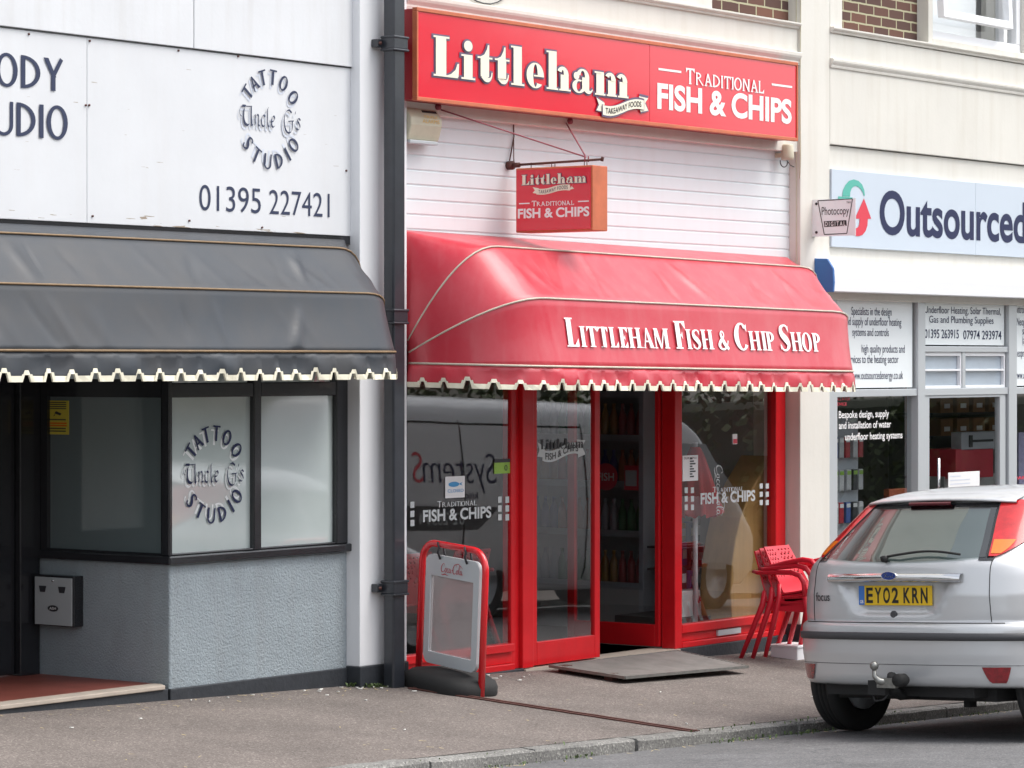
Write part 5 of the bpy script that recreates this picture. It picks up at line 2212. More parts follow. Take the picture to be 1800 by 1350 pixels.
# ------------------------------------------------------------------ plastic armchairs
def make_chair(name, label):
    root = empty(name, (0, 0, 0), label, 'chair')
    mb = MB()   # seat, dished
    rows = []
    for j in range(9):
        t = j / 8
        y = -.43 + .43 * t
        wdt = .205 + .01 * sin(t * pi)
        rows.append([(wdt * s, y, .44 + .012 * (1 - t) - .02 * sin(pi * t) * (1 - s * s) - (.02 if j == 0 else 0)) for s in [k / 5 - 1 for k in range(11)]])
    mb.grid(rows)
    mb.build('seat', M['chair_red'], root, local=True, solid=.012)
    mb = MB()   # skirt under the seat
    mb.box(-.205, .205, -.42, -.405, .375, .435); mb.box(-.205, -.19, -.405, -.02, .375, .43); mb.box(.19, .205, -.405, -.02, .375, .43)
    mb.build('seat_apron', M['chair_red'], root, local=True, bev=.004)
    # perforated back
    mb = MB()
    NX, NZ = 34, 30
    def bp(i, j):
        t = j / NZ
        s = i / NX * 2 - 1
        w = .205 - .035 * t
        return (w * s, .0 + .13 * t + .02 * s * s * -1, .45 + .36 * t)
    for j in range(NZ + 1):
        for i in range(NX + 1):
            mb.v.append(Vector(bp(i, j)))
    for j in range(NZ):
        for i in range(NX):
            hole = False
            if 9 < j < NZ - 2 and 2 <= i < NX - 2 and not (NX // 2 - 2 <= i <= NX // 2 + 1):
                q, r_ = j % 3, (i + (j // 3)) % 4
                hole = (q == 0 and r_ in (0, 1)) or (q == 1 and r_ == 2)
            if not hole:
                a = j * (NX + 1) + i
                mb.f.append([a, a + 1, a + NX + 2, a + NX + 1])
                mb.sm.append(False)
    mb.build('backrest', M['chair_red'], root, local=True, solid=.010)
    for s in (-1, 1):
        mb = MB()
        pts = [(s * .20, .10, .66), (s * .235, .04, .655), (s * .255, -.10, .665), (s * .26, -.26, .67), (s * .26, -.33, .65), (s * .26, -.365, .60), (s * .258, -.375, .50)]
        mb.tube(pts, .018, 8, rs=[.014, .016, .018, .019, .020, .020, .020])
        mb.build('armrest', M['chair_red'], root, local=True)
        mb = MB()
        mb.tube([(s * .258, -.375, .50), (s * .25, -.385, .40), (s * .262, -.41, .0)], .02, 8, rs=[.020, .022, .016])
        mb.build('leg', M['chair_red'], root, local=True)
        mb = MB()
        mb.tube([(s * .19, .01, .52), (s * .205, .015, .42), (s * .235, .19, .0)], .02, 8, rs=[.018, .024, .016])
        mb.build('leg', M['chair_red'], root, local=True)
    return root


c1 = make_chair('armchair', 'red plastic armchair at the bottom of the stack by the cream pilaster')
c1.location = (3.84, -.26, za(3.8) - .012)
c1.scale = (.95, .95, .925)
for k, lb in ((1, 'red plastic armchair in the middle of the stack by the cream pilaster'), (2, 'red plastic armchair with perforated back on top of the stack by the cream pilaster')):
    c = copy_tree(c1)
    c.location = (3.84, -.26 - .10 * k, za(3.8) - .012 + .030 * k)
    c.rotation_euler = (-.085 * k, 0, 0)
    c['label'] = lb
for k, (x, y, rz, lb) in enumerate(((.84, .68, 186, 'red plastic armchair inside the shop behind the left window near its left edge'),
                                  (1.36, .62, 173, 'red plastic armchair inside the shop behind the left window near the door post'))):
    c = copy_tree(c1)
    c.location = (x, y, .085)
    c.rotation_euler = (0, 0, radians(rz))
    c['label'] = lb
    c['group'] = 'red armchairs inside the shop'
# small white tub under the chairs
bx_, by_ = 4.08, -.22
wb = empty('white_tub', (bx_, by_, gz(bx_, by_)), 'small white box with a yellow warning label under the stacked red chairs', 'box')
z0 = gz(bx_, by_) - .01
mb = MB()
mb.box(bx_ - .12, bx_ + .12, by_ - .11, by_ + .11, z0, z0 + .085)
mb.box(bx_ - .127, bx_ + .127, by_ - .117, by_ + .117, z0 + .085, z0 + .105)
mb.build('tub', M['upvc'], wb, bev=.006)
mb = MB()
mb.box(bx_ + .02, bx_ + .11, by_ - .1125, by_ - .110, z0 + .01, z0 + .08)
lbl = mb.build('warning_label', M['yellow'], wb)
mb = MB()
mb.add([(bx_ + .03, by_ - .1135, z0 + .02), (bx_ + .095, by_ - .1135, z0 + .02), (bx_ + .0625, by_ - .1135, z0 + .07)], [(0, 1, 2)])
mb.build('warning_mark', M['dark'], lbl, recalc=False)

# ------------------------------------------------------------------ inside the chip shop
# drinks cooler along the right-hand wall, seen through the doorway
fz0_ = .085
CF = 4.12
cy0 = atx(1131, 900, CF)[0]
cy1 = cy0 + 1.15
ck = empty('drinks_cooler', (CF + .2, (cy0 + cy1) / 2, fz0_), 'tall dark drinks cooler full of bottles seen through the open shop door', 'fridge')
mb = MB()
mb.box(CF + .36, CF + .40, cy0 + .04, cy1 - .04, fz0_, 2.3)
mb.box(CF, CF + .40, cy1 - .04, cy1, fz0_, 2.3)
mb.box(CF, CF + .36, cy0 + .04, cy1 - .04, fz0_, .40); mb.box(CF, CF + .36, cy0 + .04, cy1 - .04, 2.1, 2.3)
mb.build('cabinet', M['room'], ck)
mb = MB()
mb.box(CF, CF + .40, cy0, cy0 + .04, fz0_, 2.3)
mb.build('end_panel', M['room_pale'], ck)
M['cooler_glass'] = glass_mat('cooler_glass', (.92, .93, .95), 1.3)
shz = [.42, .80, 1.16, 1.50, 1.82]
for z in shz:
    mb = MB()
    mb.box(CF + .03, CF + .35, cy0 + .04, cy1 - .04, z - .02, z)
    mb.box(CF + .015, CF + .03, cy0 + .04, cy1 - .04, z - .035, z + .012)
    mb.build('shelf', M['alu'], ck)
bcols = [(.4, .025, .025), (.4, .2, .03), (.04, .2, .06), (.4, .4, .42), (.45, .1, .02), (.06, .1, .35)]
bm_ = [pm('bottle_' + n_, c, .15, coat=.5) for n_, c in zip(('red', 'amber', 'green', 'clear', 'orange', 'blue'), bcols)]
protos = []
for m in bm_:
    mb = MB()
    mb.lathe([(.030, 0), (.033, .01), (.033, .13), (.028, .16), (.012, .20), (.012, .225), (.014, .225), (.014, .24)], (0, 0, 0), 'z', 12)
    protos.append(mb.build('bottle', m, None, local=True))
cn = {0: 'red', 1: 'amber', 2: 'green', 3: 'clear', 4: 'orange', 5: 'blue'}
used = set()
names = ['lowest', 'second lowest', 'middle', 'second highest', 'highest']
for si, z in enumerate(shz):
    y = cy0 + .09
    while y < cy1 - .08:
        i = (si * 2 + int((y - cy0) / .27)) % 6
        if i in used:
            o = protos[i].copy()
            COL.objects.link(o)
        else:
            o = protos[i]
            used.add(i)
        o.location = (CF + .09, y, z)
        tag(o, f'{cn[i]} drink bottle on the {names[si]} shelf of the dark cooler inside the door', 'bottle', f'{cn[i]} bottles on the {names[si]} cooler shelf')
        y += .078
DXp = CF - .02
mb = MB()
mb.box(CF - .012, CF - .008, cy0, cy1, fz0_ + .3, 2.2)
mb.build('door_pane', M['cooler_glass'], ck)
q = MB()
dy_, dz_ = atx(1066, 838, DXp)
q.lathe([(.10, DXp - .008), (.10, DXp)], (0, dy_, dz_), 'x', 28, smooth=False)
fd = tag(q.build('round_sign', M['crimson']), 'round red sign lettered FISH hanging inside the shop door', 'sign')
D = Decal()
v, f, w = sans('FISH', .02)
D.put((v, f), lambda u, v_, d: (DXp - .008 - d, dy_ + .075 - u / w * .15, dz_ - .028 + v_ * .055), .002)
D.build('print', M['white_letter'], fd)
ya_, z1 = atx(1098, 818, DXp)
yb__, z0 = atx(1122, 862, DXp)
q = MB()
q.box(DXp - .004, DXp + .004, yb__, ya_, z0, z1)
pp = tag(q.build('small_poster', M['crimson']), 'small red framed paper poster beside the round red sign', 'poster')
q = MB()
q.box(DXp - .007, DXp - .004, yb__ + .012, ya_ - .012, z0 + .03, z1 - .035)
q.build('sheet', M['room_pale'], pp)
# parasol inside the right window
ux, uz1 = at(1232, 790, .36)
pxp = at(1222, 1000, .36)[0]
um = empty('folded_parasol', (pxp, .36, .085), 'folded red parasol on a white pole inside the right window of the chip shop', 'parasol')
mb = MB()
mb.tube([(pxp, .36, .1), (pxp, .36, uz1 + .05)], .018, 10)
mb.lathe([(.16, .085), (.16, .12), (.03, .14)], (pxp, .36, 0), 'z', 20)
mb.build('pole', M['upvc'], um)
mb = MB()
zt, zbm = uz1 + .02, at(1232, 905, .36)[1]
rows = []
for j in range(12):
    t = j / 11
    R_ = .035 + .115 * t ** .7
    rows.append([(pxp + .035 * t + R_ * (1 + .28 * cos(8 * a) * t) * cos(a), .36 + R_ * (1 + .28 * cos(8 * a) * t) * sin(a), zt + (zbm - zt) * t + .02 * cos(8 * a) * (t > .9)) for a in [2 * pi * k / 48 for k in range(48)]])
mb.grid(rows, close=True)
cnp = mb.build('canopy', pm('parasol_cloth', (.70, .02, .03), .6), um, recalc=False)
g = Glyph()
script_drink(g)
D = Decal()
D.put(glyph_mesh(g), lambda u, v, d: (pxp - .02 + v * .085, .36 - .185 - d, zbm + .36 - u * .08), .004)
D.build('script_lettering', M['white_letter'], cnp)
# curved wooden counter end
mb = MB()
def pz(px, py, Y=.24):
    return at(px, py, Y)
pts = [pz(1362, 800), pz(1362, 1096), pz(1287, 1096)]
for a, b in ((1284, 1040), (1287, 990), (1293, 950), (1302, 910), (1315, 875), (1330, 845), (1345, 820)):
    pts.append(pz(a, b))
pts = [(min(p[0], 4.53), p[1]) for p in pts]
mb.prism(pts, 'y', .24, .50)
tag(mb.build('curved_counter', M['wood'], bev=.01), 'honey coloured wooden counter with a curved edge inside the right window', 'counter')
mb = MB()
xa, z1 = at(1197, 1040, .5)
xb_, z0 = at(1278, 1076, .5)
mb.box(xa, xb_, .5, .62, z0, z1)
to = tag(mb.build('leaflet_box', M['upvc'], bev=.003), 'white leaflet box marked TAKE ONE at the bottom of the right window', 'box')
D = Decal()
fit_sans(D, 'TAKE ONE', xa + (xb_ - xa) * .25, xa + (xb_ - xa) * .72, z0 + (z1 - z0) * .5, z0 + (z1 - z0) * .75, .5, .03)
D.build('print', M['crimson'], to)
mb = MB()
mb.box(xa - .1, xb_ + .05, .42, 1.0, .1, z0)
tag(mb.build('window_shelf', M['roomfloor']), 'dark shelf carrying goods inside the right window', 'shelf')
tints = [('pink', (.5, .1, .2)), ('white', (.6, .6, .62)), ('yellow', (.6, .45, .05)), ('blue', (.08, .15, .45)), ('dark', (.05, .05, .06)), ('green', (.1, .3, .12)), ('red', (.5, .03, .05))]
tm = {n_: pm('goods_' + n_, c, .4, var=.25, vscale=20) for n_, c in tints}
r = random.Random(11)
for k in range(16):
    px, py = 1203 + (k % 6) * 14 + r.uniform(-4, 4), 1036 - (k // 6) * 42
    n_ = tints[r.randrange(len(tints))][0]
    Y = .62 + .12 * (k // 6)
    x, zc_ = at(px, py, Y)
    hh_ = r.uniform(.10, .17)
    q = MB()
    q.box(x - .035, x + .035, Y, Y + .06, zc_, zc_ + hh_)
    o = q.build('goods_pack', tm[n_], bev=.004)
    q = MB()
    q.box(x - .025, x + .025, Y - .002, Y, zc_ + hh_ * .3, zc_ + hh_ * .7)
    q.build('pack_label', M['paper'], o)
    rn = ('bottom', 'middle', 'top')[min(k // 6, 2)]
    tag(o, f'{n_} pack of goods in the {rn} row of the display behind the right window', 'pack', f'{n_} packs in the {rn} row of the window display')
for k, z in enumerate((at(1240, 994, .74)[1] - .01, at(1240, 952, .86)[1] - .01)):
    q = MB()
    q.box(at(1190, 900, .74)[0], at(1292, 900, .74)[0], .72 + .1 * k, 1.0, z - .015, z)
    tag(q.build('goods_shelf', M['dark']), f'{("lower", "upper")[k]} thin dark shelf of the goods display behind the right window', 'shelf')

# ------------------------------------------------------------------ inside the heating shop
q = MB()
ra_, rb_ = at(1462, 800, .45)[0], at(1530, 800, .45)[0]
q.box(ra_, rb_, .56, .58, .2, 1.62)
tag(q.build('display_board', M['room_pale']), 'pale peg board of hanging packs behind the left window of the heating shop', 'display')
r = random.Random(4)
for j in range(5):
    for i in range(6):
        x = ra_ + (rb_ - ra_) * (i + .5) / 6 + r.uniform(-.01, .01)
        z = 1.50 - j * .25
        n_ = ['white', 'dark', 'white', 'blue', 'red', 'white'][r.randrange(6)]
        q = MB()
        q.box(x - .035, x + .035, .50, .54, z - .19, z - .03)
        o = q.build('hanging_pack', tm[n_], bev=.006)
        q = MB()
        q.box(x - .028, x + .028, .498, .50, z - .07, z - .04)
        q.build('pack_header', M['green'] if j % 2 else M['paper'], o)
        tag(o, f'{n_} pack hanging in row {("one", "two", "three", "four", "five")[j]} from the top of the peg board', 'pack', f'{n_} packs in row {j + 1} of the peg board')
q = MB()
sa_, sb_ = at(1640, 700, 1.5)[0], at(1790, 700, 1.5)[0]
q.box(sa_, sb_, 1.9, 1.94, 0, 2.3)
for z in (.7, 1.05, 1.4, 1.6, 1.8, 2.0):
    q.box(sa_, sb_, 1.5, 1.9, z - .02, z)
tag(q.build('storage_rack', M['dark']), 'dark storage rack seen through the heating shop door', 'rack')
cb_m = pm('cardboard', (.30, .15, .06), .8, var=.2)
for j, z in enumerate((1.40, 1.60, 1.80)):
    for i in range(5):
        x = sa_ + .12 + i * (sb_ - sa_ - .1) / 5
        q = MB()
        q.box(x, x + .22, 1.49, 1.85, z, z + .15)
        o = q.build('carton', cb_m, bev=.005)
        q = MB()
        q.box(x + .06, x + .16, 1.487, 1.49, z + .04, z + .08)
        q.build('carton_label', M['paper'], o)
        tag(o, f'brown carton on the {("third highest", "second highest", "highest loaded")[j]} level of the storage rack', 'carton', f'cartons on level {j + 1} of the storage rack')


def inner_box(name, pa, pya, pb, pyb, Y, mat, label, cat, d=.3):
    xa, z1 = at(pa, pya, Y)
    xb_, z0 = at(pb, pyb, Y)
    q = MB()
    q.box(xa, xb_, Y, Y + d, z0, z1)
    return tag(q.build(name, mat, bev=.004), label, cat), (xa, xb_, z0, z1)


o, b = inner_box('product_panel', 1690, 760, 1756, 789, 1.0, M['room_pale'], 'white product board with a dark pipe fitting seen through the heating shop door', 'display', .1)
q = MB()
q.box(b[0] + .15, b[1] - .12, .99, 1.0, (b[2] + b[3]) / 2 - .01, (b[2] + b[3]) / 2 + .01)
q.box(b[0] + .13, b[0] + .18, .988, 1.0, (b[2] + b[3]) / 2 - .05, (b[2] + b[3]) / 2 + .05)
q.build('pipe_fitting', M['dark'], o)
inner_box('red_carton', 1680, 790, 1746, 838, 1.0, M['crimson'], 'large red box seen through the heating shop door', 'box')
inner_box('grey_cabinet', 1660, 838, 1765, 900, 1.1, M['room'], 'dark grey cabinet under the red box inside the heating shop', 'cabinet')
o, b = inner_box('door_notice', 1667, 831, 1722, 880, AY - .004, M['paper'], 'white printed notice on the heating shop door just above the car roof', 'notice', .002)
D = Decal()
for k in range(5):
    z = b[3] - .035 - k * .03
    D.mb.add([(b[0] + .03, AY - .0055, z), (b[0] + (.35 if k else .2), AY - .0055, z), (b[0] + (.35 if k else .2), AY - .0055, z + .008), (b[0] + .03, AY - .0055, z + .008)], [(0, 1, 2, 3)])
D.build('print', M['soft_shadow'], o)
o, _ = inner_box('lilac_poster', 1791, 760, 1830, 850, .5, pm('lilac_card', (.35, .32, .5), .6), 'lilac poster in the right window of the heating shop', 'poster', .02)
o, _ = inner_box('orange_display', 1563, 860, 1595, 900, .6, pm('orange_card', (.45, .1, .04), .6), 'dull orange display card behind the left window of the heating shop', 'display', .05)

# ------------------------------------------------------------------ vehicle shells
def lerp_tab(tab, z):
    if z <= tab[0][0]:
        return tab[0][1]
    for (a, va), (b, vb) in zip(tab, tab[1:]):
        if z <= b:
            t = (z - a) / (b - a)
            return va + (vb - va) * t
    return tab[-1][1]


class Shell:
    """closed car-like body described level by level; x forward from the rear bumper, y to the left, z up"""
    def __init__(s, xr, xf, w, ar, af, nr=3.4, nf=2.8, extra=None):
        s.xr, s.xf, s.w, s.ar, s.af, s.nr, s.nf, s.extra = xr, xf, w, ar, af, nr, nf, extra

    def rear(s, z, phi):
        """phi 0 = rear centre, +-90 deg = flank"""
        w, a, x0 = lerp_tab(s.w, z), lerp_tab(s.ar, z), lerp_tab(s.xr, z)
        n = s.nr
        sg_ = 1 if phi >= 0 else -1
        y = w * sg_ * abs(sin(phi)) ** (2 / n)
        x = x0 + a * (1 - abs(cos(phi)) ** (2 / n))
        if s.extra:
            x += s.extra(y, z)
        return Vector((x, y, z))

    def rear_y(s, z, y, lift=0.):
        w = lerp_tab(s.w, z)
        q = min(abs(y) / w, .9999)
        phi = asin(q ** (s.nr / 2)) * (1 if y >= 0 else -1)
        p = s.rear(z, phi)
        if lift:
            e = .012
            q2 = min((abs(y) + e) / w, .9999)
            pz_ = s.rear(z + e, phi)
            a = s.rear(z, asin(max(min((abs(y) - e) / w, .9999), 0) ** (s.nr / 2)) * (1 if y >= 0 else -1))
            b = s.rear(z, asin(q2 ** (s.nr / 2)) * (1 if y >= 0 else -1))
            nrm = (b - a).cross(pz_ - p)
            if abs(y) < e:
                nrm = Vector((-1, 0, 0)) if nrm.length < 1e-6 else nrm
            nrm.normalize()
            if nrm.x > 0 or (abs(nrm.x) < .15 and nrm.y * y < 0):
                nrm = -nrm
            p = p + nrm * lift
        return p

    def side(s, z, x, sgn, lift=0.):
        return Vector((x, sgn * (lerp_tab(s.w, z) + lift), z))

    def ring(s, z, NR, NS, NF):
        half = [s.rear(z, pi / 2 * k / NR) for k in range(NR + 1)]
        w = lerp_tab(s.w, z)
        x0 = half[-1].x
        xf, af = lerp_tab(s.xf, z), lerp_tab(s.af, z)
        x1 = max(xf - af, x0 + .02)
        af = xf - x1
        half += [Vector((x0 + (x1 - x0) * k / NS, w, z)) for k in range(1, NS)]
        n = s.nf
        half += [Vector((x1 + af * cos(pi / 2 - pi / 2 * k / NF) ** (2 / n) if k else x1, w * (abs(cos(pi / 2 * k / NF)) ** (2 / n)), z)) for k in range(NF + 1)]
        other = [Vector((p.x, -p.y, p.z)) for p in half[1:-1]][::-1]
        return half + other

    def mesh(s, zs, NR=22, NS=18, NF=12):
        mb = MB()
        rows = [s.ring(z, NR, NS, NF) for z in zs]
        mb.grid(rows, close=True)
        n = len(rows[0])
        base = len(mb.v)
        # caps
        for row, fl in ((rows[0], 1), (rows[-1], 0)):
            c = sum(row, Vector()) / n
            b = len(mb.v)
            mb.v += row + [c]
            for k in range(n):
                f = [b + k, b + (k + 1) % n, b + n]
                mb.f.append(f[::-1] if fl else f)
                mb.sm.append(True)
        return mb


def weld(o, d=1e-4):
    bm = bmesh.new()
    bm.from_mesh(o.data)
    bmesh.ops.remove_doubles(bm, verts=bm.verts, dist=d)
    bmesh.ops.recalc_face_normals(bm, faces=bm.faces)
    bm.to_mesh(o.data)
    bm.free()


def cut(o, cutters):
    """boolean the cutter meshes out of o and bake the result (no helper objects are left)"""
    for c in cutters:
        m = o.modifiers.new('cut', 'BOOLEAN')
        m.operation = 'DIFFERENCE'
        m.object = c
        m.solver = 'EXACT'
    bpy.context.view_layer.update()
    dg = bpy.context.evaluated_depsgraph_get()
    me = bpy.data.meshes.new_from_object(o.evaluated_get(dg))
    o.modifiers.clear()
    old = o.data
    o.data = me
    for c in cutters:
        bpy.data.objects.remove(c)


def wheel(parent, x, y, r, w, sgn, name='wheel'):
    """wheel at local position; sgn +1 = left flank (outer face towards +y)"""
    mb = MB()
    yo_ = y + sgn * w / 2
    yi_ = y - sgn * w / 2
    prof = [(r * .64, yi_), (r * .92, yi_ + sgn * .004), (r * .985, yi_ + sgn * .02), (r, yi_ + sgn * .045)]
    for g in (.35, .5, .65):
        yy = yi_ + sgn * w * g
        prof += [(r, yy - sgn * .006), (r - .007, yy - sgn * .005), (r - .007, yy + sgn * .005), (r, yy + sgn * .006)]
    prof += [(r, yo_ - sgn * .045), (r * .985, yo_ - sgn * .02), (r * .92, yo_ - sgn * .004), (r * .64, yo_), (r * .62, yo_ - sgn * .02), (r * .62, yi_ + sgn * .02)]
    vs = MB()
    n = 48
    for rr, yy in prof:
        vs.v += [Vector((x + rr * cos(2 * pi * k / n), yy, r + rr * sin(2 * pi * k / n))) for k in range(n)]
    m = len(prof)
    for i in range(m):
        j = (i + 1) % m
        vs.f += [[i * n + k, i * n + (k + 1) % n, j * n + (k + 1) % n, j * n + k] for k in range(n)]
        vs.sm += [True] * n
    tyre = vs.build(name, M['rubber'], parent, local=True)
    q = MB()
    ri = r * .635
    q.lathe([(ri, yo_ - sgn * .012), (ri * .95, yo_ - sgn * .008), (ri * .93, yo_ - sgn * .04), (ri * .6, yo_ - sgn * .05), (ri * .25, yo_ - sgn * .03), (.02, yo_ - sgn * .028)], (x, 0, r), 'y', 40)
    q.lathe([(ri * .93, yi_ + sgn * .01), (ri * .9, yi_ + sgn * .05), (ri * .4, yi_ + sgn * .06), (ri * .38, yi_ + sgn * .02), (.02, yi_ + sgn * .02)], (x, 0, r), 'y', 32)
    for k in range(5):
        a = 2 * pi * k / 5 + .3
        c, s_ = cos(a), sin(a)
        pr = []
        for rr, hw_ in ((.05, .05), (ri * .93, .032)):
            for t in (-1, 1):
                pr.append((x + c * rr - s_ * hw_ * t, r + s_ * rr + c * hw_ * t))
        pts = [pr[0], pr[1], pr[3], pr[2]]
        q.prism(pts, 'y', yo_ - sgn * .045, yo_ - sgn * .016)
    q.build('rim', M['alu'], tyre, local=True)
    return tyre


def patch(fn, A, B, z0, z1, nz=10, ny=12, lift=.003):
    """ruled patch between lateral limits A(z) and B(z)"""
    rows = []
    for j in range(nz + 1):
        z = z0 + (z1 - z0) * j / nz
        a, b = A(z), B(z)
        rows.append([fn(z, a + (b - a) * i / ny, lift) for i in range(ny + 1)])
    return rows


# ------------------------------------------------------------------ the silver hatchback
def plate_recess(y, z):
    """shallow hollow in the tailgate round the number plate"""
    if not (.665 < z < .915):
        return 0.
    wz = min(max((z - .675) / .035, 0), 1) * min(max((.905 - z) / .012, 0), 1)
    half = .27 + (z - .68) / .22 * .16
    wy = min(max((half - abs(y)) / .05, 0), 1)
    return .040 * (wz * wz * (3 - 2 * wz)) * (wy * wy * (3 - 2 * wy))


car_xr = [(.29, .10), (.30, .05), (.33, .03), (.44, .012), (.46, .006), (.56, .0), (.622, .002), (.636, .012), (.652, .045), (.80, .035), (.95, .050), (.985, .062), (1.02, .10), (1.10, .20), (1.20, .315), (1.30, .44), (1.36, .56), (1.385, .70), (1.41, .90), (1.425, 1.15), (1.432, 1.4)]
car_xf = [(.20, 4.00), (.30, 4.12), (.5, 4.15), (.62, 4.12), (.70, 4.02), (.76, 3.86), (.82, 3.62), (.88, 3.38), (.94, 3.15), (.98, 3.0), (1.10, 2.78), (1.2, 2.60), (1.30, 2.40), (1.36, 2.24), (1.385, 2.14), (1.41, 1.98), (1.425, 1.8), (1.432, 1.6)]
car_w = [(.20, .76), (.28, .80), (.34, .815), (.45, .825), (.60, .835), (.68, .830), (.80, .825), (.92, .815), (.97, .80), (1.01, .775), (1.10, .735), (1.20, .69), (1.30, .635), (1.35, .585), (1.38, .53), (1.41, .43), (1.425, .30), (1.432, .12)]
car_ar = [(.20, .45), (.3, .52), (.6, .60), (.66, .60), (.69, .58), (.9, .62), (1.0, .66), (1.1, .62), (1.2, .60), (1.30, .52), (1.36, .45), (1.41, .35), (1.432, .1)]
car_af = [(.2, .6), (.5, .7), (.7, .9), (.9, .7), (1.0, .75), (1.2, .6), (1.35, .5), (1.432, .1)]
car_w = [(a, b * 1.035) for a, b in car_w]
CS = Shell(car_xr, car_xf, car_w, car_ar, car_af, 3.3, 2.6, plate_recess)


def build_car(name, label, loc, rot):
    root = empty(name, loc, label, 'car', rot=rot)
    zs = [.29, .295, .30, .315] + [.34 + .02 * k for k in range(15)] + [.628, .636, .645, .652, .665, .68, .695] + [.715 + .0125 * k for k in range(20)] + [.975 + .025 * k for k in range(16)] + [1.37, 1.385, 1.40, 1.412, 1.42, 1.427, 1.432]
    zs = sorted(set(round(z, 4) for z in zs))
    body = CS.mesh(zs, 34, 24, 14).build('body', M['paint_silver'], root, local=True)
    weld(body)
    cutters = []
    for x in (.60, 3.22):
        for sgn in (-1, 1):
            q = MB()
            y0, y1 = sgn * .58, sgn * 1.0
            q.lathe([(.35, min(y0, y1)), (.35, max(y0, y1))], (x, 0, .32), 'y', 40)
            cutters.append(q.build('cutter', M['dark'], None, local=True))
    q = MB()
    q.prism([(.24, .99), (.55, 1.33), (2.12, 1.335), (2.75, 1.03), (2.75, .55), (.24, .55)], 'y', -.50, .50)
    cutters.append(q.build('cutter', M['dark'], None, local=True))
    q = MB()
    q.prism([(-.545, 1.004), (-.42, 1.280), (.42, 1.280), (.545, 1.004), (.3, .988), (-.3, .988)], 'x', -.4, .8)
    cutters.append(q.build('cutter', M['dark'], None, local=True))
    q = MB()
    q.prism([(-.50, 1.04), (-.44, 1.29), (.44, 1.29), (.50, 1.04)], 'x', 2.0, 3.4)
    cutters.append(q.build('cutter', M['dark'], None, local=True))
    cut(body, cutters)
    body.data.materials.clear()
    body.data.materials.append(M['paint_silver'])
    # dark wheel wells
    q = MB()
    for x in (.60, 3.22):
        for sgn in (-1, 1):
            n = 24
            rows = [[(x + .347 * cos(pi * k / n), sgn * yy, .32 + .347 * sin(pi * k / n)) for k in range(n + 1)] for yy in (.585, .80)]
            q.grid(rows)
    q.box(.25, 3.9, -.56, .56, .21, .30)
    q.box(.12, .5, -.5, .55, .235, .30)
    q.box(.6, .9, -.62, .62, .28, .33)
    q.box(.35, .42, -.30, -.26, .17, .25)
    q.build('underbody', M['rubber'], root, local=True, recalc=False)
    for x in (.60, 3.22):
        for sgn in (-1, 1):
            wheel(root, x, sgn * .735, .308, .195, sgn)
    # rear window: dark ceramic border then glass
    gz0, gz1 = 1.0, 1.288
    yin = lambda z: .572 - (z - 1.0) / .288 * .135
    q = MB()
    for sgn in (-1, 1):
        q.grid(patch(CS.rear_y, lambda z: sgn * (yin(z) - .035), lambda z: sgn * (yin(z) + .04), gz0 - .012, gz1 + .02, 10, 8, .003))
    q.grid(patch(CS.rear_y, lambda z: -.5, lambda z: .5, gz1 - .012, gz1 + .02, 2, 20, .0034))
    q.build('window_border', M['black'], root, local=True, recalc=False)
    q = MB()
    rows = []
    for j in range(15):
        t = j / 14
        row = []
        for i in range(41):
            sy_ = -1 + 2 * i / 40
            z = gz0 + .004 + (gz1 - gz0) * t - .026 * (1 - t) * (1 - sy_ * sy_)
            row.append(CS.rear_y(z, sy_ * yin(max(z, 1.0)), .007))
        rows.append(row)
    q.grid(rows)
    gl_ = q.build('rear_window', M['tailglass'], root, local=True, recalc=False)
    if gl_.data.polygons[40].normal.x > 0:
        gl_.data.flip_normals()
    # things showing through the rear glass, just behind it
    q = MB()
    q.prism([(.27, .98), (.57, 1.322), (2.10, 1.327), (2.72, 1.03), (2.72, .56), (.27, .56)], 'y', -.494, .494)
    lining = q.build('cabin_lining', M['interior_dark'], root, local=True)
    # leave the window ends of the lining open
    bm = bmesh.new(); bm.from_mesh(lining.data)
    dead = [f for f in bm.faces if (abs(f.normal.y) < .5 and (f.calc_center_median().x < .45 and f.calc_center_median().z > .99 or (f.calc_center_median().x > 2.3 and f.calc_center_median().z > 1.1)))]
    bmesh.ops.delete(bm, geom=dead, context='FACES')
    bm.to_mesh(lining.data); bm.free()
    q = MB()
    q.box(.30, .72, -.49, .49, .945, .965)
    q.build('parcel_shelf', M['interior_dark'], root, local=True)
    for x in (.80, 1.75):
        for y in (-.27, .27):
            q = MB()
            q.prism([(x, .6), (x + .12, .6), (x + .04, 1.10), (x - .08, 1.10)], 'y', y - .21, y + .21)
            q.build('seat_back', M['seatcloth'], root, local=True, bev=.03)
            q = MB()
            q.box(x - .09, x + .01, y - .12, y + .12, 1.12, 1.25)
            q.build('headrest', M['seatcloth'], root, local=True, bev=.03)
    for sgn in (-1, 1):
        def A(z, sgn=sgn):
            return sgn * (yin(z) + .012 + .0 * z)
        def outer(z):
            t = min(max((z - 1.0) / .30, 0), 1)
            w = lerp_tab(car_w, z)
            return min(yin(z) + .03 + .27 * t ** .62, w * .9995)
        def B(z, sgn=sgn):
            return sgn * outer(z)
        q = MB()
        q.grid(patch(CS.rear_y, A, B, 1.005, 1.318, 26, 20, .010))
        lamp = q.build('tail_lamp', M['lamp_red'], root, local=True, recalc=False)
        q = MB()
        q.grid(patch(CS.rear_y, lambda z: A(z) + sgn * .012, lambda z: sgn * (abs(A(z)) + (abs(B(z)) - abs(A(z))) * (.90 - .2 * (z - 1.01) / .1)), 1.018, 1.095, 10, 12, .0125))
        q.build('indicator_lens', M['lamp_amber'], lamp, local=True, recalc=False)
        q = MB()
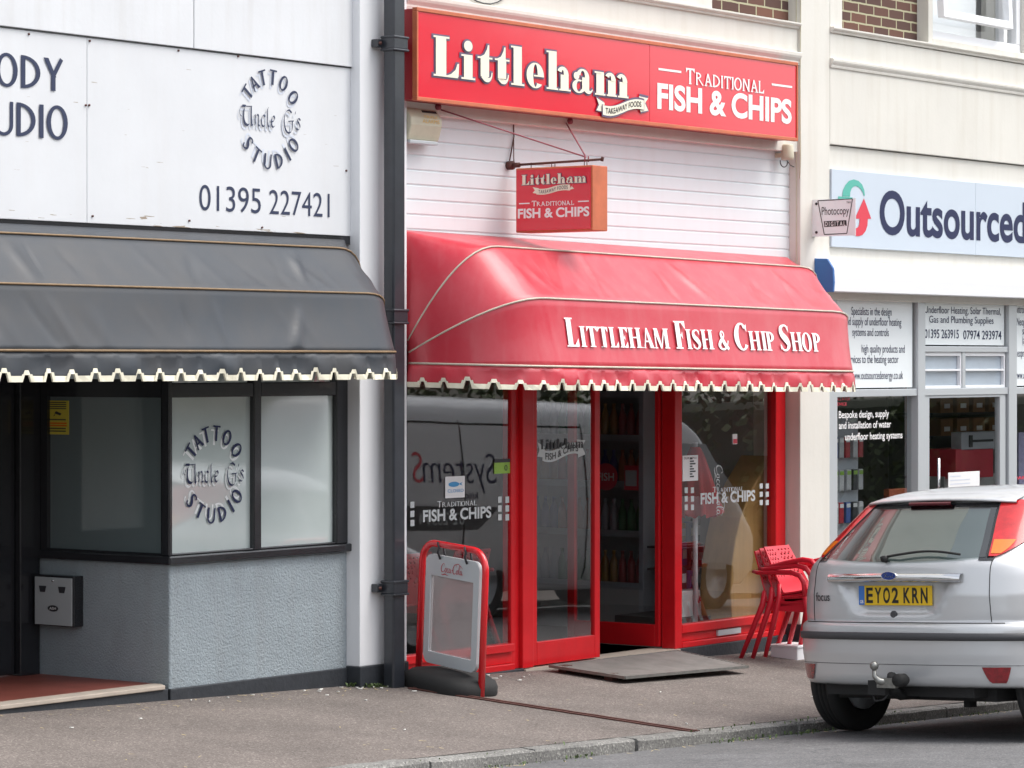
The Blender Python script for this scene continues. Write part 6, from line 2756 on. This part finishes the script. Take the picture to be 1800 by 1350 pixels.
        edge = [CS.rear_y(z, A(z), .008) for z in [1.003 + .0158 * k for k in range(21)]]
        q.tube(edge, .004, 5)
        q.build('lamp_seal', M['rubber'], lamp, local=True)
    # roof spoiler with high brake lamp
    q = MB()
    rows = []
    for sec in ((.0, 1.318), (-.055, 1.322), (-.075, 1.330), (-.072, 1.338), (.0, 1.362), (.12, 1.386)):
        row = []
        for i in range(31):
            sy_ = -1 + 2 * i / 30
            y = sy_ * (.535 - .02 * (sec[1] - 1.318) / .04)
            zz = sec[1] - .016 * sy_ * sy_
            p = CS.rear_y(min(zz, 1.385), y, 0)
            row.append((p.x + sec[0] * (1 - .35 * abs(sy_) ** 6), y, zz + .004))
        rows.append(row)
    q.grid(rows)
    q.build('spoiler', M['paint_silver'], root, local=True)
    q = MB()
    rows = []
    for sec in ((.01, 1.296), (-.028, 1.300), (-.038, 1.310), (-.030, 1.319), (.01, 1.321)):
        rows.append([(CS.rear_y(1.305, .15 * s_).x + sec[0] - .008, .15 * s_, sec[1]) for s_ in [k / 6 - 1 for k in range(13)]])
    q.grid(rows)
    q.build('high_brake_lamp', M['lamp_dark'], root, local=True)
    # bumper strip, crease lines, shut lines
    q = MB()
    rows = []
    for z, l in ((.549, .000), (.553, .012), (.586, .014), (.592, .000)):
        rows.append([CS.rear_y(z, (.845 - .05 * 0) * sin(radians(a)), l) for a in [-84 + 168 * k / 60 for k in range(61)]])
    q.grid(rows)
    q.build('bumper_strip', M['strip'], root, local=True, recalc=False)
    def seam(zf, ys, r_=.0028, mat='rubber', nm='seam', lift=.0008):
        q = MB()
        q.tube([CS.rear_y(zf(y), y, lift) for y in ys], r_, 5)
        q.build(nm, M[mat], root, local=True)
    seam(lambda y: .415 + .0 * y, [-.80 + .04 * k for k in range(41)], .0018, 'strip', 'crease_line')
    seam(lambda y: .645, [-.70 + .035 * k for k in range(41)], .0035, 'rubber', 'bumper_gap')
    for sgn in (-1, 1):
        q = MB()
        q.tube([CS.rear_y(z, sgn * (.615 + .04 * (1.0 - z)), .0008) for z in [.652 + .01 * k for k in range(36)]], .0026, 5)
        q.build('shut_line', M['rubber'], root, local=True)
        # fog lamp / reflector in the lower bumper
        q = MB()
        yc_ = .665
        q.grid(patch(CS.rear_y, lambda z: sgn * (yc_ - .03 - .045 * ((z - .322) / .085) ** .6 if z > .322 else yc_ - .03), lambda z: sgn * (yc_ + .035 + .03 * ((z - .322) / .085) ** .6 if z > .322 else yc_ + .035), .322, .407, 10, 10, .006))
        q.build('fog_lamp', M['fog_red'], root, local=True, recalc=False)
    # chrome handle bar with oval badge
    q = MB()
    rows = []
    for z, l in ((.874, .0), (.870, .030), (.886, .040), (.910, .032), (.920, .0)):
        rows.append([Vector((CS.rear_y(.925, y).x - l, y, z + .006 * (1 - abs(y) / .47) - (abs(y) / .47) ** 8 * .0)) for y in [-.47 + .94 * k / 40 for k in range(41)]])
    q.grid(rows)
    q.build('chrome_handle', M['chrome'], root, local=True)
    bxp = CS.rear_y(.925, 0).x - .040
    q = MB()
    n = 36
    rows = [[(bxp + .01 - l, (.056 * s_) * cos(2 * pi * k / n), .906 + .024 * s_ * sin(2 * pi * k / n)) for k in range(n)] for s_, l in ((1.0, 0), (1.0, .010), (.94, .014), (.90, .012))]
    q.grid(rows, close=True)
    bd = q.build('badge', M['chrome'], root, local=True)
    q = MB()
    q.add([(bxp - .0025, .050 * cos(2 * pi * k / n), .906 + .0215 * sin(2 * pi * k / n)) for k in range(n)], [list(range(n))])
    q.build('badge_field', M['badge_blue'], bd, local=True, recalc=False)
    g = Glyph()
    g.ST([(.9, .8, .03), (.6, 1.0, .08), (.3, .9, .08), (.1, .7, .03)]); g.ST([(.6, .98, .06), (.5, .5, .10), (.3, .1, .10), (.1, .1, .04)]); g.ST([(.3, .5, .05), (.7, .55, .06)])
    g.ST([(1.0, .5, .05), (.8, .4, .08), (.8, .15, .08), (1.0, .1, .06), (1.1, .35, .08), (1.0, .5, .05)])
    g.ST([(1.25, .5, .06), (1.25, .1, .08)]); g.ST([(1.25, .4, .05), (1.5, .5, .06)])
    g.ST([(1.9, .45, .05), (1.65, .45, .08), (1.6, .15, .08), (1.85, .1, .06), (2.0, .5, .07)]); g.ST([(2.1, 1.0, .06), (1.95, .15, .08), (2.15, .1, .05)])
    D = Decal()
    D.put(glyph_mesh(g), lambda u, v, d: (bxp - .0025 - d, .036 - u * .033, .895 + v * .022), .001)
    D.build('badge_script', M['chrome'], bd, local=True)
    # number plate
    ppx = CS.rear_y(.79, 0).x - .012
    q = MB()
    q.box(ppx, ppx + .008, -.26, .26, .741, .852)
    npl = q.build('number_plate', M['plate_yellow'], root, local=True, bev=.003)
    q = MB()
    q.box(ppx - .001, ppx, .218, .259, .743, .850)
    q.build('plate_band', M['plate_blue'], npl, local=True)
    D = Decal()
    v, f, w = sans('GB', .02)
    D.put((v, f), lambda u, v_, d: (ppx - .001 - d, .250 - u / w * .024, .753 + v_ * .016), .001)
    D.build('band_letters', M['white_letter'], npl, local=True)
    D = Decal()
    y = .205
    for ch in 'EY02 KRN':
        if ch == ' ':
            y -= .033 - .011
            continue
        v, f, w = sans('O' if ch == '0' else ch, .028)
        D.put((v, f), lambda u, v_, d, y=y, w=w: (ppx - d, y - u / w * .048, .757 + v_ * .079), .0015)
        y -= .050 + .011
    D.build('plate_letters', M['plate_black'], npl, local=True)
    # lock, model lettering
    lx = CS.rear_y(.69, 0).x - .008
    q = MB()
    q.lathe([(.022, lx + .006), (.022, lx - .004), (.016, lx - .006), (.006, lx - .004)], (0, 0, .690), 'x', 20)
    q.build('lock', M['strip'], root, local=True)
    D = Decal()
    v, f, w = sans('focus', .012)
    def fm(u, v_, d):
        y = .60 - u / w * .13
        p = CS.rear_y(.765 + v_ * .045, y, .004)
        return (p.x, p.y, p.z)
    D.put((v, f), fm, .0)
    D.build('model_lettering', M['strip'], root, local=True)
    # wiper
    q = MB()
    pv = CS.rear_y(1.0, .02, .02)
    pts = [CS.rear_y(1.0 + .018 * sin(t * pi) , -.02 - .42 * t, .030) for t in [k / 10 for k in range(11)]]
    q.tube([CS.rear_y(.998, .10, .012)] + pts, .007, 6)
    q.lathe([(.020, pv.x - .005), (.018, pv.x - .03)], (0, .06, 1.0), 'x', 14)
    q.build('wiper', M['rubber'], root, local=True)
    # tow ball
    q = MB()
    tbx = -.14
    sph = [(.025 * sin(pi * k / 10) + .0005, .412 - .025 * cos(pi * k / 10)) for k in range(11)]
    q.lathe(sph, (tbx, .0, 0), 'z', 18)
    q.tube([(tbx, .0, .39), (tbx, .0, .355), (tbx + .01, -.02, .33), (tbx + .04, -.05, .32), (tbx + .10, -.06, .31)], .016, 10, rs=[.012, .014, .02, .022, .022])
    q.box(tbx + .02, tbx + .05, -.13, .0, .29, .345)
    q.build('tow_ball', M['steel'], root, local=True)
    q = MB()
    q.lathe([(.033, tbx + .00), (.036, tbx + .02), (.036, tbx + .07), (.025, tbx + .09)], (0, -.155, .335), 'x', 20)
    q.tube([(tbx + .06, -.08, .36), (tbx + .10, -.03, .28), (.1, .0, .24), (.3, .0, .24)], .028, 10)
    q.box(tbx + .03, tbx + .07, -.05, .07, .25, .33)
    q.tube([(tbx + .05, .06, .27), (tbx + .03, .02, .215), (tbx + .03, -.04, .225), (tbx + .04, -.06, .25)], .006, 6)
    q.build('tow_socket', M['rubber'], root, local=True)
    # flanks: side glass, door gaps, handles
    for sgn in (-1, 1):
        def sd(z, x, l, sgn=sgn):
            return CS.side(z, x, sgn, l)
        q = MB()
        for xa, xb_, xc, xd in ((1.02, 1.62, 1.15, 1.60), (1.70, 2.62, 1.68, 2.28)):
            q.grid(patch(sd, lambda z: xa + (xc - xa) * (z - .99) / .29, lambda z: xb_ + (xd - xb_) * (z - .99) / .29, .99, 1.28, 6, 6, .004))
        q.build('side_window', M['sideglass'], root, local=True, recalc=False)
        q = MB()
        for x0_, x1_ in ((1.10, 1.2), (1.66, 1.66), (2.72, 2.80)):
            q.tube([sd(z, x0_ + (x1_ - x0_) * (z - .34) / .62, .0005) for z in [.34 + .062 * k for k in range(11)]], .003, 5)
        q.build('door_gap', M['rubber'], root, local=True)
        q = MB()
        q.box(1.25, 1.40, sgn * .822, sgn * .845, .85, .875)
        q.box(1.82, 1.98, sgn * .822, sgn * .845, .85, .875)
        q.build('door_handle', M['paint_silver'], root, local=True, bev=.006)
        q = MB()
        q.box(2.52, 2.60, sgn * .80, sgn * .98, .97, 1.06)
        q.build('wing_mirror', M['strip'], root, local=True, bev=.02)
        q = MB()
        q.grid([[(x, sgn * (lerp_tab(car_w, z) * (1 - .25 * max(0, (x - 3.6)) ** 1.5) + .004), z) for x in [3.55 + .05 * k for k in range(8)]] for z in (.62, .66, .70, .74)])
        q.build('headlamp', M['alu'], root, local=True, recalc=False)
    q = MB()   # windscreen
    rows = []
    for j in range(9):
        z = 1.0 + .34 * j / 8
        rows.append([(lerp_tab(car_xf, z) + .004 - .12 * (s_ ** 4), s_ * lerp_tab(car_w, z) * .80, z) for s_ in [k / 8 - 1 for k in range(17)]])
    q.grid(rows)
    ws = q.build('windscreen', M['carglass'], root, local=True, recalc=False)
    if ws.data.polygons[10].normal.x < 0:
        ws.data.flip_normals()
    return root


M['tailglass'] = glass_mat('tinted_rear_glass', (.34, .40, .39), 2.2)
M['seatcloth'] = pm('grey_seat_cloth', (.06, .06, .065), .9)
M['sideglass'] = pm('tinted_side_glass', (.014, .017, .018), .03, spec=.9, coat=1.)
slope = math.atan(.0385)
cxw, cyw = .49, -3.06
car = build_car('parked_car', 'silver hatchback with yellow rear plate and tow ball parked at the near kerb', (cxw, cyw, gz(cxw, cyw) + .004), (radians(-2.8), slope, radians(-6.5)))
car.scale = (1, .965, 1)
car2 = copy_tree(car)
car2['label'] = 'silver hatchback parked across the road behind the van'
car2.location = (5.6, -6.35, gz(3.5, -6.35) - .10)
car2.rotation_euler = (0, -slope, pi)
car2.location.z = gz(5.6, -6.35) + .005
# ------------------------------------------------------------------ silver van across the road, seen in the shop glass
vz = [(.0, 0), (1, 0)]
van_xr = [(.25, .10), (.4, .0), (1.0, .0), (1.7, .06), (1.88, .16), (1.93, .35), (1.96, .9)]
van_xf = [(a, b + 1.2) for a, b in ((.25, 4.9), (.4, 5.05), (.75, 5.02), (.95, 4.80), (1.08, 4.65), (1.25, 4.50), (1.5, 4.20), (1.75, 3.9), (1.88, 3.65), (1.93, 3.3), (1.96, 2.8))]
van_w = [(.25, .86), (.45, .95), (1.0, .96), (1.3, .93), (1.7, .86), (1.86, .80), (1.93, .66), (1.96, .3)]
van_ar = [(.25, .25), (1.9, .25), (1.96, .2)]
van_af = [(.25, .5), (.9, .6), (1.3, .5), (1.96, .3)]
VS = Shell(van_xr, van_xf, van_w, van_ar, van_af, 5, 3)
vx_n = at(1340, 900, 5.3)[0]
vy = -6.15
van = empty('parked_van', (6.7, vy, gz(6.7, vy)), 'silver panel van lettered System parked across the road and mirrored in the chip shop glass', 'van', rot=(0, slope, 0))
van.scale = (1, 1, 1.05)
vb = VS.mesh([.25, .3, .35, .4, .5, .6, .7, .8, .9, 1.0, 1.1, 1.2, 1.3, 1.4, 1.5, 1.6, 1.7, 1.78, 1.84, 1.88, 1.91, 1.93, 1.945, 1.955, 1.96], 10, 16, 12).build('body', M['van_silver'], van, local=True)
weld(vb)
cs_ = []
for x in (1.35, 5.25):
    for sgn in (-1, 1):
        q = MB()
        q.lathe([(.37, min(sgn * .7, sgn * 1.1)), (.37, max(sgn * .7, sgn * 1.1))], (x, 0, .34), 'y', 32)
        cs_.append(q.build('cutter', M['dark'], None, local=True))
cut(vb, cs_)
for x in (1.35, 5.25):
    for sgn in (-1, 1):
        wheel(van, x, sgn * .84, .33, .2, sgn)
for sgn in (-1, 1):
    vw = lambda z, x, l, sgn=sgn: VS.side(z, x, sgn, l)
    q = MB()
    q.grid(patch(vw, lambda z: 4.22, lambda z: 5.60 - (z - 1.1) * 1.05, 1.10, 1.60, 8, 6, .004))
    q.build('side_window', M['sideglass'], van, local=True, recalc=False)
    q = MB()
    q.grid(patch(vw, lambda z: .05 if z < .8 else .05, lambda z: 1.2 + (z - .80) * 1.6, .80, 1.0, 4, 6, .004))
    q.build('dark_stripe', M['strip'], van, local=True, recalc=False)
    q = MB()
    for x in (1.0, 2.9, 4.12):
        q.tube([vw(z, x, .001) for z in [.35 + .1 * k for k in range(15)]], .008, 5)
    q.tube([vw(1.72, x, .001) for x in [.2 + .3 * k for k in range(10)]], .010, 5)
    q.build('door_gap', M['rubber'], van, local=True)
q = MB()
q.grid([[(lerp_tab(van_xf, z) + .01 - .10 * s_ ** 4, s_ * lerp_tab(van_w, z) * .86, z) for s_ in [k / 8 - 1 for k in range(17)]] for z in (1.12, 1.3, 1.5, 1.7)])
q.build('windscreen', M['sideglass'], van, local=True, recalc=False)
# script lettering on the flank facing the shops (+y)
def vtext(D, s, xs_, h, z0, bold=0., k=.8):
    v, f, w = sans(s, bold)
    D.put((v, f), lambda u, v_, d: (xs_ - u * h * k, lerp_tab(van_w, z0 + v_ * h) + .006 + d, z0 + v_ * h), .0)


D = Decal()
vtext(D, 'System', 1.50, .26, 1.20, -.012, 1.02)
vtext(D, 'kitchens', 1.2, .06, 1.07, 0, 1.6)
D.build('dark_lettering', M['navy'], van, local=True)
D = Decal()
vtext(D, 'S', .42, .26, 1.20, -.012, 1.02)
D.build('red_lettering', M['crimson'], van, local=True)
D = Decal()
vtext(D, '02 28594', 1.0, .10, .845, 0, 1.2)
D.build('pale_lettering', M['alu'], van, local=True)

# ------------------------------------------------------------------ hedge and houses across the road (seen only in reflections)
hd = empty('hedge', (12, -11, 0), 'long dark green hedge across the road behind the silver van', 'hedge')
r = random.Random(9)
mb = MB()
for i in range(9000):
    x = r.uniform(-2, 34)
    top = 2.25 + .12 * sin(x * 1.3) + .08 * sin(x * 3.1)
    gz_ = zb(x)
    f_ = r.random()
    if f_ < .6:
        y, z = -10.2 + r.gauss(0, .06), r.uniform(0, top)
    elif f_ < .9:
        y, z = r.uniform(-11.6, -10.2), top + r.gauss(0, .07)
    else:
        y, z = r.uniform(-11.6, -10.2), r.uniform(0, top)
    a, b = r.uniform(0, pi), r.uniform(0, pi)
    l = r.uniform(.05, .11)
    d1 = Vector((cos(a), sin(a) * .5, sin(b) * .7)) * l
    d2 = Vector((-sin(a), cos(a), cos(b))) * l * .5
    c_ = Vector((x, y, z + gz_))
    mb.add([c_ - d1, c_ + d2, c_ + d1, c_ - d2], [(0, 1, 2, 3)])
mb.build('foliage', M['leaf'], hd, recalc=False)
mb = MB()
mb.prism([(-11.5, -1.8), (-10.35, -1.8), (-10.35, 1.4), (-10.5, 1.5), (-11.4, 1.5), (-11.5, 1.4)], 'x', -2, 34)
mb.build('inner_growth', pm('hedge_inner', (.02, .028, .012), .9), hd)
for k, (x, w_, h_) in enumerate(((-26, 11, 5.4), (-12, 10, 5.2), (1, 11, 5.6), (15, 12, 5.2), (30, 12, 5.6))):
    ho = empty('house', (x, -27, 0), ('pale rendered house across the road, farthest to the west', 'pale rendered house across the road, second from the west', 'pale rendered house across the road opposite the tattoo studio',
                                      'pale rendered house across the road opposite the heating shop', 'pale rendered house across the road, farthest to the east')[k], 'house', 'houses across the road')
    z0 = zb(x) - 1
    mb = MB()
    mb.box(x - w_ / 2, x + w_ / 2, -33, -25, z0, z0 + h_ + 1)
    mb.build('wall', M['house_wall'], ho)
    mb = MB()
    mb.prism([(-33.4, z0 + h_ + .9), (-24.6, z0 + h_ + .9), (-29, z0 + h_ + 4)], 'x', x - w_ / 2 - .3, x + w_ / 2 + .3)
    mb.build('roof', M['roof'], ho)
    for wx in (-.33, .0, .33):
        for wz in (1.8, 4.4):
            mb = MB()
            mb.box(x + wx * w_ - .6, x + wx * w_ + .6, -25.02, -24.96, z0 + wz, z0 + wz + 1.1)
            mb.build('window', M['win_dark'], ho)


def tree(name, x, y, h, R_, label, seed):
    r = random.Random(seed)
    z0 = zb(x) + .1
    t = empty(name, (x, y, z0), label, 'tree', 'trees across the road')
    mb = MB()
    mb.tube([(x, y, z0 - .3), (x + .1, y, z0 + h * .3), (x - .05, y + .1, z0 + h * .6), (x, y, z0 + h * .85)], .2, 9, rs=[.26, .19, .13, .04])
    for k in range(9):
        a = k * 2.4
        zz = z0 + h * (.35 + .05 * k)
        mb.tube([(x, y, zz), (x + cos(a) * R_ * .45, y + sin(a) * R_ * .45, zz + h * .10), (x + cos(a) * R_ * .8, y + sin(a) * R_ * .8, zz + h * .16)], .06, 6, rs=[.08, .05, .015])
    mb.build('trunk', pm('bark', (.09, .07, .05), .9), t)
    mb = MB()
    cl = [(r.gauss(0, R_ * .42), r.gauss(0, R_ * .42), h * r.uniform(.42, .98)) for _ in range(26)]
    for i in range(3800):
        c_ = cl[i % 26]
        p = Vector((x + c_[0] + r.gauss(0, R_ * .19), y + c_[1] + r.gauss(0, R_ * .19), z0 + c_[2] + r.gauss(0, R_ * .15)))
        d1 = Vector((r.uniform(-1, 1), r.uniform(-1, 1), r.uniform(-1, 1))).normalized() * r.uniform(.10, .17)
        d2 = d1.orthogonal().normalized() * .06
        mb.add([p - d1, p + d2, p + d1, p - d2], [(0, 1, 2, 3)])
    mb.build('crown', M['leaf'], t, recalc=False)


for k, (x, y, h, R_, lb) in enumerate(((6.5, -17, 7.5, 2.6, 'leafy tree across the road behind the silver hatchback copy'), (12, -19, 6.5, 2.4, 'leafy tree across the road behind the van'),
                                     (19, -16, 8, 2.8, 'leafy tree across the road beyond the hedge end'), (27, -18, 7, 2.6, 'leafy tree farthest to the east across the road'))):
    tree('tree', x, y, h, R_, lb.replace('silver hatchback copy', 'second silver hatchback'), 20 + k)

for o in list(COL.objects):
    if o.name.startswith('cutter'):
        bpy.data.objects.remove(o)
